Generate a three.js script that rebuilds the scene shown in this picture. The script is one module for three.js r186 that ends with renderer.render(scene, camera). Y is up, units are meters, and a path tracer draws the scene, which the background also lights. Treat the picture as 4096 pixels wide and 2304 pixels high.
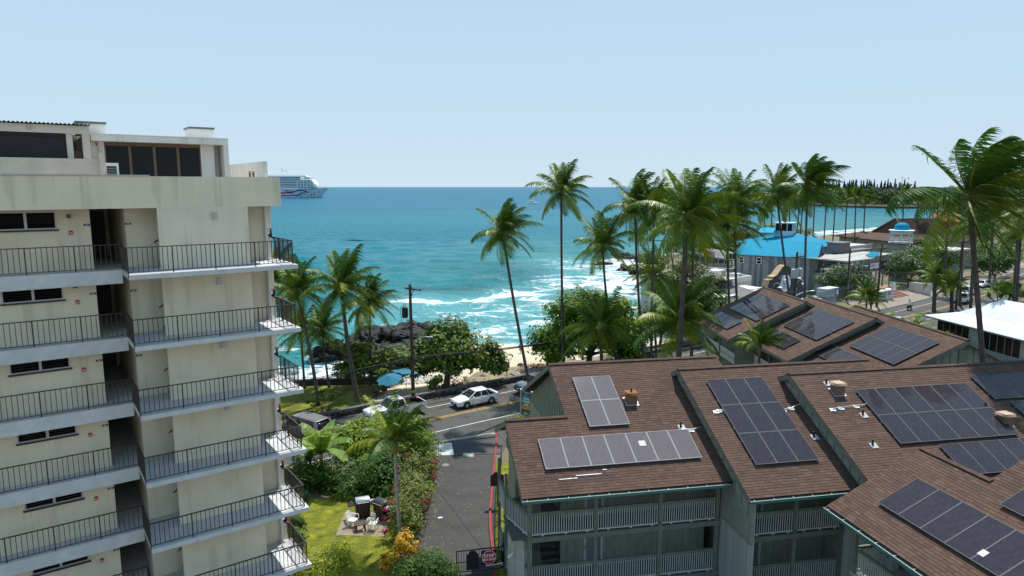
import * as THREE from 'three';
import { mergeGeometries } from 'three/addons/utils/BufferGeometryUtils.js';
import { RoundedBoxGeometry } from 'three/addons/geometries/RoundedBoxGeometry.js';
import { MarchingCubes } from 'three/addons/objects/MarchingCubes.js';

const W = 1024, H = 576;
const scene = new THREE.Scene();
const V3 = (x, y, z) => new THREE.Vector3(x, y, z);

// ---------- camera: a drone about 19 m above the lower garden, looking out to sea ----------
const camera = new THREE.PerspectiveCamera(45.77, W / H, 0.5, 90000);
camera.position.set(0, 19, 0);
camera.rotation.set(-8.43 * Math.PI / 180, 0, 0);

// ---------- sky ----------
const SUN = V3(0.41, 2.0, -1).normalize();
function skyTexture() {
  const w = 512, h = 256, d = new Float32Array(w * h * 4);
  for (let j = 0; j < h; j++) for (let i = 0; i < w; i++) {
    const v = (j + 0.5) / h, el = (v - 0.5) * Math.PI, ph = ((i + 0.5) / w - 0.5) * 2 * Math.PI;
    const dir = V3(Math.cos(el) * Math.cos(ph), Math.sin(el), Math.cos(el) * Math.sin(ph));
    const s = Math.max(0, Math.sin(el)), f = Math.pow(1 - s, 0.62), k = Math.pow(1 - s, 9);
    let r = 0.075 + 0.43 * f + 0.055 * k, g = 0.285 + 0.40 * f + 0.015 * k, b = 0.585 + 0.235 * f - 0.02 * k;
    const a = Math.max(0, dir.dot(SUN)), gl = 0.4 * Math.pow(a, 60) + 0.08 * Math.pow(a, 8);
    r += gl; g += gl; b += gl;
    const o = (j * w + i) * 4; d[o] = r; d[o + 1] = g; d[o + 2] = b; d[o + 3] = 1;
  }
  const t = new THREE.DataTexture(d, w, h, THREE.RGBAFormat, THREE.FloatType);
  t.mapping = THREE.EquirectangularReflectionMapping; t.magFilter = t.minFilter = THREE.LinearFilter; t.needsUpdate = true;
  return t;
}
scene.background = skyTexture();
scene.environment = scene.background;

// ---------- sun: high, ahead and a little to the right ----------
const sun = new THREE.DirectionalLight(new THREE.Color().setRGB(1, 0.955, 0.86), 5.0);
sun.position.set(SUN.x * 400, SUN.y * 400, SUN.z * 400 - 60);
sun.target.position.set(0, 0, -60); scene.add(sun.target);
sun.castShadow = true; sun.shadow.mapSize.set(4096, 4096);
Object.assign(sun.shadow.camera, { left: -160, right: 160, top: 200, bottom: -200, near: 1, far: 900 });
scene.add(sun);

const renderer = new THREE.WebGLRenderer({ antialias: true });
renderer.setSize(W, H);
renderer.toneMapping = THREE.LinearToneMapping;
renderer.toneMappingExposure = 1.12;
renderer.shadowMap.enabled = true;

// ---------- helpers ----------
const PI = Math.PI, R = d => d * PI / 180;
function rng(s) { let a = s >>> 0; return () => { a = (a + 0x6D2B79F5) >>> 0; let t = a; t = Math.imul(t ^ (t >>> 15), t | 1); t ^= t + Math.imul(t ^ (t >>> 7), t | 61); return ((t ^ (t >>> 14)) >>> 0) / 4294967296; }; }
const clamp = (x, a = 0, b = 1) => Math.min(b, Math.max(a, x)), mix = (a, b, t) => a + (b - a) * t;
const smooth = (a, b, x) => { const t = clamp((x - a) / (b - a)); return t * t * (3 - 2 * t); };
const hash2 = (x, y) => { let h = Math.imul(x | 0, 374761393) ^ Math.imul(y | 0, 668265263); h = Math.imul(h ^ (h >>> 13), 1274126177); return ((h ^ (h >>> 16)) >>> 0) / 4294967296; };
function vnoise(x, y, p = 0) {
  const xi = Math.floor(x), yi = Math.floor(y), fx = x - xi, fy = y - yi, u = fx * fx * (3 - 2 * fx), v = fy * fy * (3 - 2 * fy);
  const w = p ? (a, b) => hash2(((a % p) + p) % p, ((b % p) + p) % p) : hash2;
  return mix(mix(w(xi, yi), w(xi + 1, yi), u), mix(w(xi, yi + 1), w(xi + 1, yi + 1), u), v);
}
function fbm(x, y, o = 4, p = 0) { let s = 0, a = 0.5, n = 0; for (let i = 0; i < o; i++) { s += a * vnoise(x + i * 17 * (p ? 0 : 1), y, p); n += a; a *= 0.5; x *= 2; y *= 2; p *= 2; } return s / n; }
const used = {};
function numbered(n) { used[n] = (used[n] || 0) + 1; return used[n] === 1 ? n : n + '_' + String(used[n] - 1).padStart(3, '0'); }
function shad(o) { o.castShadow = o.receiveShadow = true; return o; }
function tag(o, label, category, group) { o.userData = { label, category }; if (group) o.userData.group = group; return o; }
function thing(name, label, category, p = [0, 0, 0], turn = 0, group) {
  const o = new THREE.Group(); o.name = numbered(name); o.position.set(...p); o.rotation.y = turn; tag(o, label, category, group); scene.add(o); return o;
}
function flat(g) { return g.index ? g.toNonIndexed() : g; }
function merge(list) {
  list = list.flat(9).filter(Boolean).map(flat); if (list.length === 1) return list[0];
  const anyC = list.some(g => g.attributes.color);
  for (const g of list) {
    for (const k of Object.keys(g.attributes)) if (!['position', 'normal', 'uv', 'color'].includes(k)) g.deleteAttribute(k);
    if (anyC && !g.attributes.color) g.setAttribute('color', new THREE.BufferAttribute(new Float32Array(g.attributes.position.count * 3).fill(1), 3));
    if (!g.attributes.uv) g.setAttribute('uv', new THREE.BufferAttribute(new Float32Array(g.attributes.position.count * 2), 2));
  }
  return mergeGeometries(list);
}
function part(name, geo, mat, parent) { const m = shad(new THREE.Mesh(Array.isArray(geo) ? merge(geo) : geo, mat)); m.name = parent === scene ? numbered(name) : name; parent.add(m); return m; }
function single(name, label, category, geo, mat, group) { return tag(part(name, geo, mat, scene), label, category, group); }
function struct(name, geo, mat) { const m = part(name, geo, mat, scene); m.userData.kind = 'structure'; return m; }
function stuff(m) { m.userData.kind = 'stuff'; return m; }
const _m = new THREE.Matrix4(), _e = new THREE.Euler();
function place(g, x = 0, y = 0, z = 0, rx = 0, ry = 0, rz = 0) { if (rx || ry || rz) g.applyMatrix4(_m.makeRotationFromEuler(_e.set(rx, ry, rz, 'YXZ'))); g.translate(x, y, z); return g; }
function uvBox(g, w, h, d) { const u = g.attributes.uv, s = [[d, h], [d, h], [w, d], [w, d], [w, h], [w, h]]; for (let i = 0; i < u.count; i++) { const f = s[Math.min(5, Math.floor(i * 6 / u.count))]; u.setXY(i, u.getX(i) * f[0], u.getY(i) * f[1]); } return g; }
function bx(w, h, d, x = 0, y = 0, z = 0, ry = 0, rx = 0, rz = 0) { return place(uvBox(new THREE.BoxGeometry(w, h, d), w, h, d), x, y, z, rx, ry, rz); }
const span = (x0, x1, y0, y1, z0, z1) => bx(x1 - x0, y1 - y0, z1 - z0, (x0 + x1) / 2, (y0 + y1) / 2, (z0 + z1) / 2);
function rbx(w, h, d, r, x = 0, y = 0, z = 0, ry = 0, rx = 0, rz = 0) { const g = new RoundedBoxGeometry(w, h, d, 2, r); return place(g, x, y, z, rx, ry, rz); }
const _q = new THREE.Quaternion(), _up = V3(0, 1, 0);
function bar(a, b, r0, r1 = r0, n = 7) {
  const A = V3(...a), B = V3(...b), D = B.clone().sub(A), L = D.length();
  const g = new THREE.CylinderGeometry(r1, r0, L, n, 1); g.translate(0, L / 2, 0);
  g.applyQuaternion(_q.setFromUnitVectors(_up, D.normalize())); g.translate(A.x, A.y, A.z); return g;
}
function beam(a, b, w, h) {
  const A = V3(...a), B = V3(...b), D = B.clone().sub(A), L = D.length(), g = uvBox(new THREE.BoxGeometry(w, h, L), w, h, L);
  const m = new THREE.Matrix4().lookAt(B, A, Math.abs(D.y) > 0.999 * L ? V3(1, 0, 0) : _up); g.applyMatrix4(m); g.translate((A.x + B.x) / 2, (A.y + B.y) / 2, (A.z + B.z) / 2); return g;
}
// flat polygon with thickness: corners given counter-clockwise seen from its face, extruded backwards along the normal by th
function slab(P, th) {
  P = P.map(p => Array.isArray(p) ? V3(...p) : p);
  const n = P[1].clone().sub(P[0]).cross(P[2].clone().sub(P[0])).normalize(), pos = [], uv = [];
  const ex = P[1].clone().sub(P[0]).normalize(), ey = n.clone().cross(ex);
  const put = (p) => { pos.push(p.x, p.y, p.z); const q = p.clone().sub(P[0]); uv.push(q.dot(ex), q.dot(ey)); };
  const tris = THREE.ShapeUtils.triangulateShape(P.map(p => { const q = p.clone().sub(P[0]); return new THREE.Vector2(q.dot(ex), q.dot(ey)); }), []);
  const Q = P.map(p => p.clone().addScaledVector(n, -th));
  for (const [a, b, c] of tris) { put(P[a]); put(P[b]); put(P[c]); put(Q[a]); put(Q[c]); put(Q[b]); }
  for (let i = 0; i < P.length; i++) { const j = (i + 1) % P.length; put(P[i]); put(Q[i]); put(Q[j]); put(P[i]); put(Q[j]); put(P[j]); }
  const g = new THREE.BufferGeometry(); g.setAttribute('position', new THREE.Float32BufferAttribute(pos, 3)); g.setAttribute('uv', new THREE.Float32BufferAttribute(uv, 2)); g.computeVertexNormals(); return g;
}
function tube(pts, r, seg = 24, n = 6, closed = false) { return new THREE.TubeGeometry(new THREE.CatmullRomCurve3(pts.map(p => V3(...p)), closed), seg, r, n, closed); }
function lathe(pr, n = 16, x = 0, y = 0, z = 0) { const g = new THREE.LatheGeometry(pr.map(p => new THREE.Vector2(...p)), n); g.translate(x, y, z); return g; }
function extr(pts, d, bev = 0) { const s = new THREE.Shape(pts.map(p => new THREE.Vector2(...p))); return new THREE.ExtrudeGeometry(s, { depth: d, bevelEnabled: bev > 0, bevelSize: bev, bevelThickness: bev, bevelSegments: 2, curveSegments: 8 }); }
function paint(g, r, gg, b) { const n = g.attributes.position.count, c = new Float32Array(n * 3); for (let i = 0; i < n; i++) { c[i * 3] = r; c[i * 3 + 1] = gg; c[i * 3 + 2] = b; } g.setAttribute('color', new THREE.BufferAttribute(c, 3)); return g; }

// ---------- textures and materials ----------
function dtex(n, m, fn, srgb = true) {
  const d = new Uint8Array(n * m * 4);
  for (let j = 0; j < m; j++) for (let i = 0; i < n; i++) { const c = fn(i / n, j / m, i, j), o = (j * n + i) * 4; for (let k = 0; k < 3; k++) d[o + k] = clamp(c[k]) * 255; d[o + 3] = 255; }
  const t = new THREE.DataTexture(d, n, m, THREE.RGBAFormat); t.wrapS = t.wrapT = THREE.RepeatWrapping; t.magFilter = THREE.LinearFilter; t.minFilter = THREE.LinearMipmapLinearFilter; t.generateMipmaps = true;
  if (srgb) t.colorSpace = THREE.SRGBColorSpace; t.needsUpdate = true; return t;
}
function rep(t, x, y = x) { const c = t.clone(); c.repeat.set(x, y); c.needsUpdate = true; return c; }
const mottle = dtex(512, 512, (u, v) => { const a = 0.9 + 0.13 * (fbm(u * 6, v * 6, 5, 6) - 0.5) + 0.06 * (hash2(u * 512, v * 512) - 0.5); return [a, a, a]; });
const streak = dtex(512, 512, (u, v) => { const s = fbm(u * 40, v * 3, 4, 0), b = fbm(u * 5, v * 5, 4, 5), a = 0.9 + 0.16 * (s - 0.5) + 0.16 * (b - 0.5) + 0.05 * (hash2(u * 512, v * 512) - 0.5); return [a, a * 0.995, a * 0.985]; });
const plaster = dtex(512, 512, (u, v) => { const s = fbm(u * 34, v * 2.2, 3, 0), b = fbm(u * 4, v * 4, 4, 4), st = smooth(0.63, 0.8, fbm(u * 22 + 5, v * 1.6 + 9, 3)) * 0.045, a = 0.94 + 0.035 * (s - 0.5) + 0.09 * (b - 0.5) - st + 0.04 * (hash2(u * 512, v * 512) - 0.5); return [a, a - st * 0.15, a - st * 0.3]; });
const rough8 = dtex(256, 256, (u, v) => { const a = 0.5 * fbm(u * 24, v * 24, 3, 24) + 0.5 * hash2(u * 256, v * 256); return [a, a, a]; }, false);
function mat(c, rough = 0.8, o = {}) {
  const m = new THREE.MeshStandardMaterial({ roughness: rough, side: THREE.DoubleSide });
  if (Array.isArray(c)) m.color.setRGB(...c); else m.color.set(c);
  return Object.assign(m, o);
}
function phys(c, rough, o = {}) { const m = new THREE.MeshPhysicalMaterial({ roughness: rough, side: THREE.DoubleSide, ...o }); m.color.setRGB(...c); return m; }
const M = {
  stucco: mat([0.88, 0.77, 0.575], 0.9, { map: rep(plaster, 0.22), bumpMap: rep(rough8, 1.2), bumpScale: 0.006 }),
  stuccoBright: mat([0.88, 0.85, 0.78], 0.9, { map: rep(plaster, 0.22), bumpMap: rep(rough8, 1.2), bumpScale: 0.005 }),
  slabPaint: mat([0.74, 0.75, 0.74], 0.8, { map: rep(mottle, 0.5), bumpMap: rep(rough8, 1.5), bumpScale: 0.004 }),
  floorGrey: mat([0.66, 0.67, 0.69], 0.75, { map: rep(mottle, 0.5) }),
  railBrown: mat([0.045, 0.032, 0.026], 0.45, { metalness: 0.2 }),
  black: mat([0.012, 0.012, 0.013], 0.5), blackMetal: mat([0.02, 0.02, 0.022], 0.4, { metalness: 0.4 }),
  darkGlass: phys([0.010, 0.010, 0.011], 0.08, { specularIntensity: 0.35 }), bronze: mat([0.16, 0.10, 0.06], 0.5, { metalness: 0.3 }),
  alu: mat([0.55, 0.56, 0.57], 0.4, { metalness: 0.6 }), galv: mat([0.45, 0.46, 0.47], 0.55, { metalness: 0.5 }),
  white: mat([0.80, 0.80, 0.79], 0.6), whitePaint: mat([0.78, 0.78, 0.76], 0.75, { map: rep(mottle, 0.4) }),
  red: mat([0.45, 0.03, 0.03], 0.5), blueSign: mat([0.02, 0.12, 0.28], 0.5),
  rust: mat([0.30, 0.12, 0.05], 0.9, { map: rep(mottle, 2) }),
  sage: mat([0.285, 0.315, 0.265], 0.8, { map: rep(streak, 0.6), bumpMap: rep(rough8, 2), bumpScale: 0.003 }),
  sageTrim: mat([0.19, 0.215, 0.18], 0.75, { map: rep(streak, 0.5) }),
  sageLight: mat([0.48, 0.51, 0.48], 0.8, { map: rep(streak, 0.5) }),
  baluster: mat([0.46, 0.49, 0.47], 0.7), deck: mat([0.10, 0.11, 0.10], 0.85, { map: rep(mottle, 0.8) }),
  gutter: mat([0.035, 0.16, 0.135], 0.55), underlay: mat([0.035, 0.024, 0.02], 0.95),
  shingle: mat([1, 1, 1], 0.95, { vertexColors: true, bumpMap: rep(rough8, 3), bumpScale: 0.004 }),
  bark: mat([0.20, 0.165, 0.13], 0.95, { map: rep(streak, 1, 0.5), bumpMap: rep(rough8, 2), bumpScale: 0.02 }),
  palmTrunk: mat([0.085, 0.07, 0.06], 0.95, { vertexColors: true }),
  lava: mat([0.016, 0.015, 0.016], 0.6, { bumpMap: rep(rough8, 2.5), bumpScale: 0.12 }),
  pole: mat([0.085, 0.055, 0.042], 0.9, { map: rep(streak, 0.5, 0.3) }),
  wire: mat([0.02, 0.02, 0.02], 0.7), tyre: mat([0.015, 0.015, 0.016], 0.85),
  plasticWhite: mat([0.82, 0.82, 0.80], 0.4), plasticBrown: mat([0.05, 0.036, 0.03], 0.5),
  concrete: mat([0.42, 0.39, 0.35], 0.9, { map: rep(mottle, 0.7), bumpMap: rep(rough8, 2), bumpScale: 0.004 }),
};
function carPaint(c) { const m = new THREE.MeshPhysicalMaterial({ roughness: 0.35, metalness: 0.05, clearcoat: 1, clearcoatRoughness: 0.06, side: THREE.DoubleSide }); m.color.setRGB(...c); return m; }
function leafMat(tr = 0.3, rough = 0.55) { const m = new THREE.MeshPhysicalMaterial({ roughness: rough, transmission: tr, thickness: 0, ior: 1.3, vertexColors: true, specularIntensity: 0.6, side: THREE.DoubleSide }); m.color.setRGB(1.5, 1.5, 1.35); return m; }
M.leaf = leafMat(0.42, 0.55); M.frond = leafMat(0.4, 0.4);
function textPlane(w, h, px, draw) {
  const c = document.createElement('canvas'); c.width = px; c.height = Math.round(px * h / w); const x = c.getContext('2d'); draw(x, c.width, c.height);
  const t = new THREE.CanvasTexture(c); t.colorSpace = THREE.SRGBColorSpace; t.anisotropy = 8;
  return mat([1, 1, 1], 0.6, { map: t });
}
const NUM = 'one two three four five six seven eight nine ten eleven twelve thirteen fourteen fifteen sixteen seventeen eighteen nineteen'.split(' ');
function ORD(i) { const n = i + 1, T = { 20: 'twenty', 30: 'thirty', 40: 'forty' }; return 'number ' + (n < 20 ? NUM[n - 1] : T[Math.floor(n / 10) * 10] + (n % 10 ? '-' + NUM[n % 10 - 1] : '')); }

// ================= the setting =================
const SEA = -3.6, RD = -1.6;
const SHORE = [[-260, 60], [-60, 68], [-27, 73], [-22, 77], [-13.5, 80], [-10.5, 90], [-6, 97], [0, 96], [9, 92.5], [17, 93.5], [25, 104], [28, 135], [32, 177], [40, 219], [62, 236], [110, 268], [150, 325], [215, 372], [300, 430], [430, 520], [800, 700], [1200, 900]];
function shoreDist(x, Z) { // positive on land
  let best = 1e9, side = 1;
  for (let i = 0; i + 1 < SHORE.length; i++) {
    const [ax, az] = SHORE[i], [bX, bz] = SHORE[i + 1], dx = bX - ax, dz = bz - az, t = clamp(((x - ax) * dx + (Z - az) * dz) / (dx * dx + dz * dz));
    const ex = x - ax - t * dx, ez = Z - az - t * dz, d = ex * ex + ez * ez;
    if (d < best) { best = d; side = dx * ez - dz * ex; }
  }
  return Math.sqrt(best) * (side < 0 ? 1 : -1);
}
const slopeUp = Z => -1.6 * clamp((Z - 32) / 17);
function groundH(x, Z) {
  const s = shoreDist(x, Z), land = slopeUp(Z);
  if (s < 0) return SEA + Math.max(-7, s * 0.09) - 0.02;
  const w = 17 + 4 * (vnoise(x * 0.1, Z * 0.1) - 0.5);
  return Math.min(land, SEA + (land - SEA - 0.0) * Math.pow(smooth(-1, w, s), 0.8) + 0.06 * (fbm(x * 0.35, Z * 0.35, 2) - 0.5) * clamp(s / 6));
}
// ground sheet
{
  const xs = [], zs = [];
  for (let x = -420; x < -50; x += 18) xs.push(x); for (let x = -50; x < 60; x += 0.9) xs.push(x); for (let x = 60; x < 150; x += 3) xs.push(x); for (let x = 150; x <= 1300; x += 24) xs.push(x);
  for (let z = -120; z < 20; z += 14) zs.push(z); for (let z = 20; z < 115; z += 0.9) zs.push(z); for (let z = 115; z < 260; z += 3) zs.push(z); for (let z = 260; z <= 940; z += 20) zs.push(z);
  const pos = [], col = [], idx = [], uv = [];
  for (const Z of zs) for (const x of xs) {
    const s = shoreDist(x, Z), y = groundH(x, Z) - 0.03; pos.push(x, y, -Z); uv.push(x, Z);
    const n = fbm(x * 0.25, Z * 0.25, 3), n2 = fbm(x * 0.07 + 40, Z * 0.07, 3);
    let c = [0.17 + 0.06 * n, 0.135 + 0.05 * n, 0.09 + 0.03 * n];
    const gr = smooth(0.42, 0.6, n2) * (Z > 100 ? 0.8 : 0.25); c = [mix(c[0], 0.09, gr), mix(c[1], 0.12, gr), mix(c[2], 0.03, gr)];
    const sandK = smooth(30, 9, s + 6 * (n - 0.5)) * smooth(-22, -13, x) * (1 - smooth(30, 45, x)); const sc = [0.66 + 0.1 * n, 0.56 + 0.1 * n, 0.42 + 0.08 * n];
    c = c.map((v, i) => mix(v, sc[i], sandK)); if (s < 1.2 && sandK > 0.3) c = c.map(v => v * mix(0.72, 1, smooth(-1.5, 1.2, s + 1.4 * (n - 0.5))));
    if (x < -13 && s < 9) c = [0.05, 0.047, 0.045];
    col.push(...c);
  }
  const nx = xs.length;
  for (let j = 0; j + 1 < zs.length; j++) for (let i = 0; i + 1 < nx; i++) { const a = j * nx + i; idx.push(a, a + 1, a + nx, a + 1, a + nx + 1, a + nx); }
  const g = new THREE.BufferGeometry(); g.setAttribute('position', new THREE.Float32BufferAttribute(pos, 3)); g.setAttribute('color', new THREE.Float32BufferAttribute(col, 3)); g.setAttribute('uv', new THREE.Float32BufferAttribute(uv, 2)); g.setIndex(idx); g.computeVertexNormals();
  struct('ground', g, mat([1.12, 1.12, 1.12], 0.97, { vertexColors: true, map: rep(mottle, 0.45), bumpMap: rep(rough8, 0.6), bumpScale: 0.04 }));
}
// sea
const waveSet = (() => { const r = rng(77), a = []; for (let i = 0; i < 46; i++) { const L = 0.8 * Math.pow(22, i / 45) * (0.85 + 0.3 * r()), th = -1.25 + (r() - 0.5) * 1.9; a.push({ k: 2 * PI / L, cx: Math.cos(th), cz: Math.sin(th), L, A: 0.0145 * Math.pow(L, 0.55), p: r() * 6.28 }); } return a; })();
function waveH(x, Z, cell, s) {
  let h = 0; const sh = clamp(-s / 14, 0.12, 1);
  for (const w of waveSet) { if (w.L < cell * 2.1) continue; const f = clamp((w.L / cell - 2.1) / 2); const q = Math.sin(w.k * (x * w.cx + Z * w.cz) + w.p + 1.3 * vnoise(x * 0.02 + w.L, Z * 0.02)); h += w.A * f * (q + 0.25 * q * q * Math.sign(q)); }
  return h * sh;
}
function waterCol(x, Z, s, n) {
  const d = -s, deep = smooth(150, 900, d), mid = smooth(18, 120, d + 26 * (n - 0.5));
  let c = [mix(0.028, 0.002, mid), mix(0.185, 0.140, mid), mix(0.200, 0.190, mid)];
  c = [mix(c[0], 0.001, deep), mix(c[1], 0.116, deep), mix(c[2], 0.195, deep)];
  const reef = smooth(0.52, 0.68, fbm(x * 0.05 + 9, Z * 0.04 + 3, 3)) * smooth(85, 10, d) * 0.55; c = [mix(c[0], 0.008, reef), mix(c[1], 0.07, reef), mix(c[2], 0.10, reef)]; const aer = d < 160 && d > 0 ? 0.95 * clamp(1.2 * crestAt(x, Z, 3.2)) * (0.55 + n) : 0; return [mix(c[0], 0.10, aer), mix(c[1], 0.30, aer), mix(c[2], 0.325, aer)];
}
const CRESTS = [[-28, 7, 139, 0.12, 3.2, 0.95], [-8, 26, 126, -0.08, 3.4, 0.55], [8, 42, 165, 0.05, 5.5, 0.75], [13, 42, 190, 0.1, 5, 0.7], [-14, 24, 107, 0.06, 2.6, 0.6], [-2, 24, 150, -0.05, 3, 0.5], [4, 34, 207, 0, 4, 0.45], [-40, -14, 112, 0.2, 3, 0.45]];
function crestAt(x, Z, k) { let s = 0; for (const [a, b, z0, sl, w, st] of CRESTS) { const q = Z - z0 - sl * x - 3.5 * Math.sin(x * 0.13 + z0) - 2.2 * Math.sin(x * 0.31 + z0 * 2); s += st * smooth(a - 7, a + 5, x) * smooth(b + 7, b - 5, x) * Math.exp(-Math.pow((q < 0 ? q / 1.9 : q) / (w * k), 2)); } return s; }
function foamAt(x, Z, s) {
  const d = -s; if (d > 150 || d < -3) return 0;
  const wx = x + 5 * (fbm(x * 0.10, Z * 0.14, 2) - 0.5), wz = Z + 4.4 * (fbm(x * 0.11 + 50, Z * 0.13, 2) - 0.5);
  const lace = 1 - Math.abs(2 * fbm(wx * 0.13, wz * 0.30, 3) - 1), fine = 1 - Math.abs(2 * fbm(wx * 0.75, wz * 1.2, 2) - 1), patch = fbm(x * 0.03 + 7, Z * 0.055 + 2, 2);
  let S = smooth(80, 8, d) * 0.27 + 0.6 * (patch - 0.55) + 0.62 * crestAt(x, Z, 1.6);
  if (x < -13) S += 0.55 * smooth(15, 2, d); if (x > 20) S += 0.4 * smooth(18, 3, d);
  const swash = smooth(3.4, 0.5, d + 2.4 * (fine - 0.5)) * 0.85, th = 1.03 - 0.40 * clamp(S, 0, 1.2);
  return clamp(Math.max(smooth(th, th + 0.20, lace * 0.66 + fine * 0.34), swash, 0.9 * smooth(0.5, 1.1, crestAt(x, Z, 0.8) * (0.35 + 1.1 * fine))));
}
{
  const X0 = -100, X1 = 140, Z0 = 68, Z1 = 290, N = 2048;
  const SD = []; for (let j = 0; j <= 128; j++) { SD.push([]); for (let i = 0; i <= 128; i++) SD[j].push(shoreDist(X0 + (X1 - X0) * i / 128, Z0 + (Z1 - Z0) * j / 128)); }
  const sdAt = (u, v) => { const x = Math.min(127, Math.floor(u * 128)), y = Math.min(127, Math.floor(v * 128)), fx = u * 128 - x, fy = v * 128 - y; return mix(mix(SD[y][x], SD[y][x + 1], fx), mix(SD[y + 1][x], SD[y + 1][x + 1], fx), fy); };
  const enc = c => c <= 0.0031308 ? 12.92 * c : 1.055 * Math.pow(c, 1 / 2.4) - 0.055;
  const t = dtex(N, N, (u, v) => {
    const x = X0 + (X1 - X0) * u, Z = Z0 + (Z1 - Z0) * v, s = sdAt(u, v), c = waterCol(x, Z, s, fbm(x * 0.03, Z * 0.03, 2)), f = s > 5 ? 0 : foamAt(x, Z, s), aer = f > 0 ? 0 : 0;
    return [enc(mix(c[0], 0.78, f)), enc(mix(c[1], 0.80, f)), enc(mix(c[2], 0.81, f))];
  });
  t.wrapS = t.wrapT = THREE.ClampToEdgeWrapping;
  const rippleN = dtex(512, 512, (u, v) => { const a = 0.6 * fbm(u * 16, v * 16, 4, 16) + 0.4 * (1 - Math.abs(2 * fbm(u * 9, v * 9, 3, 9) - 1)); return [a, a, a]; }, false);
  function build(zr, near) {
    const na = near ? 560 : 420, tmax = near ? 0.98 : 1.35, pos = [], uv = [], col = [], idx = [];
    zr.forEach((Z, j) => {
      const cell = j + 1 < zr.length ? Math.abs(zr[j + 1] - Z) : Z * 0.1;
      for (let i = 0; i <= na; i++) {
        const x = Z * tmax * (2 * i / na - 1), s = near || Z < 700 ? shoreDist(x, Z) : -900, y = SEA + (Z < 3500 ? waveH(x, Z, Math.max(cell, Z * tmax * 2 / na * 0.8), s) : 0);
        pos.push(x, y, -Z);
        if (near) uv.push((x - X0) / (X1 - X0), (Z - Z0) / (Z1 - Z0)); else { uv.push(x / 40, Z / 40); const c = waterCol(x, Z, s, fbm(x * 0.03, Z * 0.03, 2)).map(v => v * (0.86 + 0.28 * fbm(x * 0.006 + 3, Z * 0.02, 4))), f = s > -16 && s < 3 ? 0.9 * smooth(0.3, 0.5, vnoise(x * 0.3, Z * 0.3)) : 0; col.push(mix(c[0], 0.78, f), mix(c[1], 0.8, f), mix(c[2], 0.8, f)); }
      }
    });
    const w = na + 1; for (let j = 0; j + 1 < zr.length; j++) for (let i = 0; i < na; i++) { const a = j * w + i; idx.push(a, a + 1, a + w, a + 1, a + w + 1, a + w); }
    const g = new THREE.BufferGeometry(); g.setAttribute('position', new THREE.Float32BufferAttribute(pos, 3)); g.setAttribute('uv', new THREE.Float32BufferAttribute(uv, 2)); if (!near) g.setAttribute('color', new THREE.Float32BufferAttribute(col, 3)); g.setIndex(idx); g.computeVertexNormals(); return g;
  }
  const zn = [], zf = []; for (let z = 66; z < Z1; z += z * z / 26000) zn.push(z); zn.push(Z1);
  for (let z = Z1; z < 60000; z += Math.max(0.6, z * z / 30000)) zf.push(z); zf.push(80000);
  const near = struct('sea', build(zn, true), phys([1, 1, 1], 0.2, { specularIntensity: 0.12, map: t, bumpMap: rep(rippleN, (X1 - X0) / 9, (Z1 - Z0) / 9), bumpScale: 0.42 })); near.material.ior = 1.33;
  const far = struct('open_sea', build(zf, false), phys([1, 1, 1], 0.3, { specularIntensity: 0.08, vertexColors: true, bumpMap: rep(rippleN, 2), bumpScale: 1.3 }));
}
// ribbons along a line of ground points
function resample(pts, step = 1.6) { const c = new THREE.CatmullRomCurve3(pts.map(p => V3(p[0], 0, -p[1])), false, 'centripetal'); const n = Math.ceil(c.getLength() / step); return c.getSpacedPoints(n); }
function ribbon(P, a, b, yf) { // offsets a (far/sea side positive) to b across the line
  const pos = [], uv = [], idx = []; let L = 0;
  P.forEach((p, i) => {
    const q = P[Math.min(i + 1, P.length - 1)], o = P[Math.max(i - 1, 0)], dx = q.x - o.x, dz = q.z - o.z, l = Math.hypot(dx, dz), nx = dz / l, nz = -dx / l; if (i) L += p.distanceTo(P[i - 1]);
    for (const k of [a, b]) { const x = p.x + nx * k, z = p.z + nz * k; pos.push(x, typeof yf === 'function' ? yf(x, -z) : yf, z); uv.push(k, L); }
    if (i) { const m = 2 * i; idx.push(m - 2, m - 1, m, m - 1, m + 1, m); }
  });
  const g = new THREE.BufferGeometry(); g.setAttribute('position', new THREE.Float32BufferAttribute(pos, 3)); g.setAttribute('uv', new THREE.Float32BufferAttribute(uv, 2)); g.setIndex(idx); g.computeVertexNormals(); return g;
}
function prism(P, a, b, y0, y1) { // a kerb or low wall following the line
  const pos = [], uv = [], idx = []; let L = 0;
  P.forEach((p, i) => {
    const q = P[Math.min(i + 1, P.length - 1)], o = P[Math.max(i - 1, 0)], dx = q.x - o.x, dz = q.z - o.z, l = Math.hypot(dx, dz), nx = dz / l, nz = -dx / l; if (i) L += p.distanceTo(P[i - 1]);
    [[a, y0], [a, y1], [b, y1], [b, y0]].forEach(([k, y], e) => { const x = p.x + nx * k, z = p.z + nz * k; pos.push(x, (typeof y === 'function' ? y(x, -z) : y), z); uv.push(L, e < 1 || e > 2 ? 0 : 0.5 + e * 0.2); });
    if (i) { const m = 4 * i; for (let e = 0; e < 4; e++) { const f = (e + 1) % 4; idx.push(m - 4 + e, m - 4 + f, m + e, m - 4 + f, m + f, m + e); } }
  });
  const e = pos.length / 3; idx.push(0, 2, 1, 0, 3, 2, e - 4, e - 3, e - 2, e - 4, e - 2, e - 1);
  const g = new THREE.BufferGeometry(); g.setAttribute('position', new THREE.Float32BufferAttribute(pos, 3)); g.setAttribute('uv', new THREE.Float32BufferAttribute(uv, 2)); g.setIndex(idx); const f = g.toNonIndexed(); f.computeVertexNormals(); return f;
}
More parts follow.
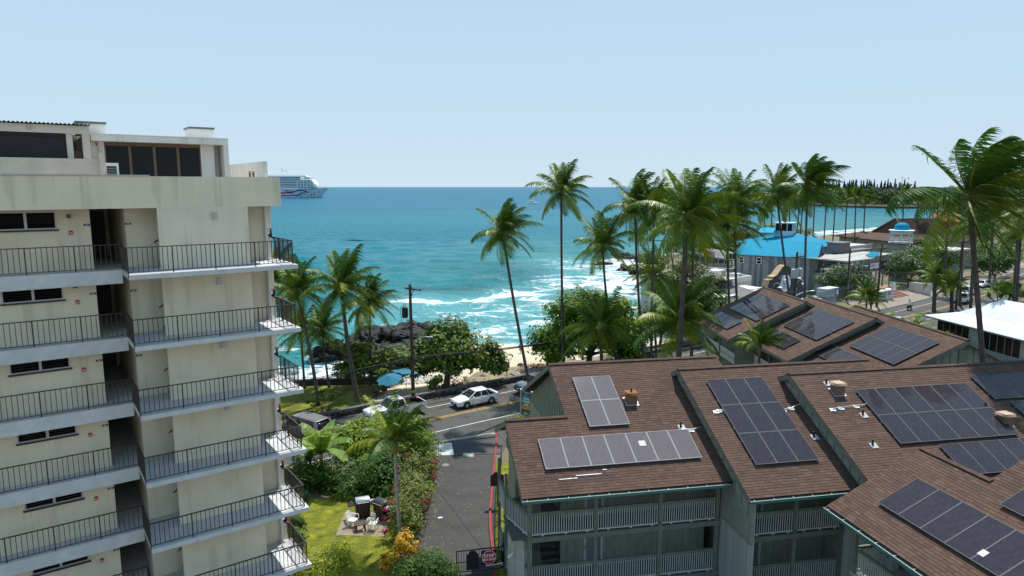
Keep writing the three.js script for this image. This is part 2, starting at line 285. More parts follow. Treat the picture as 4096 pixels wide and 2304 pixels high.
const asphaltTex = dtex(512, 512, (u, v) => { const a = 0.80 + 0.25 * (fbm(u * 5, v * 5, 4, 5) - 0.5) + 0.18 * (hash2(u * 512, v * 512) - 0.5) + (fbm(u * 30, v * 4, 2, 0) > 0.66 ? 0.03 : 0); return [a, a * 0.995, a * 0.985]; });
M.asphalt = mat([0.105, 0.103, 0.10], 0.9, { map: rep(asphaltTex, 0.16), bumpMap: rep(rough8, 1.2), bumpScale: 0.006 });
M.asphaltDark = mat([0.074, 0.071, 0.071], 0.9, { map: rep(asphaltTex, 0.2), bumpMap: rep(rough8, 1.4), bumpScale: 0.006 });
M.lineWhite = mat([0.62, 0.62, 0.60], 0.8, { map: rep(mottle, 0.9) }); M.lineYellow = mat([0.62, 0.36, 0.06], 0.8, { map: rep(mottle, 0.9) });
const ROAD = resample([[-75, 8], [-35, 37.8], [-14.9, 53.1], [-7.66, 58.4], [-4, 60.95], [0.83, 64.15], [30, 84.5], [71, 113.4], [95.8, 134], [112.5, 148.6], [140, 175], [210, 245]]);
struct('road', ribbon(ROAD, 5.4, -5.9, RD + 0.004), M.asphalt);
for (const k of [0.06, -0.24]) struct('centre_line', ribbon(ROAD, k + 0.12, k, RD + 0.009), M.lineYellow);
struct('edge_line', ribbon(ROAD, 3.14, 3.0, RD + 0.009), M.lineWhite);
struct('edge_line', ribbon(ROAD, -2.96, -3.1, RD + 0.009), M.lineWhite);
// gutter strip across the mouth of the driveway, patched asphalt, concrete covers
const DRIVE = resample([[-3.3, 12], [-3.3, 24], [-3.2, 32], [-3.25, 38], [-3.5, 44], [-3.75, 50.4]], 0.8);
const gh = (x, Z) => slopeUp(Z);
struct('driveway', ribbon(DRIVE, -2.4, 2.75, (x, Z) => gh(x, Z) + 0.006), M.asphaltDark);
function quad(A, B, C, D, dy, n = 8) { // ground patch from four (x,Z) corners
  const pos = [], uv = [], idx = [];
  for (let j = 0; j <= n; j++) for (let i = 0; i <= n; i++) { const u = i / n, v = j / n, x = mix(mix(A[0], B[0], u), mix(D[0], C[0], u), v), Z = mix(mix(A[1], B[1], u), mix(D[1], C[1], u), v); pos.push(x, slopeUp(Z) + dy, -Z); uv.push(x, Z); if (i < n && j < n) { const a = j * (n + 1) + i; idx.push(a, a + 1, a + n + 1, a + 1, a + n + 2, a + n + 1); } }
  const g = new THREE.BufferGeometry(); g.setAttribute('position', new THREE.Float32BufferAttribute(pos, 3)); g.setAttribute('uv', new THREE.Float32BufferAttribute(uv, 2)); g.setIndex(idx); g.computeVertexNormals(); return g;
}
struct('driveway_apron', quad([-6.6, 50.35], [-0.8, 50.75], [0.6, 58], [-12, 51.2], 0.010, 10), M.asphalt);
struct('gutter_strip', quad([-7.4, 52.45], [-1.2, 55.2], [-1.2, 55.55], [-7.6, 52.8], 0.015), M.concrete);
struct('painted_patch', quad([-5.94, 50.4], [-4.5, 50.5], [-4.9, 53.05], [-6.35, 52.95], 0.019), mat([0.60, 0.60, 0.58], 0.8, { map: rep(mottle, 0.5) }));
struct('patch_border', quad([-6.0, 50.25], [-4.3, 50.35], [-4.75, 53.3], [-6.5, 53.2], 0.0145), M.asphaltDark);
{ const t = thing('utility_cover', 'pale square concrete utility cover set in the driveway mouth', 'cover', [-3.38, RD + 0.016, -50.5]); part('rim', [bx(0.86, 0.012, 0.86)], mat([0.22, 0.21, 0.2], 0.9), t); part('lid', [bx(0.62, 0.022, 0.6)], mat([0.33, 0.32, 0.31], 0.9), t); }
{ const t = thing('manhole_cover', 'small round iron cover on the driveway beyond the hedge', 'cover', [-4.95, slopeUp(48.3) + 0.012, -48.4], 0); part('rim', lathe([[0, 0], [0.3, 0], [0.3, 0.012], [0, 0.012]], 24), mat([0.14, 0.14, 0.14], 0.8), t); part('lid', lathe([[0, 0.013], [0.23, 0.013], [0.23, 0.02], [0, 0.02]], 24), mat([0.2, 0.19, 0.19], 0.9), t); }
struct('manhole_ring', [place(new THREE.RingGeometry(0.25, 0.42, 28), -7.05, RD + 0.0125, -54.9, -PI / 2)], M.concrete);
// red kerb and grass strip beside the driveway
const KERB = resample([[-0.8, 26], [-0.8, 31.2], [-1.03, 34], [-1.3, 38], [-1.33, 43.1], [-1.29, 51], [-1.25, 56.2]], 0.7);
struct('red_kerb', prism(KERB, 0.07, -0.07, (x, Z) => gh(x, Z) - 0.05, (x, Z) => gh(x, Z) + 0.13), mat([0.34, 0.03, 0.028], 0.8, { map: rep(mottle, 0.8) }));
// grass: near lawn, verge strip, seaside park lawn
const grassTex = dtex(512, 512, (u, v) => { const n = fbm(u * 7, v * 7, 4, 7), f = hash2(u * 512, v * 512), g = fbm(u * 60, v * 60, 2, 60), k = 0.55 + 0.5 * n + 0.25 * (f - 0.5) + 0.35 * (g - 0.5); return [0.70 * k + 0.10 * n, 0.72 * k, 0.19 * k]; });
M.grass = mat([0.56, 0.70, 0.40], 1, { map: rep(grassTex, 0.28), bumpMap: rep(rough8, 1.5), bumpScale: 0.05 });
M.parkGrass = mat([0.44, 0.50, 0.32], 1, { map: rep(grassTex, 0.16), bumpMap: rep(rough8, 1), bumpScale: 0.05 });
struct('lawn', quad([-14, 26], [-5.4, 26], [-6.2, 41.5], [-15.5, 41.5], 0.012, 16), M.grass);
struct('verge', quad([-0.7, 26], [1.2, 26], [1.2, 49], [-1.2, 49], 0.02, 12), M.grass);
{ const off = []; struct('park_lawn', quad([-60, 36], [-14.6, 60.9], [-13, 69.6], [-60, 66], 0.02, 14), M.parkGrass); }
{ // patchy dry turf on the beach side of the wall
  struct('dry_turf', quad([-6.5, 66.6], [9, 78], [7.5, 80.5], [-4, 74.5], 0.02, 14), mat([0.46, 0.385, 0.26], 1, { map: rep(asphaltTex, 0.15), bumpMap: rep(rough8, 1), bumpScale: 0.04 }));
}
// headland across the bay
{
  const pts = [[300, 905], [330, 880], [375, 800], [378, 757], [400, 735], [455, 718], [560, 700], [760, 690], [1500, 760], [1500, 2200], [520, 1900], [330, 1300], [300, 1000]];
  const shp = new THREE.Shape(pts.map(p => new THREE.Vector2(p[0], p[1]))); const g = new THREE.ExtrudeGeometry(shp, { depth: 3.2, bevelEnabled: true, bevelSize: 6, bevelThickness: 1.2, bevelSegments: 2 }); g.rotateX(-PI / 2); g.translate(0, SEA - 1.2, 0);
  struct('headland', g, mat([0.10, 0.095, 0.06], 1, { map: rep(mottle, 0.02) }));
}

// ================= apartment tower on the left =================
{
  const T = thing('apartment_tower', 'cream seven-storey apartment block with open walkways and brown railings', 'building', [-8.97, 0, -27.95], R(35.6));
  let uo = 0; const bxs = (s0, s1, y0, y1, w0, w1) => { const g = span(-s1, -s0, y0, y1, -w1, -w0), u = g.attributes.uv; for (let i = 0; i < u.count; i++) u.setXY(i, u.getX(i) + uo * 1.37 + s0 * 0.61, u.getY(i) + uo * 0.83 + w0 * 0.47); return g; }; // s runs left along the front, w runs back from the balcony edge
  const F = n => 15.84 - 2.65 * (7 - n);
  let singles = 0; const rest = [];
  const balGeo = bx(0.022, 0.86, 0.022);
  const wallsA = [], wallsB = [], slabs = [];
  for (let n = 1; n <= 7; n++) {
    uo = n; const f = F(n), top = n === 7 ? 18.2 : f + 2.65 - 0.175;
    part('balcony_slab', [bxs(-0.12, 6.0, f - 0.17, f, -0.1, 2.64)], M.slabPaint, T);
    part('balcony_floor', [bxs(-0.05, 5.98, f, f + 0.006, -0.02, 2.64)], M.floorGrey, T);
    part('walkway_slab', [bxs(6.003, 18, f - 0.2, f - 0.002, 2.06, 2.64), bxs(6.003, 18, f - 0.50, f + 0.012, 1.90, 2.057), bxs(6.003, 18, f - 0.515, f - 0.50, 1.93, 2.05)], M.slabPaint, T);
    part('walkway_floor', [bxs(6.003, 18, f - 0.002, f + 0.004, 2.06, 2.64)], M.floorGrey, T);
    // walls
    const wb = f + 1.6, wt = f + 2.27;
    part('window_wall', [bxs(6.86, 7.93, f, top, 2.65, 2.85), bxs(9.82, 18, f, top, 2.65, 2.85), bxs(7.93, 9.82, f, wb, 2.652, 2.85), bxs(7.93, 9.82, wt, top, 2.652, 2.85)], M.stucco, T);
    part('front_wall', [bxs(1.36, 4.72, f + 0.002, top, 1.42, 1.62)], M.stucco, T);
    part('stair_wall', [bxs(1.5, 5.70, f, top, 2.66, 2.86), bxs(5.5, 5.70, f, top, 2.86, 9.2), bxs(6.86, 7.06, f, top, 2.852, 9.2), bxs(5.7, 6.86, f, top, 9.0, 9.2)], M.stucco, T);
    part('end_wall', [bxs(0.08, 1.497, f, top, 2.652, 2.85)], M.stucco, T);
    // corridor floor and apartment door at its end
    part('corridor_floor', [bxs(5.7, 6.86, f - 0.2, f, 2.645, 9.0)], M.floorGrey, T);
    const dr = part('door', [bxs(5.85, 6.72, f, f + 2.05, 8.93, 8.99)], mat([0.10, 0.07, 0.05], 0.6), T); part('door_handle', [bxs(6.62, 6.66, f + 0.95, f + 1.1, 8.9, 8.93)], M.alu, dr);
    // flight of steps behind the front wall
    part('stair', [0, 1, 2, 3, 4, 5].map(i => bxs(1.7, 4.62 - i * 0.27, f + 0.006 + i * 0.18, f + 0.18 + i * 0.18, 1.64, 2.64)), M.concrete, T);
    part('handrail', [bar([-4.75, f + 0.95, -2.58], [-3.4, f + 1.85, -2.58], 0.025)], M.railBrown, T);
    // window
    const win = part('window', [bxs(7.93, 9.82, wb, wb + 0.05, 2.63, 2.75), bxs(7.93, 9.82, wt - 0.05, wt, 2.63, 2.75), bxs(7.93, 7.98, wb + 0.05, wt - 0.05, 2.63, 2.75), bxs(9.77, 9.82, wb + 0.05, wt - 0.05, 2.63, 2.75), bxs(8.83, 8.92, wb + 0.05, wt - 0.05, 2.64, 2.74)], M.galv, T);
    for (const [a, b] of [[7.98, 8.83], [8.92, 9.77]]) { const l = []; for (let i = 0; i < 6; i++) l.push(place(bx(b - a, 0.105, 0.006), -(a + b) / 2, wb + 0.1 + i * 0.094, -2.70, 0.5)); part('louvre_pane', l, M.darkGlass, win); }
    part('window_sill', [bxs(7.88, 9.87, wb - 0.06, wb, 2.57, 2.66)], M.railBrown, win);
    // fittings
    part('alarm_bell', [bxs(7.47, 7.60, f + 2.0, f + 2.14, 2.58, 2.65)], mat([0.10, 0.05, 0.045], 0.5), T);
    const bell = part('pull_station', [bxs(7.45, 7.57, f + 1.38, f + 1.53, 2.60, 2.65)], M.red, T); part('pull_bar', [bxs(7.48, 7.54, f + 1.42, f + 1.46, 2.585, 2.60)], M.white, bell);
    const light = part('wall_light', [bxs(2.60, 2.76, f + 1.88, f + 2.16, 1.27, 1.42)], M.galv, T); part('lens', [bxs(2.62, 2.74, f + 1.865, f + 1.88, 1.29, 1.40)], M.white, light);
    if (n >= 2) for (const [s, r] of [[6.98, '5'], [5.60, '6']]) {
      const num = n + '0' + r;
      const p = part('number_plate', [bxs(s - 0.105, s + 0.105, f + 1.69, f + 1.77, 2.64, 2.657)], M.blueSign, T);
      const lm = textPlane(0.2, 0.07, 128, (x, w, h) => { x.fillStyle = '#0b3a66'; x.fillRect(0, 0, w, h); x.fillStyle = '#dfeaf2'; x.font = 'bold ' + Math.round(h * 0.85) + 'px sans-serif'; x.textAlign = 'center'; x.textBaseline = 'middle'; x.fillText(num, w / 2, h / 2); });
      part('number', place(new THREE.PlaneGeometry(0.2, 0.07), -s, f + 1.73, -2.636), lm, p);
    }
    // standpipe
    const pipe = part('standpipe', [bar([-0.34, f, -2.5], [-0.34, top, -2.5], 0.085, 0.085, 12), bar([-0.34, f + 1.0, -2.5], [-0.34, f + 1.16, -2.5], 0.11, 0.11, 12), bar([-0.34, f + 0.02, -2.5], [-0.34, f + 0.1, -2.5], 0.12, 0.12, 12), bar([-0.2, f, -2.56], [-0.2, top, -2.56], 0.02)], M.stuccoBright, T);
    part('valve', [bar([-0.34, f + 1.08, -2.5], [-0.2, f + 1.08, -2.36], 0.05, 0.06, 10), bar([-0.2, f + 1.0, -2.36], [-0.2, f + 1.34, -2.36], 0.055, 0.03, 10), bar([-0.2, f + 1.02, -2.36], [-0.1, f + 0.96, -2.26], 0.05, 0.05, 10)], M.blackMetal, pipe);
    part('hand_wheel', [place(new THREE.TorusGeometry(0.09, 0.014, 6, 18), -0.2, f + 1.36, -2.36, PI / 2), bar([-0.29, f + 1.36, -2.36], [-0.11, f + 1.36, -2.36], 0.01)], M.rust, pipe);
    // railings
    if (n >= 2) {
      const runs = [['front', [0.04, 0.05], [6.0, 0.05], 4, 9], ['side', [0.04, 0.05], [0.04, 2.5], 2, 8], ['return', [6.0, 0.05], [6.0, 1.96], 1, 12], ['walk', [6.0, 1.97], [12.0, 1.97], 4, 9]];
      for (const [kind, A, B, bays, per] of runs) {
        const P = (t, y) => [-mix(A[0], B[0], t), f + y, -mix(A[1], B[1], t)], g = [beam(P(0, 0.985), P(1, 0.985), 0.055, 0.032), beam(P(0, 0.10), P(1, 0.10), 0.03, 0.022)];
        const L = Math.hypot(B[0] - A[0], B[1] - A[1]);
        for (let i = 0; i <= bays; i++) { const t = i / bays; if ((kind === 'side' || kind === 'return') && i === 0 || (kind === 'walk' && i === 0)) continue; const y0 = kind === 'front' ? -0.12 : 0; g.push(bar(P(t, y0), P(t, 0.97), 0.024, 0.024, 6)); }
        if (kind === 'side') g.push(bar(P(0.72, 0), P(0.72, 0.97), 0.045, 0.045, 4));
        const rail = part('railing', g, M.railBrown, T);
        for (let b = 0; b < bays; b++) for (let i = 1; i < per; i++) {
          const t = (b + i / per) / bays, p = P(t, 0.54);
          if ((kind === 'front' || (kind === 'walk' && n >= 6)) && singles < 300) { const m = part('baluster', balGeo, M.railBrown, rail); m.position.set(...p); singles++; } else rest.push(balGeo.clone().translate(...p));
        }
      }
    }
  }
  stuff(part('baluster_rows', rest, M.railBrown, T));
  // body of the block behind the walls
  part('building_core', [bxs(0.1, 5.48, -0.5, 18.2, 2.87, 13), bxs(7.08, 18, -0.5, 18.2, 2.87, 13), bxs(5.49, 7.07, -0.5, 18.2, 9.21, 13)], M.stucco, T);
  part('roof_deck', [bxs(0.02, 18, 18.203, 18.42, 1.63, 13)], M.concrete, T);
  part('parapet', [bxs(-0.02, 18, 18.2, 19.40, 1.418, 1.62), bxs(-0.02, 0.16, 18.2, 19.39, 1.625, 3.0)], M.stucco, T);
  part('parapet_cap', [bxs(4.88, 18, 19.402, 19.45, 1.38, 1.66)], M.galv, T);
  part('end_parapet', [bxs(0.02, 0.22, 18.42, 20.10, 3.0, 13)], M.stuccoBright, T);
  for (const s of [1.03, 1.17]) part('roof_valve', [bar([-s, 19.40, -1.52], [-s, 19.58, -1.52], 0.035, 0.045, 9), place(new THREE.TorusGeometry(0.06, 0.012, 5, 14), -s, 19.62, -1.52, PI / 2), bar([-s, 19.57, -1.52], [-s, 19.62, -1.52], 0.012)], M.rust, T);
  // penthouse
  const P = part('penthouse', [bxs(1.46, 6.52, 20.78, 21.03, 3.55, 9), bxs(1.46, 1.66, 18.43, 20.778, 3.56, 3.9), bxs(1.95, 2.40, 18.43, 20.778, 4.05, 4.3), bxs(1.66, 1.95, 18.43, 20.778, 4.6, 4.75), bxs(6.06, 6.55, 18.43, 20.778, 4.0, 4.2), bxs(1.5, 1.64, 18.43, 20.778, 3.91, 9), bxs(6.2, 6.5, 18.43, 20.778, 4.25, 9), bxs(2.41, 2.50, 18.43, 20.778, 4.0, 4.2)], M.stuccoBright, T);
  part('roof_edge', [bxs(1.44, 6.54, 21.03, 21.06, 3.53, 9)], M.stuccoBright, P);
  part('room_back', [bxs(1.7, 6.19, 18.43, 20.77, 7.5, 7.6)], M.stucco, P);
  for (let i = 0; i < 4; i++) {
    const a = 2.5 + i * 0.89, b = a + 0.89, d = part('sliding_door', [bxs(a, a + 0.05, 18.43, 20.70, 4.02, 4.08), bxs(b - 0.05, b - 0.002, 18.43, 20.70, 4.02, 4.08), bxs(a, b - 0.002, 20.64, 20.70, 4.02, 4.085)], M.bronze, P);
    part('glass', [bxs(a + 0.05, b - 0.052, 18.43, 20.64, 4.045, 4.055)], M.darkGlass, d);
  }
  part('door_head', [bxs(2.5, 6.06, 20.70, 20.778, 4.0, 4.1)], M.bronze, P);
  for (const [a, b, w] of [[1.75, 2.72, 4.8], [5.9, 6.9, 4.6]]) { const c = part('chimney', [bxs(a, b, 21.06, 21.50, w, w + 1.1)], M.stuccoBright, P); part('chimney_cap', [bxs(a - 0.04, b + 0.04, 21.50, 21.585, w - 0.04, w + 1.14)], mat([0.10, 0.17, 0.17], 0.5), c); }
  // covered lanai at the left
  const Lz = part('lanai', [bxs(6.6, 16, 20.98, 21.28, 3.0, 3.25), bxs(6.6, 6.85, 19.4, 20.98, 3.0, 3.3), bxs(7.16, 7.36, 18.43, 20.978, 3.05, 3.25), bxs(6.3, 16, 18.43, 20.05, 2.75, 2.95), bxs(6.2, 6.38, 18.43, 20.27, 2.6, 2.95), bxs(6.6, 16, 18.43, 21.2, 7.0, 7.2), bxs(6.6, 6.8, 18.43, 20.97, 3.31, 7.0)], mat([0.84, 0.745, 0.60], 0.9, { map: rep(mottle, 0.35) }), T);
  part('roll_screen', [bxs(7.37, 16, 20.06, 20.86, 3.1, 3.12), bxs(7.37, 16, 20.86, 20.975, 3.06, 3.2)], mat([0.022, 0.018, 0.022], 0.8), Lz);
  { // corrugated roof, ribs running back
    const g = new THREE.PlaneGeometry(9.5, 5, 290, 1), p = g.attributes.position; for (let i = 0; i < p.count; i++) p.setZ(i, 0.028 * Math.sin(p.getX(i) * 2 * PI / 0.13)); g.rotateX(-PI / 2); g.translate(-11.3, 21.33, -5.35); g.computeVertexNormals();
    part('corrugated_roof', g, mat([0.10, 0.085, 0.06], 0.6), Lz);
  }
  part('lanai_lamp', [bxs(8.42, 8.52, 21.1, 21.25, 2.93, 3.0)], mat([0.5, 0.42, 0.36], 0.6), Lz);
  part('cushion', [rbx(0.35, 0.6, 0.25, 0.1, -7.0, 20.1, -3.6)], mat([0.25, 0.17, 0.10], 0.9), Lz);
  const hose = part('hose_cabinet', [bxs(6.28, 6.34, 20.62, 20.72, 3.9, 4.0)], M.red, T); part('riser', [bar([-6.27, 19.9, -3.96], [-6.27, 20.6, -3.96], 0.014)], M.galv, hose);
  const ac = part('air_conditioner', [bxs(5.72, 6.16, 18.43, 19.92, 3.0, 3.3)], M.white, T); { const g = []; for (let i = 0; i < 12; i++) g.push(bxs(5.80, 6.12, 18.6 + i * 0.1, 18.615 + i * 0.1, 2.985, 3.0)); for (let i = 0; i < 5; i++) g.push(bxs(5.80 + i * 0.08, 5.805 + i * 0.08, 18.55, 19.8, 2.98, 2.985)); part('grille_back', [bxs(5.79, 6.13, 18.5, 19.8, 2.992, 2.999)], M.black, ac); part('grille', g, M.galv, ac); }
}

// ================= roofs =================
// A gabled unit in its own frame: x runs along the eave, -z runs up the slope, ye is the eave height.
const SL = 0.483, SLL = Math.hypot(1, SL), ROOFA = Math.atan(SL);
const shTones = [[0.122, 0.066, 0.045], [0.100, 0.054, 0.038], [0.150, 0.083, 0.056], [0.080, 0.044, 0.033], [0.112, 0.064, 0.046], [0.070, 0.046, 0.038]];
const shMean = shTones.reduce((a, c) => a.map((v, i) => v + c[i] / 6), [0, 0, 0]); shTones.forEach(c => c.forEach((v, i) => { c[i] = mix(shMean[i], v, 0.7) * 0.86; }));
const shMats = shTones.map(c => mat(c, 0.95, { bumpMap: rep(rough8, 3), bumpScale: 0.004 }));
const shBase = (() => { const g = new THREE.BufferGeometry(); // unit tab: top and the exposed edges, lower butt end raised
  const P = (x, y, z) => [x, y, z], a = P(-0.5, 0.016, 0.5), b = P(0.5, 0.016, 0.5), c = P(0.5, 0.003, -0.55), d = P(-0.5, 0.003, -0.55), e = P(-0.5, -0.004, 0.5), f = P(0.5, -0.004, 0.5);
  const h = P(0.5, -0.004, -0.55), i = P(-0.5, -0.004, -0.55), v = [a, b, c, a, c, d, e, f, b, e, b, a, f, h, c, f, c, b, i, e, a, i, a, d].flat();
  g.setAttribute('position', new THREE.Float32BufferAttribute(v, 3)); g.setAttribute('uv', new THREE.Float32BufferAttribute(v.filter((_, k) => k % 3 !== 1).map(q => q * 0.2), 2)); g.computeVertexNormals(); return g; })();
function shingleField(group, ye, t0, t1, uf, rnd, W = 0.34, E = 0.155, back = 0) { // list of tab placements on the slope
  const list = []; const n = Math.ceil((t1 - t0) * SLL / E);
  for (let r = 0; r < n; r++) {
    const t = t0 + (r + 0.5) * E / SLL; if (t > t1) break; const [ua, ub] = uf(t); let u = ua - (r % 2 ? W * 0.5 : 0) - rnd() * 0.1;
    while (u < ub) { const w = W * (0.7 + 0.7 * rnd()), a = Math.max(u, ua), b = Math.min(u + w, ub); u += w; if (b - a < 0.03) continue; let k = Math.floor(rnd() * rnd() * 6); const pn = vnoise(a * 0.5 + ye, t * 0.6); if (pn > 0.62 && rnd() < 0.4) k = 3; list.push({ u: (a + b) / 2, t, w: b - a - 0.008, e: E, k, dy: (rnd() - 0.5) * 0.005 }); }
  }
  return list;
}
function tabMatrix(s, ye, rear) { // placement matrix in the unit frame
  const q = new THREE.Quaternion().setFromEuler(new THREE.Euler(rear ? -ROOFA : ROOFA, rear ? PI : 0, 0, 'YXZ'));
  if (rear) q.setFromEuler(new THREE.Euler(ROOFA, PI, 0, 'YXZ'));
  const y = rear ? rear.yr - (s.t - rear.T) * SL : ye + s.t * SL; return new THREE.Matrix4().compose(V3(s.u, y + 0.012 + s.dy, -s.t), q, V3(s.w, 1, s.e));
}
const CAM0 = V3(0, 19, 0);
function layShingles(roof, root, sets, nSingles) { // sets: [{list, ye, unitMatrix, rear}]; the nearest tabs become meshes of their own
  const all = []; for (const S of sets) for (const s of S.list) { const m = S.m.clone().multiply(tabMatrix(s, S.ye, S.rear)); const p = V3().setFromMatrixPosition(m).applyMatrix4(root.matrix); all.push({ m, k: s.k, d: p.distanceTo(CAM0) + (S.rear ? 99 : 0) + (p.z / p.x > -0.2 ? 50 : 0) + (Math.abs(p.x / p.z) > 0.75 ? 60 : 0) }); }
  all.sort((a, b) => a.d - b.d);
  const nV = shBase.attributes.position.count, rest = all.slice(nSingles), pos = new Float32Array(rest.length * nV * 3), nor = new Float32Array(rest.length * nV * 3), col = new Float32Array(rest.length * nV * 3), uv = new Float32Array(rest.length * nV * 2);
  for (const s of all.slice(0, nSingles)) { const m = part('shingle', shBase, shMats[s.k], roof); m.matrixAutoUpdate = true; s.m.decompose(m.position, m.quaternion, m.scale); }
  const v = V3(), nm = new THREE.Matrix3(); let o = 0, h = 0;
  for (const s of rest) { nm.getNormalMatrix(s.m); const c = shTones[s.k], jit = 0.92 + 0.16 * hash2(h++, 3); for (let i = 0; i < nV; i++, o++) { v.fromBufferAttribute(shBase.attributes.position, i).applyMatrix4(s.m); v.toArray(pos, o * 3); v.fromBufferAttribute(shBase.attributes.normal, i).applyMatrix3(nm).normalize().toArray(nor, o * 3); col[o * 3] = c[0] * jit; col[o * 3 + 1] = c[1] * jit; col[o * 3 + 2] = c[2] * jit; uv[o * 2] = h * 0.37 + shBase.attributes.uv.getX(i); uv[o * 2 + 1] = h * 0.11 + shBase.attributes.uv.getY(i); } }
  const g = new THREE.BufferGeometry(); g.setAttribute('position', new THREE.BufferAttribute(pos, 3)); g.setAttribute('normal', new THREE.BufferAttribute(nor, 3)); g.setAttribute('color', new THREE.BufferAttribute(col, 3)); g.setAttribute('uv', new THREE.BufferAttribute(uv, 2));
  stuff(part('shingle_courses', g, M.shingle, roof));
}
function unitFrame(X0, Z0, a) { return new THREE.Matrix4().compose(V3(X0, 0, -Z0), new THREE.Quaternion().setFromEuler(new THREE.Euler(0, a, 0)), V3(1, 1, 1)); }
// roof body of one unit: front slope 0..T over u0..u1 (optionally a lower left bay), rear slope behind; returns geometries in the unit frame
function roofBody(u0, u1, T, Tr, ye, bay) {
  const y = t => ye + t * SL, yR = y(T), g = [];
  const L = bay ? bay.k : u0;
  g.push(slab([[u0, ye, 0], [u1, ye, 0], [u1, yR, -T], [L, yR, -T], ...(bay ? [[L, y(bay.t), -bay.t], [u0, y(bay.t), -bay.t]] : [])], 0.14));
  const r = (yR - (ye - 0.1)) / (Tr - T);
  g.push(slab([[u1, yR, -T - 0.002], [u1, yR - (Tr - T) * SL, -Tr], [L, yR - (Tr - T) * SL, -Tr], [L, yR, -T - 0.002]], 0.14));
  if (bay) g.push(slab([[L - 0.002, y(bay.t), -bay.t - 0.002], [L - 0.002, y(bay.t) - (bay.r - bay.t) * SL, -bay.r], [u0, y(bay.t) - (bay.r - bay.t) * SL, -bay.r], [u0, y(bay.t), -bay.t - 0.002]], 0.14));
  return g;
}
function ridgeCap(roof, m, a, b, y, t, rnd) { // overlapping cap tiles along a ridge
  const g = []; let u = a; while (u < b) { const w = Math.min(0.24, b - u); const k = Math.floor(rnd() * 3) + 3; g.push(paint(bx(w + 0.03, 0.03, 0.17, u + w / 2, y + 0.035 + rnd() * 0.012, -t + 0.075, 0, 0.42), ...shTones[k % 6]), paint(bx(w + 0.03, 0.03, 0.17, u + w / 2, y + 0.035, -t - 0.075, 0, -0.42), ...shTones[k % 6])); u += w; }
  const q = merge(g); q.applyMatrix4(m); stuff(part('ridge_cap', q, M.shingle, roof));
}
// solar array: cols x rows of portrait panels on a slope; a thing of its own lying just above the shingles
const cellTex = (fine) => dtex(256, 512, (u, v, i, j) => { const l = (i % 11 < (fine ? 4 : 2)) ? 1 : 0, cu = (u * 8) % 1, cv = (v * 12) % 1, gap = cu < 0.03 || cv < 0.02 ? 1 : 0; const n = 0.03 * hash2(i >> 5, j >> 5); return fine ? [0.19 + 0.40 * l + n, 0.16 + 0.40 * l + n, 0.165 + 0.41 * l + n] : [0.15 + 0.12 * l + 0.04 * gap + n, 0.135 + 0.115 * l + 0.04 * gap + n, 0.16 + 0.12 * l + 0.05 * gap + n]; });
function panelMat(fine) { const m = new THREE.MeshPhysicalMaterial({ roughness: 0.85, specularIntensity: 0.15, clearcoat: fine ? 0.45 : 0.7, clearcoatRoughness: 0.035, map: cellTex(fine) }); return m; }
M.railGrey = mat([0.22, 0.22, 0.23], 0.7);
const panelFine = panelMat(true), panelDark = panelMat(false);
const panelGeo = (w, h) => { const g = bx(w, 0.03, h); const u = g.attributes.uv; for (let i = 0; i < u.count; i++) u.setXY(i, u.getX(i) / w, u.getY(i) / h); return g; };
const frameGeo = (w, h) => merge([bx(w, 0.045, 0.022, 0, 0, h / 2 - 0.011), bx(w, 0.045, 0.022, 0, 0, -h / 2 + 0.011), bx(0.022, 0.045, h - 0.044, w / 2 - 0.011), bx(0.022, 0.045, h - 0.044, -w / 2 + 0.011)]);
M.panelFrame = mat([0.40, 0.40, 0.42], 0.8); M.panelFrameDark = mat([0.12, 0.12, 0.13], 0.75);
function solarArray(m, ye, u, t, cols, rows, pw, ph, label, dark = true, skip = () => false) {
  const q = new THREE.Quaternion().setFromEuler(new THREE.Euler(ROOFA, 0, 0)), root = new THREE.Group(); root.name = numbered('solar_array'); tag(root, label, 'solar panels', 'solar arrays on the shingle roofs'); scene.add(root);
  const base = V3(u, ye + t * SL, -t); root.applyMatrix4(m.clone().multiply(new THREE.Matrix4().compose(base, q, V3(1, 1, 1))));
  const pg = panelGeo(pw - 0.012, ph - 0.012), fg = frameGeo(pw - 0.01, ph - 0.01), rl = [];
  for (let r = 0; r < rows; r++) for (let c = 0; c < cols; c++) { if (skip(c, r)) continue; const p = part('panel', pg, dark ? panelDark : panelFine, root); p.position.set((c + 0.5) * pw, 0.13, -(r + 0.5) * ph - r * 0.015); const f = part('frame', fg, dark ? M.panelFrameDark : M.panelFrame, p); f.position.y = 0.006; }
  for (let r = 0; r < rows; r++) for (const k of [0.22, 0.78]) { let w = cols; while (w > 0 && skip(w - 1, r)) w--; rl.push(bx(w * pw + 0.05, 0.04, 0.035, w * pw / 2, 0.085, -(r + k) * ph)); for (let c = 0; c <= w; c += 1) rl.push(bx(0.05, 0.08, 0.05, Math.min(c * pw, w * pw - 0.03), 0.04, -(r + k) * ph)); }
  part('rail', rl, M.railGrey, root);
  return root;
}
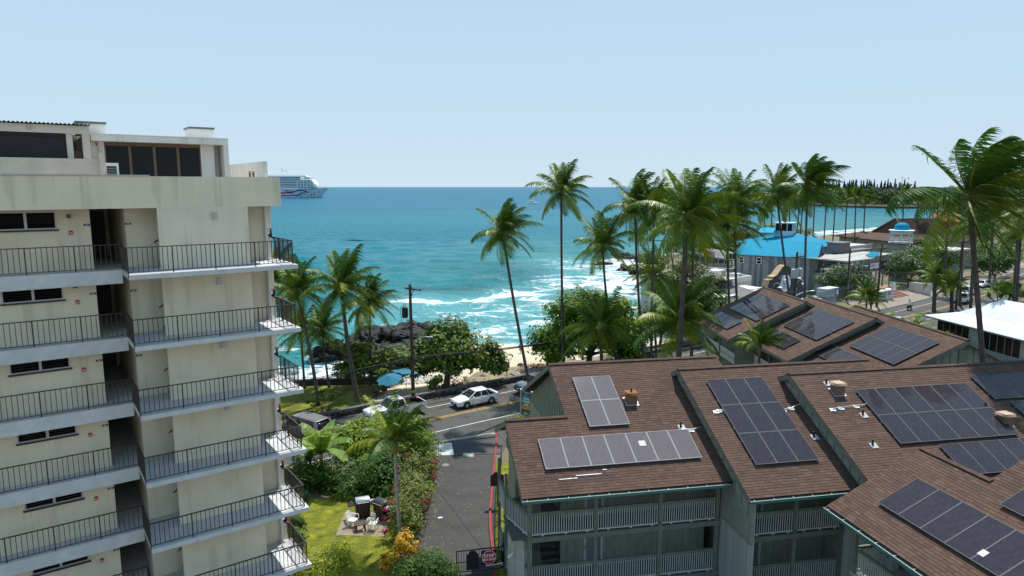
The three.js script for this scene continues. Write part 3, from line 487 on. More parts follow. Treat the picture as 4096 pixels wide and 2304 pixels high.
function ventBox(m, ye, u, t, label, rusty) {
  const p = V3(u, ye + t * SL, -t).applyMatrix4(m), th = thing('roof_vent', label, 'vent', p.toArray(), new THREE.Euler().setFromRotationMatrix(m, 'YXZ').y, 'box vents on the roofs');
  part('box', [slab([[-0.26, -0.13, 0.24], [0.26, -0.13, 0.24], [0.26, 0.42, 0.24], [-0.26, 0.42, 0.24]], 0.48)], rusty ? mat([0.26, 0.115, 0.06], 0.85, { map: rep(mottle, 1.5) }) : mat([0.24, 0.13, 0.08], 0.85, { map: rep(mottle, 1.5) }), th);
  part('lid', [slab([[-0.33, 0.42, 0.31], [0.33, 0.42, 0.31], [0.33, 0.55, 0.27], [-0.33, 0.55, 0.27]], 0.02), place(new THREE.CylinderGeometry(0.40, 0.46, 0.13, 4, 1), 0, 0.485, 0, 0, PI / 4)], rusty ? M.rust : mat([0.55, 0.38, 0.28], 0.7, { map: rep(mottle, 2) }), th);
  part('flashing', [bx(0.72, 0.012, 0.66, 0, 0.02, 0, 0, ROOFA)], M.galv, th);
  if (rusty) part('pipe', [bar([0, 0.5, 0], [0, 0.74, 0], 0.055, 0.05, 9)], M.black, th);
}
function ventPipe(m, ye, u, t, label) {
  const p = V3(u, ye + t * SL, -t).applyMatrix4(m), th = thing('vent_pipe', label, 'pipe', p.toArray(), new THREE.Euler().setFromRotationMatrix(m, 'YXZ').y, 'plumbing vent pipes on the roofs');
  part('pipe', [bar([0, -0.05, 0], [0, 0.3, 0], 0.05, 0.045, 9), bar([0, 0.03, 0], [0, 0.1, 0], 0.085, 0.055, 9)], M.black, th); part('flashing', [bx(0.36, 0.012, 0.34, 0.03, 0.03, 0.06, 0, ROOFA)], mat([0.42, 0.43, 0.45], 0.7), th);
}

// ================= front condominium =================
{
  const YE = 5.3, A = 0.184;
  const C = thing('condominium', 'sage green two-storey condominium with brown shingle roofs in the foreground', 'building', [0.444, 0, -28.54], A); C.updateMatrix();
  const inv = C.matrix.clone().invert(), U = [[0.444, 28.54, A], [10.52, 28.55, A], [16.18, 27.53, A], [13.66, 27.91, -1.36]].map(a => unitFrame(...a)), Lm = U.map(u => inv.clone().multiply(u));
  const rnd = rng(5), roof = [], fields = [];
  const spec = [ // u0,u1,T,Tr,bay, rows start
    { u0: 0, u1: 10.0, T: 8.05, Tr: 15.8, bay: { k: 3.12, t: 4.38, r: 7.6 }, ue: 13.2 }, { u0: 0, u1: 5.6, T: 7.9, Tr: 15.6, ue: 11.7 }, { u0: 0, u1: 17, T: 7.92, Tr: 15.6, ue: 17 }, { u0: 0, u1: 14, T: 8.2, Tr: 15, bay: { k: 3.4, t: 4.62, r: 8.6 }, ue: 14 }];
  const geos = [];
  spec.forEach((s, i) => {
    const wide = i < 2 ? s.ue : s.u1;
    for (const g of roofBody(s.u0, wide, s.T, s.Tr, YE, s.bay)) { g.applyMatrix4(Lm[i]); geos.push(g); }
    const y = t => YE + t * SL;
    fields.push({ list: shingleField(C, YE, 0, s.T, t => [s.bay && t > s.bay.t ? s.bay.k : s.u0, wide], rnd), ye: YE, m: Lm[i] });
    if (i < 3) fields.push({ list: shingleField(C, YE, s.T, Math.min(s.T + 4, s.Tr), () => [s.bay ? s.bay.k : s.u0, wide], rnd), ye: YE, m: Lm[i], rear: { T: s.T, yr: y(s.T) } });
  });
  const roofPart = part('roof', geos, M.underlay, C);
  // patched dull grey tabs and white mastic below the first array
  for (const s of fields[0].list) if ((s.t > 0.62 && s.t < 1.02 && s.u > 2.0 && s.u < 4.6) || (s.t > 5.9 && s.t < 7.1 && s.u > 3.3 && s.u < 5.8 && vnoise(s.u * 2.3, s.t * 3) > 0.45)) s.k = 5; 
  layShingles(roofPart, C, fields, 300);
  spec.forEach((s, i) => { ridgeCap(roofPart, Lm[i], s.bay ? s.bay.k : s.u0, i < 2 ? s.ue : s.u1, YE + s.T * SL, s.T, rnd); if (s.bay) ridgeCap(roofPart, Lm[i], s.u0, s.bay.k + 0.1, YE + s.bay.t * SL, s.bay.t, rnd); });
  { const g = []; const r2 = rng(9); for (const [a, b, t] of [[1.9, 2.75, 0.80], [2.75, 3.95, 0.93], [4.1, 4.25, 1.13]]) for (let u = a; u < b; u += 0.05) g.push(bx(0.055, 0.012, 0.02 + 0.03 * r2(), u, YE + t * SL + 0.042, -t + 0.02 * r2(), 0, ROOFA)); part('mastic_patch', g, M.white, roofPart); }
  // barge boards, gutters, gable walls, rake walls between the staggered units
  spec.forEach((s, i) => {
    const y = t => YE + t * SL, tr = [], wl = [], gt = [], gw = [], u0 = s.u0, yR = y(s.T), L = s.bay ? s.bay.k : u0, wide = i < 2 ? s.u1 : s.u1;
    const rake = (u, t0, t1, rear) => beam([u, (rear ? yR - (t0 - s.T) * SL : y(t0)) - 0.15, -t0], [u, (rear ? yR - (t1 - s.T) * SL : y(t1)) - 0.15, -t1], 0.05, 0.24);
    if (s.bay) {
      tr.push(rake(u0 + 0.02, 0, s.bay.t), rake(L + 0.02, s.bay.t + 0.1, s.T), rake(L + 0.02, s.T, s.Tr, true));
      const yb = y(s.bay.t); tr.push(beam([u0 + 0.02, yb - 0.15, -s.bay.t], [u0 + 0.02, yb - (s.bay.r - s.bay.t) * SL - 0.15, -s.bay.r], 0.05, 0.24));
      // gable wall of the taller part, with battens
      const G = [[L + 0.5, 2.5, -(s.bay.t - 1)], [L + 0.5, y(s.bay.t) - 0.8, -(s.bay.t - 1)], [L + 0.5, yR - 0.17, -s.T], [L + 0.5, 5.2, -(s.T + 7.2)], [L + 0.5, -1.6, -(s.T + 7.2)], [L + 0.5, -1.6, -(s.bay.t - 1)]];
      wl.push(slab(G, 0.15));
      for (let t = s.bay.t - 0.6; t < s.T + 7; t += 0.4) { const yt = t < s.T ? y(t) : yR - (t - s.T) * SL; if (yt - 0.2 > 5.3) gw.push(span(L + 0.47, L + 0.497, 4.9, yt - 0.2, -t - 0.025, -t + 0.025)); }
      // left bay gable
      const GB = [[u0 + 0.55, y(1.2) - 0.2, -1.2], [u0 + 0.55, y(s.bay.t) - 0.2, -s.bay.t], [u0 + 0.55, 5.4, -(s.bay.r - 0.4)], [u0 + 0.55, 5.0, -(s.bay.r - 0.4)], [u0 + 0.55, 5.0, -1.2]];
      if (i === 0) { wl.push(slab(GB, 0.12)); for (let t = 1.5; t < 7; t += 0.4) { const yt = t < s.bay.t ? y(t) : y(s.bay.t) - (t - s.bay.t) * SL; gw.push(span(u0 + 0.52, u0 + 0.547, 5.02, yt - 0.22, -t - 0.02, -t + 0.02)); } }
    } else {
      tr.push(rake(u0 + 0.02, 0, s.T), rake(u0 + 0.02, s.T, s.Tr, true));
      // rake wall: stands on the neighbour's lower slope
      const G = [[u0 + 0.22, y(0) - 1.35, -0.1], [u0 + 0.22, y(0) - 0.15, -0.1], [u0 + 0.22, yR - 0.15, -s.T], [u0 + 0.22, y(1) - 0.2, -(s.T + 6.9)], [u0 + 0.22, 3.0, -(s.T + 6.9)], [u0 + 0.22, 3.0, -0.1]];
      wl.push(slab(G, 0.12));
      for (let t = 0.4; t < s.T; t += 0.62) gw.push(span(u0 + 0.19, u0 + 0.217, y(t) - 1.2, y(t) - 0.24, -t - 0.03, -t + 0.03));
    }
    // gutter
    const ge = i === 0 ? 9.95 : i === 1 ? 4.85 : s.u1;
    if (i !== 2) {
      gt.push(beam([u0 - 0.02, YE - 0.13, 0.02], [ge, YE - 0.13, 0.02], 0.012, 0.13), beam([u0 - 0.02, YE - 0.19, 0.08], [ge, YE - 0.19, 0.08], 0.12, 0.012));
      gt.push(beam([u0 - 0.02, YE - 0.13, 0.145], [ge, YE - 0.13, 0.145], 0.018, 0.12)); const lip = [beam([u0 - 0.02, YE - 0.058, 0.147], [ge, YE - 0.058, 0.147], 0.03, 0.022)]; for (let u = u0 + 0.2; u < ge; u += 0.95) lip.push(span(u, u + 0.03, YE - 0.06, YE - 0.045, -0.02, 0.15));
      const gp = part('gutter', gt.map(g => g.applyMatrix4(Lm[i])), M.gutter, C); part('gutter_lip', lip.map(g => g.applyMatrix4(Lm[i])), mat([0.42, 0.44, 0.42], 0.6), gp);
      tr.push(beam([u0 + 0.05, YE - 0.17, -0.03], [ge, YE - 0.17, -0.03], 0.03, 0.2));
    }
    part('barge_board', tr.map(g => g.applyMatrix4(Lm[i])), M.sageTrim, C);
    const w = part('gable_wall', wl.map(g => g.applyMatrix4(Lm[i])), M.sage, C);
    if (gw.length) part('batten', gw.map(g => g.applyMatrix4(Lm[i])), M.sageTrim, w);
  });
  // facade of one unit: storeys of decks, posts, railings, panelled walls and screen doors
  const latt = new THREE.MeshStandardMaterial({ roughness: 0.6, side: THREE.DoubleSide }); latt.color.setRGB(0.6, 0.62, 0.62);
  function latticeGeo(w, h) { const g = [], n = 0.085; for (let i = -h; i < w; i += n) { const x0 = Math.max(i, 0), y0 = x0 - i, x1 = Math.min(i + h, w), y1 = x1 - i; if (x1 - x0 > 0.02) { g.push(beam([x0, y0, 0], [x1, y1, 0], 0.008, 0.008), beam([w - x0, y0, 0.01], [w - x1, y1, 0.01], 0.008, 0.008)); } } return merge(g); }
  M.doorLeaf = mat([0.17, 0.15, 0.12], 0.7);
  const baseBal = bx(0.035, 0.9, 0.03);
  let bal = 0; const balRest = [];
  function railRun(P0, P1, f, m, n, parent) { // deck railing from P0 to P1 (x,z in unit frame)
    const pt = (t, y) => [mix(P0[0], P1[0], t), f + y, mix(P0[1], P1[1], t)];
    const top = part('railing', [beam(pt(0, 1.12), pt(1, 1.12), 0.1, 0.13)].map(g => g.applyMatrix4(m)), M.sageTrim, parent), bot = part('bottom_rail', [beam(pt(0, 0.09), pt(1, 0.09), 0.06, 0.06), ...[0.18, 0.55, 0.9].map(t => bx(0.1, 0.1, 0.07, ...pt(t, 0.03)))].map(g => g.applyMatrix4(m)), M.baluster, top);
    for (let i = 0; i < n; i++) { const g = pt((i + 0.5) / n, 0.585); if (bal < 290) { const b = part('baluster', baseBal, M.baluster, top); const mm = m.clone().multiply(new THREE.Matrix4().makeTranslation(...g)); mm.decompose(b.position, b.quaternion, b.scale); bal++; } else balRest.push(baseBal.clone().translate(...g).applyMatrix4(m)); }
  }
  function facade(i, posts, doors, x1, tR = 1.1, tW = 2.6) {
    const m = Lm[i], ap = g => g.map(q => q.applyMatrix4(m));
    for (const [f, h, k] of [[0.2, 2.5, 0], [2.87, 2.45, 1]]) {
      part('deck', ap([span(posts[0] - 0.1, x1, f - 0.12, f, -tW, -tR + 0.05)]), M.deck, C);
      part('deck_beam', ap([span(posts[0] - 0.12, x1, f - 0.26, f - 0.02, -tR - 0.06, -tR + 0.115)]), M.sageTrim, C);
      const wall = part('panel_wall', ap([...(() => { const g = []; let a = posts[0] + 1.9; if (i !== 0) a = posts[0]; const cuts = doors.concat([[x1, x1]]); for (const [d0, d1] of cuts) { if (d0 > a) g.push(span(a, d0, f, f + h, -tW - 0.12, -tW)); if (d1 > d0) g.push(span(d0, d1, f + 2.05, f + h, -tW - 0.12, -tW)); a = d1; } return g; })()]), M.sage, C);
      const gv = []; for (let u = posts[0] + (i ? 0.3 : 2.2); u < x1; u += 0.41) if (!doors.some(d => u > d[0] - 0.12 && u < d[1] + 0.12)) gv.push(span(u, u + 0.014, f, f + h, -tW + 0.0005, -tW + 0.004)); if (gv.length) part('board_joint', ap(gv), M.black, wall);
      for (const [d0, d1] of doors) {
        const fr = part('screen_door', ap([span(d0, d0 + 0.11, f + 0.04, f + 2.05, -tW - 0.05, -tW + 0.02), span(d1 - 0.11, d1, f + 0.04, f + 2.05, -tW - 0.05, -tW + 0.02), span(d0 + 0.11, d1 - 0.11, f + 1.94, f + 2.05, -tW - 0.05, -tW + 0.02), span(d0 + 0.11, d1 - 0.11, f + 0.04, f + 0.16, -tW - 0.05, -tW + 0.02)]), M.baluster, C);
        part('lattice', ap([latticeGeo(d1 - d0 - 0.22, 1.78).translate(d0 + 0.11, f + 0.16, -tW)]), latt, fr); part('door_leaf', ap([span(d0 + 0.02, d1 - 0.02, f + 0.02, f + 2.04, -tW - 0.62, -tW - 0.57)]), M.doorLeaf, fr);
        part('door_pull', ap([span(d0 + 0.04, d0 + 0.07, f + 0.95, f + 1.15, -tW + 0.02, -tW + 0.05)]), M.black, fr);
      }
      for (let q = 0; q + 1 < posts.length; q++) railRun([posts[q] + 0.09, -tR], [posts[q + 1] - 0.09, -tR], f, m, Math.round((posts[q + 1] - posts[q]) / 0.125), C);
    }
    for (const u of posts) { const p = part('post', ap([span(u - 0.085, u + 0.085, -1, 5.15, -tR - 0.08, -tR + 0.08)]), M.sageTrim, C); part('bolt', ap([0.1, 0.35, 2.75, 3.0].map(y => bar([u, y, -tR + 0.08], [u, y, -tR + 0.1], 0.03, 0.03, 8))), M.blackMetal, p); }
    part('inner_wall', ap([span(posts[0] + (i ? 0.3 : 2.0), x1, -1, 5.2, -tW - 6, -tW - 1.3)]), M.sage, C);
    part('soffit', ap([span(0.3, x1 + 0.1, 5.02, 5.09, -tW - 0.5, -0.1)]), M.sageTrim, C);
  }
  facade(0, [0.58, 3.77, 7.0, 9.95], [[3.68, 4.66]], 10.1);
  facade(1, [0.62, 3.05, 5.5], [[1.35, 2.3]], 5.7);
  // fin walls of lapped siding at the ends of units 2 and 3
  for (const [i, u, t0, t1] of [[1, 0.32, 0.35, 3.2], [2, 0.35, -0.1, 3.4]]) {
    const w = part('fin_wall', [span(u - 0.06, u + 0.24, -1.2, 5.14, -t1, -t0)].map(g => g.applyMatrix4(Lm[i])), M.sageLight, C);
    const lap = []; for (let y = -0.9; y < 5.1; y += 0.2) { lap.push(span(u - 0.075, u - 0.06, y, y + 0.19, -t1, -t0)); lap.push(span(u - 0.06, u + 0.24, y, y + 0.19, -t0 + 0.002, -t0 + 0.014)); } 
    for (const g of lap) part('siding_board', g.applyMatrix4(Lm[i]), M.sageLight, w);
  }
  // left end: corner deck, stair and landing enclosure
  {
    const m = Lm[0], ap = g => g.map(q => q.applyMatrix4(m));
    part('stair_flight', ap([...Array(9).keys()].map(k => span(1.55, 2.55, 0.1 + k * 0.28, 0.28 + k * 0.28, -2.95 - k * 0.27, -2.65 - k * 0.27))), M.deck, C);
    part('stair_stringer', ap([beam([2.6, 0.35, -2.6], [2.6, 2.9, -5.0], 0.06, 0.28), beam([1.5, 0.35, -2.6], [1.5, 2.9, -5.0], 0.06, 0.28)]), M.sageTrim, C);
    for (const f of [0.2, 2.87]) {
      part('landing', ap([span(-0.02, 2.5, f - 0.12, f - 0.003, -5.2, -2.6), span(-0.25, 0.58, f - 0.121, f - 0.002, -3.4, -1.1)]), M.deck, C);
      railRun([0.5, -1.15], [-0.15, -3.2], f, m, 14, C); railRun([-0.15, -3.2], [-0.15, -5.2], f, m, 14, C); railRun([0.75, -3.6], [1.5, -3.6], f, m, 7, C);
    }
    for (const y of [0.2, 2.87]) part('landing_screen', ap([span(0.95, 1.45, y, y + 1.1, -2.65, -2.58)]), mat([0.16, 0.14, 0.12], 0.8), C);
    for (const z of [-3.3, -5.3]) part('post', ap([span(-0.22, -0.08, -1.4, 5.1, z, z + 0.15)]), M.sageTrim, C);
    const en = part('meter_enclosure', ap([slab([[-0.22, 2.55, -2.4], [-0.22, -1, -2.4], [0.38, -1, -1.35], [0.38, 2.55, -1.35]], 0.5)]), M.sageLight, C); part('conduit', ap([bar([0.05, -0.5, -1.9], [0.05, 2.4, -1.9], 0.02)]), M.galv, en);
    part('security_camera', ap([bar([-0.05, 1.6, -2.0], [-0.3, 1.55, -1.8], 0.05, 0.05, 10)]), M.white, en);
  }
  part('rear_body', [span(3.7, 13, -1.6, 5.2, -15, -6), span(0.7, 4, -1.6, 5.2, -7.2, -5.2)].map(g => g.applyMatrix4(Lm[0])).concat([span(0.4, 11, -1.6, 5.2, -14.8, -6)].map(g => g.applyMatrix4(Lm[1])), [span(0.4, 17, -1.6, 5.2, -14.8, -3.5)].map(g => g.applyMatrix4(Lm[2])), [span(3, 14, -1.6, 5.2, -14, -4.2)].map(g => g.applyMatrix4(Lm[3]))), M.sage, C);
  // wing at the right: lanai with railing below its eave
  {
    const m = Lm[3], ap = g => g.map(q => q.applyMatrix4(m));
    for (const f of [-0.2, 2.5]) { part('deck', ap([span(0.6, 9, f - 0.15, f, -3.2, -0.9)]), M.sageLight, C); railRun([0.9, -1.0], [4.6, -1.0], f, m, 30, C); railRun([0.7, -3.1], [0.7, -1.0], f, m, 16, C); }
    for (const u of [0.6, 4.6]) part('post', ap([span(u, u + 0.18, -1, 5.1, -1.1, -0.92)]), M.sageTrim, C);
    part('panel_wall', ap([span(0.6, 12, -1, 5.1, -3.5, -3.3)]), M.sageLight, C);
    part('soffit', ap([span(0.4, 12, 5.02, 5.09, -3.4, -0.1)]), M.sageTrim, C);
  }
  if (balRest.length) stuff(part('baluster_rows', balRest, M.baluster, C));
  // ridge clips
  // ---- things on these roofs ----
  { const s7 = solarArray(U[0], YE, 1.37, 1.31, 7, 1, 1.108, 1.88, 'row of seven pale striped solar panels low on the left roof', false); const k = part('white_label', [rbx(0.34, 0.012, 0.34, 0.005)], mat([0.6, 0.57, 0.52], 0.8), s7); k.position.set(4.6 * 1.108, 0.156, -1.15); }
  solarArray(U[0], YE, 4.15, 3.55, 2, 2, 1.06, 1.83, 'block of four pale striped solar panels above the row of seven', false);
  solarArray(U[1], YE, 1.15, 1.57, 3, 3, 1.09, 1.96, 'block of nine solar panels on the middle roof');
  solarArray(U[2], YE, 2.91, 3.08, 6, 2, 1.11, 1.88, 'two long rows of dark solar panels on the right roof', true);
  solarArray(U[2], YE, 2.91 + 1.11 * 1.72, 1.18, 6, 1, 1.11, 1.88, 'lower row of dark solar panels partly behind the near roof ridge', true);
  solarArray(U[2], YE, 10.3, 5.3, 4, 1, 1.11, 1.88, 'solar panels in palm shadow near the top right ridge', true);
  solarArray(U[2], YE, 11.0, 3.4, 3, 1, 1.11, 1.88, 'solar panels at the right edge below the palm shadow', true);
  { const s7 = solarArray(U[3], YE, 1.5, 1.28, 7, 1, 1.12, 2.06, 'slanting row of solar panels on the nearest roof, bottom right', true); const k = part('white_label', [rbx(0.26, 0.012, 0.3, 0.005)], mat([0.6, 0.57, 0.52], 0.8), s7); k.position.set(4.55, 0.156, -0.5); }
  solarArray(U[3], YE, 4.7, 3.75, 4, 1, 1.12, 1.9, 'short row of solar panels at the right edge of nearest roof', true);
  ventBox(U[0], YE, 6.9, 5.1, 'rusty box vent with black pipe right of the four panels', true);
  ventBox(U[2], YE, 1.95, 6.5, 'tan box vent near the ridge left of the dark panels');
  ventBox(U[2], YE, 9.6, 3.9, 'tan box vent right of the two long panel rows');
  ventPipe(U[0], YE, 8.9, 3.25, 'black vent pipe above the right end of the seven panels');
  ventPipe(U[1], YE, 5.05, 2.95, 'black vent pipe in the roof shadow beside the nine panels');
  ventPipe(U[2], YE, 2.3, 4.95, 'vent pipe left of the two long panel rows');
  ventPipe(U[2], YE, 1.55, 3.2, 'lowest vent pipe beside the near roof valley');
  ventPipe(U[2], YE, 1.7, 7.1, 'vent pipe just behind the tan box vent');
  ventPipe(U[2], YE, 9.4, 4.9, 'vent pipe at the right end of the upper long row');
  const conduit = (m, pts, label) => { const t = new THREE.Group(); t.name = numbered('conduit'); tag(t, label, 'conduit', 'metal conduits on the roofs'); scene.add(t); const P = pts.map(([u, tt, h]) => V3(u, YE + tt * SL + h, -tt).applyMatrix4(m).toArray()); const g = []; for (let i = 0; i + 1 < P.length; i++) g.push(bar(P[i], P[i + 1], 0.022)); part('pipe', g, M.alu, t); part('bracket', P.slice(1, -1).concat([P[0]]).map(p => bx(0.28, 0.03, 0.2, p[0], p[1] - 0.06, p[2], 0, ROOFA)), M.white, t); };
  conduit(U[0], [[9.0, 3.0, 0.12], [9.35, 2.95, 0.12], [9.9, 3.05, 0.12]], 'short metal conduit at the right end of the seven panels');
  conduit(U[1], [[4.4, 4.6, 0.12], [4.9, 4.7, 0.12], [5.6, 4.75, 0.3]], 'thin conduit running from the nine panels to the next roof');
  conduit(U[2], [[0.9, 5.35, 0.12], [1.4, 5.4, 0.12], [2.3, 5.45, 0.12], [2.95, 5.5, 0.12]], 'long metal conduit left of the two long panel rows');
  conduit(U[1], [[0.75, 4.8, 0.12], [0.95, 4.85, 0.12], [1.3, 4.75, 0.12]], 'bent conduit with white fitting left of the nine panels');
}

// ================= condominium behind =================
{
  const YE = 5.3, A = -1.51, C = thing('condominium', 'sage green condominium with three stepped brown roofs behind the first', 'building', [23.88, 0, -44.75], A); C.updateMatrix();
  const inv = C.matrix.clone().invert(), U = [[19.64, 60.49, A], [21.86, 52.7, A], [23.88, 44.75, A]].map(a => unitFrame(...a)), Lm = U.map(u => inv.clone().multiply(u)), Ls = [9.2, 10.9, 13.8], T = 7.07, rnd = rng(31), geos = [], fields = [];
  Ls.forEach((L, i) => {
    for (const g of roofBody(-L, 0, T, 14.2, YE)) geos.push(g.applyMatrix4(Lm[i]));
    fields.push({ list: shingleField(C, YE, 0, T, () => [-L, 0], rnd, 0.42, 0.2), ye: YE, m: Lm[i] });
  });
  const roof = part('roof', geos, M.underlay, C); layShingles(roof, C, fields, 0);
  Ls.forEach((L, i) => {
    const y = t => YE + t * SL, yR = y(T); ridgeCap(roof, Lm[i], -L, 0, yR, T, rnd);
    const ap = g => g.map(q => q.applyMatrix4(Lm[i]));
    part('barge_board', ap([beam([-0.02, y(0) - 0.15, 0], [-0.02, yR - 0.15, -T], 0.05, 0.26), beam([-0.02, yR - 0.15, -T], [-0.02, YE - 0.15, -14.2], 0.05, 0.26), beam([-L, YE - 0.15, 0.03], [0, YE - 0.15, 0.03], 0.05, 0.22)]), M.sageTrim, C);
    const w = part('gable_wall', ap([slab([[-0.5, -1.6, -0.9], [-0.5, -1.6, -13.4], [-0.5, YE + 0.2, -13.4], [-0.5, yR - 0.16, -T], [-0.5, YE + 0.25, -0.9]], 0.15), span(-L + 0.5, -0.66, -1.6, 5.2, -13.4, -2.6)]), M.sage, C);
    const bt = []; for (let t = 1.3; t < 13.2; t += 0.55) { const yt = t < T ? y(t) : yR - (t - T) * SL; bt.push(span(-0.498, -0.47, 4.4, yt - 0.2, -t - 0.025, -t + 0.025)); } bt.push(span(-0.497, -0.465, 5.9, 5.96, -13.2, -1.2)); part('batten', ap(bt), M.sageTrim, w);
    if (i === 2) { const lv = part('louvre_vent', ap([span(-0.497, -0.45, 6.7, 8.0, -7.5, -6.8)]), M.sageTrim, w); part('louvre', ap([0, 1, 2, 3, 4, 5].map(k => bx(0.06, 0.02, 0.66, -0.42, 6.85 + k * 0.2, -7.15, 0, 0, 0.6))), M.sageLight, lv); }
    // lanai with turned white balusters under the eave at the near end
    const f = 2.7; part('deck', ap([span(-L, -0.5, f - 0.2, f, -2.6, -0.9)]), M.sageTrim, C);
    const rl = part('railing', ap([beam([-L, f + 1.0, -0.95], [-0.55, f + 1.0, -0.95], 0.08, 0.08), beam([-L, f + 0.1, -0.95], [-0.55, f + 0.1, -0.95], 0.06, 0.06)]), M.white, C); const bl = []; for (let u = -L + 0.2; u < -0.6; u += 0.18) bl.push(lathe([[0.02, 0.1], [0.045, 0.3], [0.02, 0.5], [0.045, 0.75], [0.02, 0.98]], 6, u, f, -0.95)); stuff(part('baluster_rows', ap(bl), M.white, rl));
    for (const u of [-0.68, -L / 2]) part('post', ap([span(u, u + 0.17, -1.6, 5.15, -1.05, -0.87)]), M.sageTrim, C);
  });
  const P = [[-7.58, 2.92, 6.75, 3.04], [-6.86, 2.82, 5.91, 3.06], [-6.9, 2.81, 5.67, 3.2]], nm = ['farthest', 'middle', 'nearest'];
  P.forEach(([u, t, w, h], i) => { solarArray(U[i], YE, u, t, 5, 2, w / 5, h * SLL / 2, 'two rows of dark solar panels on the ' + nm[i] + ' stepped roof behind'); if (i < 2) solarArray(U[i], YE, u - 0.2, 0.75, 4, 1, w / 5, 1.6, 'single low row of solar panels on the ' + nm[i] + ' stepped roof behind'); else solarArray(U[i], YE, u - 1.6, 0.85, 4, 1, w / 5, 1.6, 'low row of solar panels half hidden on the nearest stepped roof behind'); });
}

// ================= the town along the shore =================
const AL = 0.6435;
M.blueRoof = phys([0.010, 0.40, 0.62], 0.75, { specularIntensity: 0.3, map: rep(mottle, 0.15) }); M.greyWood = mat([0.36, 0.375, 0.40], 0.9, { map: rep(streak, 0.5, 0.2), bumpMap: rep(rough8, 1), bumpScale: 0.01 }); M.greyWoodDark = mat([0.20, 0.21, 0.225], 0.9, { map: rep(streak, 0.4) });
M.brownRoof = mat([0.115, 0.064, 0.045], 0.95, { map: rep(mottle, 0.2) }); M.paleRoof = mat([0.66, 0.64, 0.60], 0.85, { map: rep(mottle, 0.15) }); M.greyRoof = mat([0.22, 0.22, 0.21], 0.9, { map: rep(mottle, 0.2) });
function seamRoof(poly, step, th = 0.1, rib = 0.07) { // metal roof sheet with standing seams running from the first edge upwards
  const P = poly.map(p => V3(...p)), g = [slab(poly, th)], n = P[1].clone().sub(P[0]).cross(P[2].clone().sub(P[0])).normalize(), ex = P[1].clone().sub(P[0]), L = ex.length(); ex.normalize(); const ey = n.clone().cross(ex);
  const Q = P.map(p => [p.clone().sub(P[0]).dot(ex), p.clone().sub(P[0]).dot(ey)]); let x0 = Math.min(...Q.map(q => q[0])), x1 = Math.max(...Q.map(q => q[0]));
  for (let x = x0 + step / 2; x < x1; x += step) { const ys = []; for (let i = 0; i < Q.length; i++) { const a = Q[i], b = Q[(i + 1) % Q.length]; if ((a[0] - x) * (b[0] - x) < 0) ys.push(a[1] + (b[1] - a[1]) * (x - a[0]) / (b[0] - a[0])); } if (ys.length >= 2) { const lo = Math.min(...ys), hi = Math.max(...ys); if (hi - lo > 0.1) { const A = P[0].clone().addScaledVector(ex, x).addScaledVector(ey, lo).addScaledVector(n, 0.02), B = P[0].clone().addScaledVector(ex, x).addScaledVector(ey, hi).addScaledVector(n, 0.02); g.push(beam(A.toArray(), B.toArray(), 0.05, rib)); } } }
  return merge(g);
}
function boards(x0, x1, y0, y1, z, step, r) { const g = []; for (let x = x0; x < x1; x += step) g.push(span(x, Math.min(x + step - 0.03, x1), y0, y1, z - 0.02, z + 0.02 * r())); return g; }
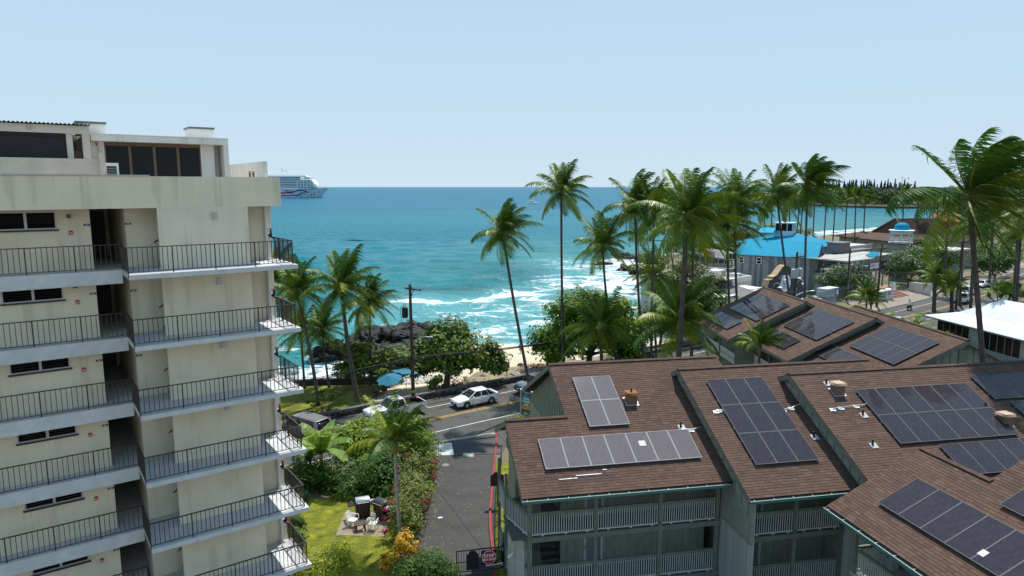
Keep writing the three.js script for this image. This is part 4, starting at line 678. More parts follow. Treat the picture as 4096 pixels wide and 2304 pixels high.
// --- blue-roofed restaurant ---
{
  const T = thing('restaurant', 'weathered grey waterfront restaurant with bright blue metal roofs', 'building', [53, 0, -137], -0.57), r = rng(41);
  const E = 5.15, Rg = 8.0, x0 = -8.2, x1 = 8, dz = 4.2;
  part('near_roof', seamRoof([[x0, E, 0], [x1, E, 0], [x1, Rg, -dz], [x0 + 1.2, Rg, -dz]], 0.62), M.blueRoof, T); part('far_roof', seamRoof([[x1, E, -2 * dz], [x0, E, -2 * dz], [x0 + 1.2, Rg, -dz], [x1, Rg, -dz]], 0.62), M.blueRoof, T);
  part('end_roof', seamRoof([[x0, E, -2 * dz], [x0, E, 0], [x0 + 1.2, Rg, -dz]], 0.62), M.blueRoof, T);
  const wall = part('wall', [span(x0 + 0.4, x1 - 0.4, -1.6, E - 0.1, -2 * dz + 0.4, -0.6), span(x0 + 0.4, x1 - 0.3, E - 2.2, E - 0.08, -0.55, -0.35)], M.greyWood, T);
  for (const g of boards(x0 + 0.4, x1 - 0.4, -1.6, E - 0.12, -0.33, 0.55, r)) part('board', g, r() < 0.5 ? M.greyWood : M.greyWoodDark, wall);
  part('brace', [beam([-2.4, E - 0.2, -0.25], [2.4, 1.2, -0.25], 0.1, 0.2), beam([2.6, E - 2.5, -0.25], [-1.5, 0.2, -0.25], 0.1, 0.2)], M.greyWoodDark, wall);
  for (const x of [-6.6, -3.1]) { const w = part('window', [span(x - 0.5, x + 0.5, 3.4, 4.7, -0.3, -0.22)], M.white, T); part('pane', [span(x - 0.38, x + 0.38, 4.1, 4.6, -0.22, -0.2), span(x - 0.38, x + 0.38, 3.5, 4.0, -0.22, -0.2)], M.darkGlass, w); }
  // truss gable at the right end
  const G = x1 - 0.1, tr = []; tr.push(beam([G, E, 0], [G, E, -2 * dz], 0.16, 0.22), beam([G, E, -dz], [G, Rg - 0.1, -dz], 0.16, 0.2), beam([G, E - 0.02, -0.2], [G, Rg - 0.3, -dz], 0.16, 0.3), beam([G, E - 0.02, -2 * dz + 0.2], [G, Rg - 0.3, -dz], 0.16, 0.3), beam([G + 0.02, E, -dz], [G + 0.02, 6.6, -dz + 2], 0.12, 0.18), beam([G + 0.02, E, -dz], [G + 0.02, 6.6, -dz - 2], 0.12, 0.18));
  part('gable_truss', tr, M.greyWoodDark, T); part('gable_recess', [slab([[G - 2.2, E, 0], [G - 2.2, E, -2 * dz], [G - 2.2, Rg - 0.2, -dz]], 0.1)], M.greyWood, T);
  const br = []; for (let i = 0; i < 6; i++) { const z = 0.2 - i * 1.5; br.push(beam([G + 0.02, 3.2, z], [G + 0.02, E - 0.1, z - 0.7], 0.12, 0.16), beam([G + 0.02, 3.2, z - 1.5], [G + 0.02, E - 0.1, z - 0.8], 0.12, 0.16)); } br.push(beam([G + 0.02, 3.1, 0.4], [G + 0.02, 3.1, -9], 0.14, 0.18)); part('cross_bracing', br, M.greyWood, T);
  // rear hall with hipped roof and lookout, terrace on its seaward side; corners given as ground positions
  const wl = (X, y, Z) => { const dx = X - 53, dz = -Z + 137; return [dx * 0.8419 + dz * 0.5396, y, -dx * 0.5396 + dz * 0.8419]; };
  const A = [wl(53.9, 5.9, 165), wl(60.5, 5.9, 147.5), wl(76, 5.9, 154), wl(69.2, 5.9, 172)], p0 = wl(63, 8.5, 161), p1 = wl(65.6, 8.5, 159);
  part('hall_roof', [seamRoof([A[0], A[1], p1, p0], 0.7), seamRoof([A[1], A[2], p1], 0.7), seamRoof([A[2], A[3], p0, p1], 0.7), seamRoof([A[3], A[0], p0], 0.7)], phys([0.03, 0.38, 0.60], 0.75, { specularIntensity: 0.3, map: rep(mottle, 0.15) }), T);
  const C4 = [wl(55.2, 5.8, 164.6), wl(61, 5.8, 149), wl(74.6, 5.8, 154.8), wl(68.8, 5.8, 170.6)]; part('hall_wall', [0, 1, 2, 3].map(i => { const p = C4[i], q = C4[(i + 1) % 4]; return slab([[p[0], -1.6, p[2]], [q[0], -1.6, q[2]], q, p], 0.2); }), M.greyWood, T);
  const L0 = wl(63.8, 0, 159.6), LX = L0[0], LZ = L0[2];
  const lk = part('lookout', [span(LX - 2, LX + 2, 7.6, 8.9, LZ - 1.7, LZ + 1.7), span(LX - 2.2, LX + 2.2, 10.6, 10.85, LZ - 1.9, LZ + 1.9), ...[-1.95, -0.65, 0.65, 1.81].map(x => span(LX + x, LX + x + 0.14, 8.9, 10.6, LZ + 1.6, LZ + 1.7)), ...[1.0, -0.1, -1.6].map(z => span(LX + 1.88, LX + 1.98, 8.9, 10.6, LZ + z, LZ + z + 0.14))], mat([0.45, 0.58, 0.62], 0.7), T);
  for (let i = 0; i < 3; i++) part('pane', [span(LX - 1.8 + i * 1.3, LX - 0.66 + i * 1.3, 8.9, 10.6, LZ + 1.54, LZ + 1.57)], M.darkGlass, lk);
  for (const z of [0.5, -0.8]) part('pane', [span(LX + 1.8, LX + 1.83, 8.9, 10.6, LZ + z - 0.5, LZ + z + 0.5)], M.darkGlass, lk);
  part('lookout_roof', seamRoof([wl(57.6, 8.5, 159.5), wl(61.6, 8.5, 157.6), wl(62.6, 9.5, 160.6), wl(59, 9.5, 162)], 0.6), M.blueRoof, T);
  const tq = [wl(48.4, 3.1, 150), wl(57, 3.1, 158), wl(52, 3.1, 178), wl(39, 3.1, 175)], ter = part('terrace', [slab(tq, 0.35)], M.greyWoodDark, T), tp = [];
  for (let i = 0; i <= 12; i++) { const p = wl(mix(48.4, 39, i / 12), 0, mix(150, 175, i / 12)); tp.push(bar([p[0], -3, p[2]], [p[0], 2.8, p[2]], 0.12), bar([p[0], 3.1, p[2]], [p[0], 4.2, p[2]], 0.06)); } for (const y of [4.2, 3.7]) tp.push(beam([tq[0][0], y, tq[0][2]], [tq[3][0], y, tq[3][2]], 0.1, 0.1)); part('terrace_railing', tp, M.greyWood, ter);
  part('terrace_store', [slab([wl(50, -1.6, 156), wl(44, -1.6, 172), wl(44, 2.7, 172), wl(50, 2.7, 156)], 0.3)], mat([0.12, 0.09, 0.08], 0.9), ter);
  part('banner', [slab([wl(46.4, 3.15, 155.2), wl(44.9, 3.15, 159.2), wl(44.9, 4.15, 159.2), wl(46.4, 4.15, 155.2)], 0.04)], mat([0.55, 0.20, 0.38], 0.7), ter);
  const bal = part('side_balcony', [span(-13.4, -8.2, 1.9, 2.1, -2.2, 0.4), span(-13.4, -8.2, 2.95, 3.03, 0.3, 0.36), span(-13.4, -13.3, 2.1, 2.95, 0.3, 0.36), span(-11, -10.9, 2.1, 2.95, 0.3, 0.36), span(-13, -8.2, -1.6, 1.9, -2.2, -0.4)], M.greyWood, T); part('slatted_rail', [span(-13.3, -8.2, 2.2, 2.9, 0.32, 0.34)], M.greyWoodDark, bal);
  const sw = part('service_window', [span(-12, -8.4, 3.1, 4.6, -8, -7.9)], M.white, T); for (let i = 0; i < 5; i++) part('pane', [span(-11.9 + i * 0.7, -11.3 + i * 0.7, 3.3, 4.5, -7.89, -7.86)], M.darkGlass, sw);
}
// --- curved-parapet shop with the round sign ---
{
  const T = thing('shop', 'charcoal shop with curved mission parapet and round white sign', 'building', [41.2, -1.6, -102], AL);
  const half = [[0, 8.9], [0.9, 8.75], [1.7, 8.1], [2.4, 7.55], [3.3, 7.4], [3.3, 7.0], [4.3, 7.0], [4.35, 6.5], [4.7, 5.9], [5.2, 5.0], [6.0, 4.3], [6.4, 4.1], [6.4, 0]];
  const out = [...half.map(p => [p[0], p[1]]), ...half.slice(1).reverse().map(p => [-p[0], p[1]])]; const g = extr(out, 0.9); g.translate(0, 0, -0.9); part('front_wall', g, mat([0.055, 0.065, 0.075], 0.85, { map: rep(mottle, 0.3) }), T);
  const cap = []; for (let i = 0; i + 2 < half.length; i++) for (const s of [1, -1]) { const a = half[i], b = half[i + 1]; cap.push(beam([s * a[0], a[1] + 0.03, -0.45], [s * b[0], b[1] + 0.03, -0.45], 1.0, 0.08)); } part('coping', cap.map((q) => q), mat([0.60, 0.42, 0.24], 0.85, { map: rep(mottle, 0.6) }), T);
  const sm = textPlane(2.6, 2.6, 512, (x, w, h) => { x.fillStyle = '#e9eef0'; x.fillRect(0, 0, w, h); x.fillStyle = '#123a5c'; x.font = 'bold ' + h * 0.42 + 'px sans-serif'; x.textAlign = 'center'; x.textBaseline = 'alphabetic'; x.fillText('kai', w / 2, h * 0.60); x.fillRect(w * 0.05, h * 0.66, w * 0.9, h * 0.035); x.font = 'bold ' + h * 0.06 + 'px sans-serif'; for (let i = 0; i < 9; i++) x.fillRect(w * (0.22 + i * 0.064), h * 0.745, w * 0.045, h * 0.035); x.fillRect(w * 0.2, h * 0.2, w * 0.6, h * 0.012); });
  const disc = part('round_sign', [bar([0.1, 6.2, 0], [0.1, 6.2, 0.08], 1.32, 1.32, 40)], M.white, T); const cg = new THREE.CircleGeometry(1.28, 40); part('lettering', cg.translate(0.1, 6.2, 0.085), sm, disc);
  for (const [x, y] of [[-1.7, 7.0], [-3.1, 6.0], [1.9, 7.0], [3.3, 6.0]]) { const l = part('gooseneck_lamp', [tube([[x, y, 0], [x + 0.1, y + 0.5, 0.4], [x + 0.2, y + 0.45, 0.9], [x + 0.2, y + 0.1, 1.0]], 0.035, 14, 6)], M.white, T); part('lamp_shade', [lathe([[0.03, 0.22], [0.12, 0.2], [0.34, 0.05], [0.36, 0]], 16, x + 0.2, y - 0.1, 1.0)], M.white, l); }
  part('body', [span(-6.2, 6.2, 0, 4.0, -12, -0.92)], M.paleRoof, T);
  part('lower_front', [span(1.5, 10.5, 0, 3.6, 0.3, 2.6)], mat([0.42, 0.47, 0.50], 0.8, { map: rep(mottle, 0.3) }), T); part('blue_band', [span(2.2, 5.5, 0.6, 3.0, 2.61, 2.66)], mat([0.02, 0.13, 0.32], 0.7), T);
  const hb = part('hanging_board', [span(7.0, 10.6, 3.7, 5.0, 1.2, 2.9)], mat([0.45, 0.48, 0.50], 0.7), T); part('board_sign', [span(9.4, 10.5, 3.8, 4.9, 2.91, 2.95)], mat([0.02, 0.16, 0.36], 0.6), hb); part('board_disc', [bar([9.95, 4.35, 2.95], [9.95, 4.35, 2.98], 0.45, 0.45, 24)], M.white, hb);
}
// --- low white flat roofs and a grey pyramid roof beside the shop ---
{
  const T = thing('low_building', 'low building with white flat roofs and rooftop boxes left of the charcoal shop', 'building', [33, -1.6, -109], AL);
  part('wall', [span(-9, 5, 0, 5.6, -8, 3)], mat([0.5, 0.5, 0.48], 0.8, { map: rep(streak, 0.3) }), T); part('roof_sheet', [span(-8.6, 4.6, 5.6, 5.7, -7.6, 2.6)], M.paleRoof, T);
  part('parapet', [span(-9, 5, 5.6, 6.4, 2.7, 3.01), span(-9, 5, 5.6, 6.4, -8.01, -7.7), span(4.7, 5.01, 5.6, 6.4, -7.7, 2.7), span(-9.01, -8.7, 5.6, 6.4, -7.7, 2.7)], M.whitePaint, T);
  for (const [x, z, w, h, d] of [[-5, -1, 2.4, 1.2, 2], [0.5, -3, 3, 1.4, 2.2], [2.6, 0.4, 1.6, 1.0, 1.4], [-2.4, 1.0, 1.4, 0.9, 1.2]]) { const b = part('rooftop_unit', [span(x, x + w, 5.7, 5.7 + h, z, z + d)], M.whitePaint, T); part('unit_grille', [span(x + w * 0.6, x + w * 0.95, 5.9, 5.5 + h, z + d, z + d + 0.03)], mat([0.3, 0.24, 0.14], 0.8), b); }
}
{
  const T = thing('grey_roof_building', 'building with faded grey pyramid roof and flat white awnings among palms', 'building', [30.5, -1.6, -97], AL);
  part('wall', [span(-6, 6, 0, 4.4, -5, 5)], mat([0.42, 0.43, 0.42], 0.8, { map: rep(streak, 0.3) }), T); part('roof', [slab([[-6.8, 4.4, 5.8], [6.8, 4.4, 5.8], [0.6, 7.0, 0]], 0.12), slab([[6.8, 4.4, 5.8], [6.8, 4.4, -5.8], [0.6, 7.0, 0]], 0.12), slab([[-6.8, 4.4, -5.8], [-6.8, 4.4, 5.8], [0.6, 7.0, 0]], 0.12), slab([[6.8, 4.4, -5.8], [-6.8, 4.4, -5.8], [0.6, 7.0, 0]], 0.12)], M.greyRoof, T);
  const c = part('roof_hood', [span(-0.6, 0.9, 6.4, 7.5, -0.7, 0.7)], M.greyWoodDark, T); part('hood_top', [span(-1.1, 1.4, 7.5, 7.65, -1.1, 1.1)], M.whitePaint, c);
  part('awning', [span(2.2, 6.2, 5.9, 6.0, -1, 2.2), span(-5, -1.2, 5.7, 5.8, 0.5, 3.4)], M.whitePaint, T); part('eave_board', [span(-6.9, 6.9, 4.1, 4.4, 5.82, 5.9)], M.whitePaint, T);
}
// --- terraces with the long sign, lookout gallery and dome ---
{
  const T = thing('terrace_restaurant', 'open two-storey terrace restaurant with pale flat roofs and long sign', 'building', [74, -1.6, -139], AL);
  part('roof', [span(-16, -6, 6.6, 6.85, -6, 3), span(-5.9, 6, 6.65, 6.85, -5, 1.2)], mat([0.50, 0.48, 0.45], 0.85, { map: rep(mottle, 0.15) }), T);
  part('upper_floor', [span(-15, 6, 3.6, 3.9, -8, 1)], M.greyWood, T); part('back_wall', [span(-15, 5.6, 0, 6.6, -8.4, -7.4)], M.greyWoodDark, T); part('ground_wall', [span(-15, 5, 0, 3.6, -7, -2.4)], M.greyWood, T);
  for (let x = -15; x <= 6; x += 3) part('column', [span(x - 0.12, x + 0.12, 0, 6.7, 0.6, 0.84)], mat([0.42, 0.47, 0.5], 0.8), T);
  const rl = [beam([-15, 4.9, 0.9], [6, 4.9, 0.9], 0.08, 0.08)]; for (let x = -15; x < 6; x += 0.5) rl.push(bar([x, 3.9, 0.9], [x, 4.9, 0.9], 0.025)); stuff(part('terrace_railing', rl, M.greyWood, T));
  const sg = part('sign_board', [span(-3.6, 3.4, 4.1, 5.5, 0.95, 1.05)], mat([0.12, 0.03, 0.06], 0.7), T);
  const sm = textPlane(4.6, 1.25, 512, (x, w, h) => { x.fillStyle = '#dfe2ea'; x.fillRect(0, 0, w, h); x.strokeStyle = '#b58aa5'; x.lineWidth = 8; x.strokeRect(3, 3, w - 6, h - 6); x.fillStyle = '#20283f'; x.font = 'bold ' + h * 0.52 + 'px sans-serif'; x.textAlign = 'left'; x.textBaseline = 'middle'; x.fillText('PAPA K', w * 0.04, h * 0.4); x.fillText('NA', w * 0.76, h * 0.4); x.fillStyle = '#3a78b8'; x.font = 'bold ' + h * 0.4 + 'px sans-serif'; x.fillText('☽', w * 0.65, h * 0.4); x.fillStyle = '#3b4a68'; x.font = 'bold ' + h * 0.155 + 'px sans-serif'; x.fillText('OCEANFRONT RESTAURANT', w * 0.05, h * 0.83); });
  part('lettering', place(new THREE.PlaneGeometry(4.6, 1.25), -1.2, 4.8, 1.056), sm, sg);
  const fl = [0, 1, 2, 3, 4].map(k => bar([2.5, 4.95, 1.06], [2.5 + 0.34 * Math.sin(k * 1.2566), 4.95 + 0.34 * Math.cos(k * 1.2566), 1.06], 0.05, 0.12, 6)); part('flower_emblem', fl, mat([0.75, 0.7, 0.55], 0.7), sg);
  part('blue_awning', seamRoof([[-5.5, 6.9, 2.6], [-2.5, 7.5, 2.6], [-2.5, 7.8, 0.9], [-5.5, 7.2, 0.9]], 0.5), M.blueRoof, T);
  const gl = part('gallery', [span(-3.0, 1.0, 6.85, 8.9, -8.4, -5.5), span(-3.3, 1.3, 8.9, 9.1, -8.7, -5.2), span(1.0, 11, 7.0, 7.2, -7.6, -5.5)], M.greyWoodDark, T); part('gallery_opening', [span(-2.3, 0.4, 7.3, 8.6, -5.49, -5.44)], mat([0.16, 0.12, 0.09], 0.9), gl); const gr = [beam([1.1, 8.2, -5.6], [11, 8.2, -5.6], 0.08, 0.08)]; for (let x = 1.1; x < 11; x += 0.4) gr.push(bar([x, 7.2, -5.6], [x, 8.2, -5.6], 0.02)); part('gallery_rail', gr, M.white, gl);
}
{
  const T = thing('dome_lookout', 'small white octagonal lookout tower with a blue dome', 'lookout', [88.4, -1.6, -155], AL);
  part('shaft', [lathe([[2.0, 0], [2.0, 7.9]], 8)], M.greyWood, T); part('deck', [lathe([[0, 7.9], [2.7, 7.9], [2.7, 8.2], [0, 8.2]], 8)], M.whitePaint, T);
  for (let k = 0; k < 8; k++) { const a = (k + 0.5) * PI / 4; part('column', [bar([2.2 * Math.sin(a), 8.2, 2.2 * Math.cos(a)], [2.2 * Math.sin(a), 10.3, 2.2 * Math.cos(a)], 0.13, 0.13, 8)], mat([0.55, 0.66, 0.68], 0.7), T); }
  part('rail', [place(new THREE.TorusGeometry(2.4, 0.05, 5, 8), 0, 9.1, 0, PI / 2), place(new THREE.TorusGeometry(2.4, 0.04, 5, 8), 0, 8.6, 0, PI / 2)], M.white, T);
  part('ring', [lathe([[2.3, 10.1], [2.35, 10.7], [2.75, 10.75], [2.75, 10.95], [1.5, 11.0], [0, 11.0]], 8)], mat([0.55, 0.66, 0.68], 0.7), T);
  const d = part('dome', [lathe([[1.5, 11.0], [1.55, 11.4], [1.42, 11.9], [1.1, 12.3], [0.6, 12.55], [0, 12.62]], 24)], M.blueRoof, T); for (let k = 0; k < 12; k++) part('dome_rib', [tube([[1.5, 11.0], [1.57, 11.4], [1.44, 11.92], [1.12, 12.33], [0.62, 12.58], [0.02, 12.64]].map(([r, y]) => [r * Math.sin(k * PI / 6), y, r * Math.cos(k * PI / 6)]), 0.03, 10, 4)], M.blueRoof, d); part('finial', [bar([0, 12.6, 0], [0, 16.5, 0], 0.04, 0.02)], M.wire, d);
}
// --- long hipped brown roof behind the dome ---
{
  const T = thing('shingled_hall', 'large hall with steep brown roof and dark gable beyond the dome', 'building', [103, 0, -184], 0.25);
  const E = 6.6, Rg = 10.6; part('roof', [slab([[-2, E, 6], [16, E, 6], [14, Rg, 0], [0, Rg, 0]], 0.2), slab([[-10, 5.4, 12], [20, 5.4, 12], [16.5, E + 0.3, 5.2], [-6, E + 0.3, 5.2]], 0.2), slab([[16, E, 6], [16, E, -6], [14, Rg, 0]], 0.2), slab([[16, E, -6], [-2, E, -6], [0, Rg, 0], [14, Rg, 0]], 0.2), slab([[-10, 5.4, -12], [-10, 5.4, 12], [-6, E + 0.3, 5.2], [-6, E + 0.3, -5.2]], 0.2)], M.brownRoof, T);
  { const g = []; for (let i = 0; i < 22; i++) { const t = i / 22; g.push(beam([-2 + 2 * t, E + (Rg - E) * t + 0.1, 6 - 6 * t], [16 - 2 * t, E + (Rg - E) * t + 0.1, 6 - 6 * t], 0.1, 0.05)); } for (let i = 0; i < 14; i++) { const t = i / 14; g.push(beam([-10 + 4 * t, 5.4 + 1.5 * t + 0.1, 12 - 6.8 * t], [20 - 3.5 * t, 5.4 + 1.5 * t + 0.1, 12 - 6.8 * t], 0.1, 0.05)); } stuff(part('roof_courses', g, mat([0.085, 0.048, 0.036], 0.95), T)); }
  part('gable', [slab([[-1.4, E, -5.6], [-1.4, E, 5.6], [0.1, Rg - 0.25, 0]], 0.2)], mat([0.10, 0.065, 0.05], 0.9), T); part('gable_trim', [beam([-2, E + 0.05, 6], [0, Rg + 0.05, 0], 0.2, 0.35), beam([-2, E + 0.05, -6], [0, Rg + 0.05, 0], 0.2, 0.35), ...[-3, -1.5, 0, 1.5, 3].map(z => beam([-1.5, E, z], [-0.6, E + (Rg - E) * (1 - Math.abs(z) / 5.8) - 0.5, z], 0.1, 0.14))], mat([0.18, 0.09, 0.06], 0.9), T);
  part('wall', [span(-8.5, 18.5, -1.6, 5.4, -10.5, 10.5)], mat([0.30, 0.27, 0.22], 0.9), T);
  single('red_roof_building', 'small building with orange-red roof behind the large brown hall', 'building', [slab([[120, 9.4, -190], [134, 9.4, -194], [132, 11.4, -202], [121, 11.4, -199]], 0.3), bx(13, 11, 10, 127, 4, -199, 0.25)], mat([0.42, 0.11, 0.06], 0.8));
  { const t = thing('flat_roof_pavilion', 'low beige pavilion with pale flat roof below the brown hall', 'building', [79, -1.6, -166], AL); part('wall', [bx(12, 6.2, 6, 0, 3.1, 0)], mat([0.5, 0.45, 0.36], 0.9), t); part('roof', [bx(14, 0.4, 8, 0, 6.5, 0)], M.paleRoof, t); }
  { const t = thing('flat_roof_pavilion', 'pale flat-roofed block to the right of the dome lookout', 'building', [99, -1.6, -156], AL); part('wall', [bx(8, 6.2, 6, 0, 3.1, 0)], M.greyWood, t); part('roof', [bx(9.5, 0.4, 7.5, 0, 6.5, 0)], M.paleRoof, t); }
}
// --- white metal-roofed house at the right ---
{
  const T = thing('white_roof_house', 'house with white ribbed metal roof and dark windows at the right', 'building', [54.6, -1.6, -89], 0); const M2 = mat([0.74, 0.78, 0.82], 0.5, { map: rep(mottle, 0.2) });
  const e = 3.8, r = 6.6, k = 4.55; // eave runs towards the camera; lower bell-cast pitch then a steeper one
  const a = [0, e, 0], b = [2.6, e, 19]; const off = (p, x, y) => [p[0] + x, y, p[2]];
  part('roof', [seamRoof([[0, e, 0], [2.6, e, 19], [6.3, k, 17.5], [3.2, k, 2]], 0.45, 0.1, 0.022), seamRoof([[3.2, k, 2], [6.3, k, 17.5], [9.6, r, 15.5], [7.0, r, 4.5]], 0.45, 0.1, 0.022), seamRoof([[17, e, -2], [0, e, 0], [3.2, k, 2], [14, k, 0.6]], 0.45, 0.1, 0.022), seamRoof([[14, k, 0.6], [3.2, k, 2], [7.0, r, 4.5]], 0.45, 0.1, 0.022), seamRoof([[19.5, e, 17], [17, e, -2], [14, k, 0.6], [16, k, 15.5]], 0.45, 0.1, 0.022), seamRoof([[16, k, 15.5], [14, k, 0.6], [7.0, r, 4.5], [9.6, r, 15.5]], 0.45, 0.1, 0.022), seamRoof([[2.6, e, 19], [19.5, e, 17], [16, k, 15.5], [9.6, r, 15.5], [6.3, k, 17.5]], 0.45, 0.1, 0.022)], M2, T);
  part('eave_trim', [beam([-0.02, e - 0.1, -0.1], [2.58, e - 0.1, 19.1], 0.08, 0.16), beam([0, e - 0.1, -0.05], [17, e - 0.1, -2.05], 0.08, 0.16)], M.greyWoodDark, T);
  const wl = part('wall', [slab([[1.2, 0.4, 1.2], [3.5, 0.4, 17.8], [3.5, e - 0.1, 17.8], [1.2, e - 0.1, 1.2]], 0.15), span(4.0, 15, 0.4, e - 0.1, 1.5, 15.5)], mat([0.42, 0.46, 0.46], 0.8, { map: rep(mottle, 0.3) }), T);
  const P = t => [1.2 + 2.3 * t - 0.05, 0, 1.2 + 16.6 * t]; for (let i = 0; i < 16; i++) { if (i === 5 || i === 6 || i === 12) continue; const p = P((i + 0.06) / 16), q = P((i + 0.94) / 16); part('window', [slab([[p[0], 1.35, p[2]], [q[0], 1.35, q[2]], [q[0], e - 0.35, q[2]], [p[0], e - 0.35, p[2]]], 0.03)], M.darkGlass, wl); }
  const fe = []; for (let i = 0; i < 40; i++) { const p = P(i / 39); fe.push(span(p[0] - 0.62, p[0] - 0.56, 0, 1.25, p[2] - 0.17, p[2] + 0.17)); } stuff(part('plank_skirt', fe, mat([0.22, 0.25, 0.30], 0.85), T));
}
// --- plaza steps, planters, ramps and railings by the road ---
{
  struct('plaza', quad([60, 118], [76, 126.5], [92, 146], [60, 140], 0.02, 8), mat([0.36, 0.27, 0.21], 0.9, { map: rep(mottle, 0.3) }));
  const S = thing('plaza_steps', 'broad red-brown steps between white planter walls', 'steps', [73.4, -1.6, -127.2], AL); for (let i = 0; i < 8; i++) part('step', [span(-3.4, 3.4, i * 0.15, i * 0.15 + 0.15, -6.2 + 0, 0 - i * 0.5)], i % 2 ? mat([0.30, 0.14, 0.09], 0.9) : mat([0.22, 0.10, 0.07], 0.9), S);
  const P = thing('planter_wall', 'white planter wall with pierced blocks left of the steps', 'wall', [67.6, -1.6, -122.6], AL); part('wall', [span(-4.0, 3.4, 0, 1.9, -0.8, 0.2)], M.whitePaint, P); part('cap', [span(-4.1, 3.5, 1.9, 2.0, -0.9, 0.3)], M.white, P); for (const x of [-2.8, -0.9, 1.1]) { const g = []; for (let i = 0; i < 5; i++) for (let j = 0; j < 3; j++) g.push(span(x + i * 0.3 + 0.06 * (j % 2), x + i * 0.3 + 0.2 + 0.06 * (j % 2), 1.05 + j * 0.22, 1.2 + j * 0.22, 0.201, 0.22)); part('pierced_block', g, mat([0.12, 0.11, 0.1], 0.9), P); }
  const Q = thing('planter_wall', 'pale blue-white ramp wall right of the steps', 'wall', [79.5, -1.6, -131.6], AL + 0.9); part('wall', [slab([[-3.5, 0, 0.2], [3.5, 0, 0.2], [3.5, 1.7, 0.2], [-3.5, 2.3, 0.2]], 0.35)], M.whitePaint, Q); part('cap', [beam([-3.5, 2.33, 0.02], [3.5, 1.73, 0.02], 0.45, 0.08)], M.white, Q);
  const AS = thing('sandwich_board', 'white folding sandwich board standing on the planter wall', 'sign', [69.8, 0.4, -123.4], AL); part('panel', [slab([[-0.5, 0, 0.3], [0.5, 0, 0.3], [0.42, 1.25, 0.05], [-0.42, 1.25, 0.05]], 0.03), slab([[0.5, 0, -0.3], [-0.5, 0, -0.3], [-0.42, 1.25, -0.05], [0.42, 1.25, -0.05]], 0.03)], M.white, AS); part('crest', [span(-0.3, -0.1, 1.25, 1.4, -0.05, 0.05), span(0.1, 0.3, 1.25, 1.4, -0.05, 0.05)], M.white, AS);
  const RR = thing('ramp_railing', 'white slatted ramp railing below the plumeria by the shop', 'railing', [51.5, -1.6, -112.5], AL); for (let k = 0; k < 3; k++) part('rail_panel', [...[0.5, 0.8, 1.1, 1.4, 1.7].map(y => beam([k * 2.6 - 3, y + k * 0.35, 0], [k * 2.6 - 0.6, y + k * 0.35 + 0.3, 0], 0.05, 0.07)), bar([k * 2.6 - 3, 0, 0], [k * 2.6 - 3, 1.8 + k * 0.35, 0], 0.04), bar([k * 2.6 - 0.6, 0, 0], [k * 2.6 - 0.6, 2.1 + k * 0.35, 0], 0.04)], mat([0.62, 0.70, 0.74], 0.6), RR);
  struct('pavement', ribbon(ROAD.slice(62), 8.6, 5.45, RD + 0.13), mat([0.30, 0.25, 0.20], 0.9, { map: rep(mottle, 0.4) })); struct('pavement_kerb', prism(ROAD.slice(62), 5.45, 5.28, RD - 0.05, RD + 0.135), M.concrete);
  // crossing markings at the right
  for (let i = 0; i < 2; i++) struct('crossing_line', quad([85 + i * 3.6, 124.5 + i * 3.0], [85.35 + i * 3.6, 124.2 + i * 3], [79.7 + i * 3.6, 132 + i * 3], [79.3 + i * 3.6, 131.8 + i * 3], 0.014, 2), M.lineWhite);
}
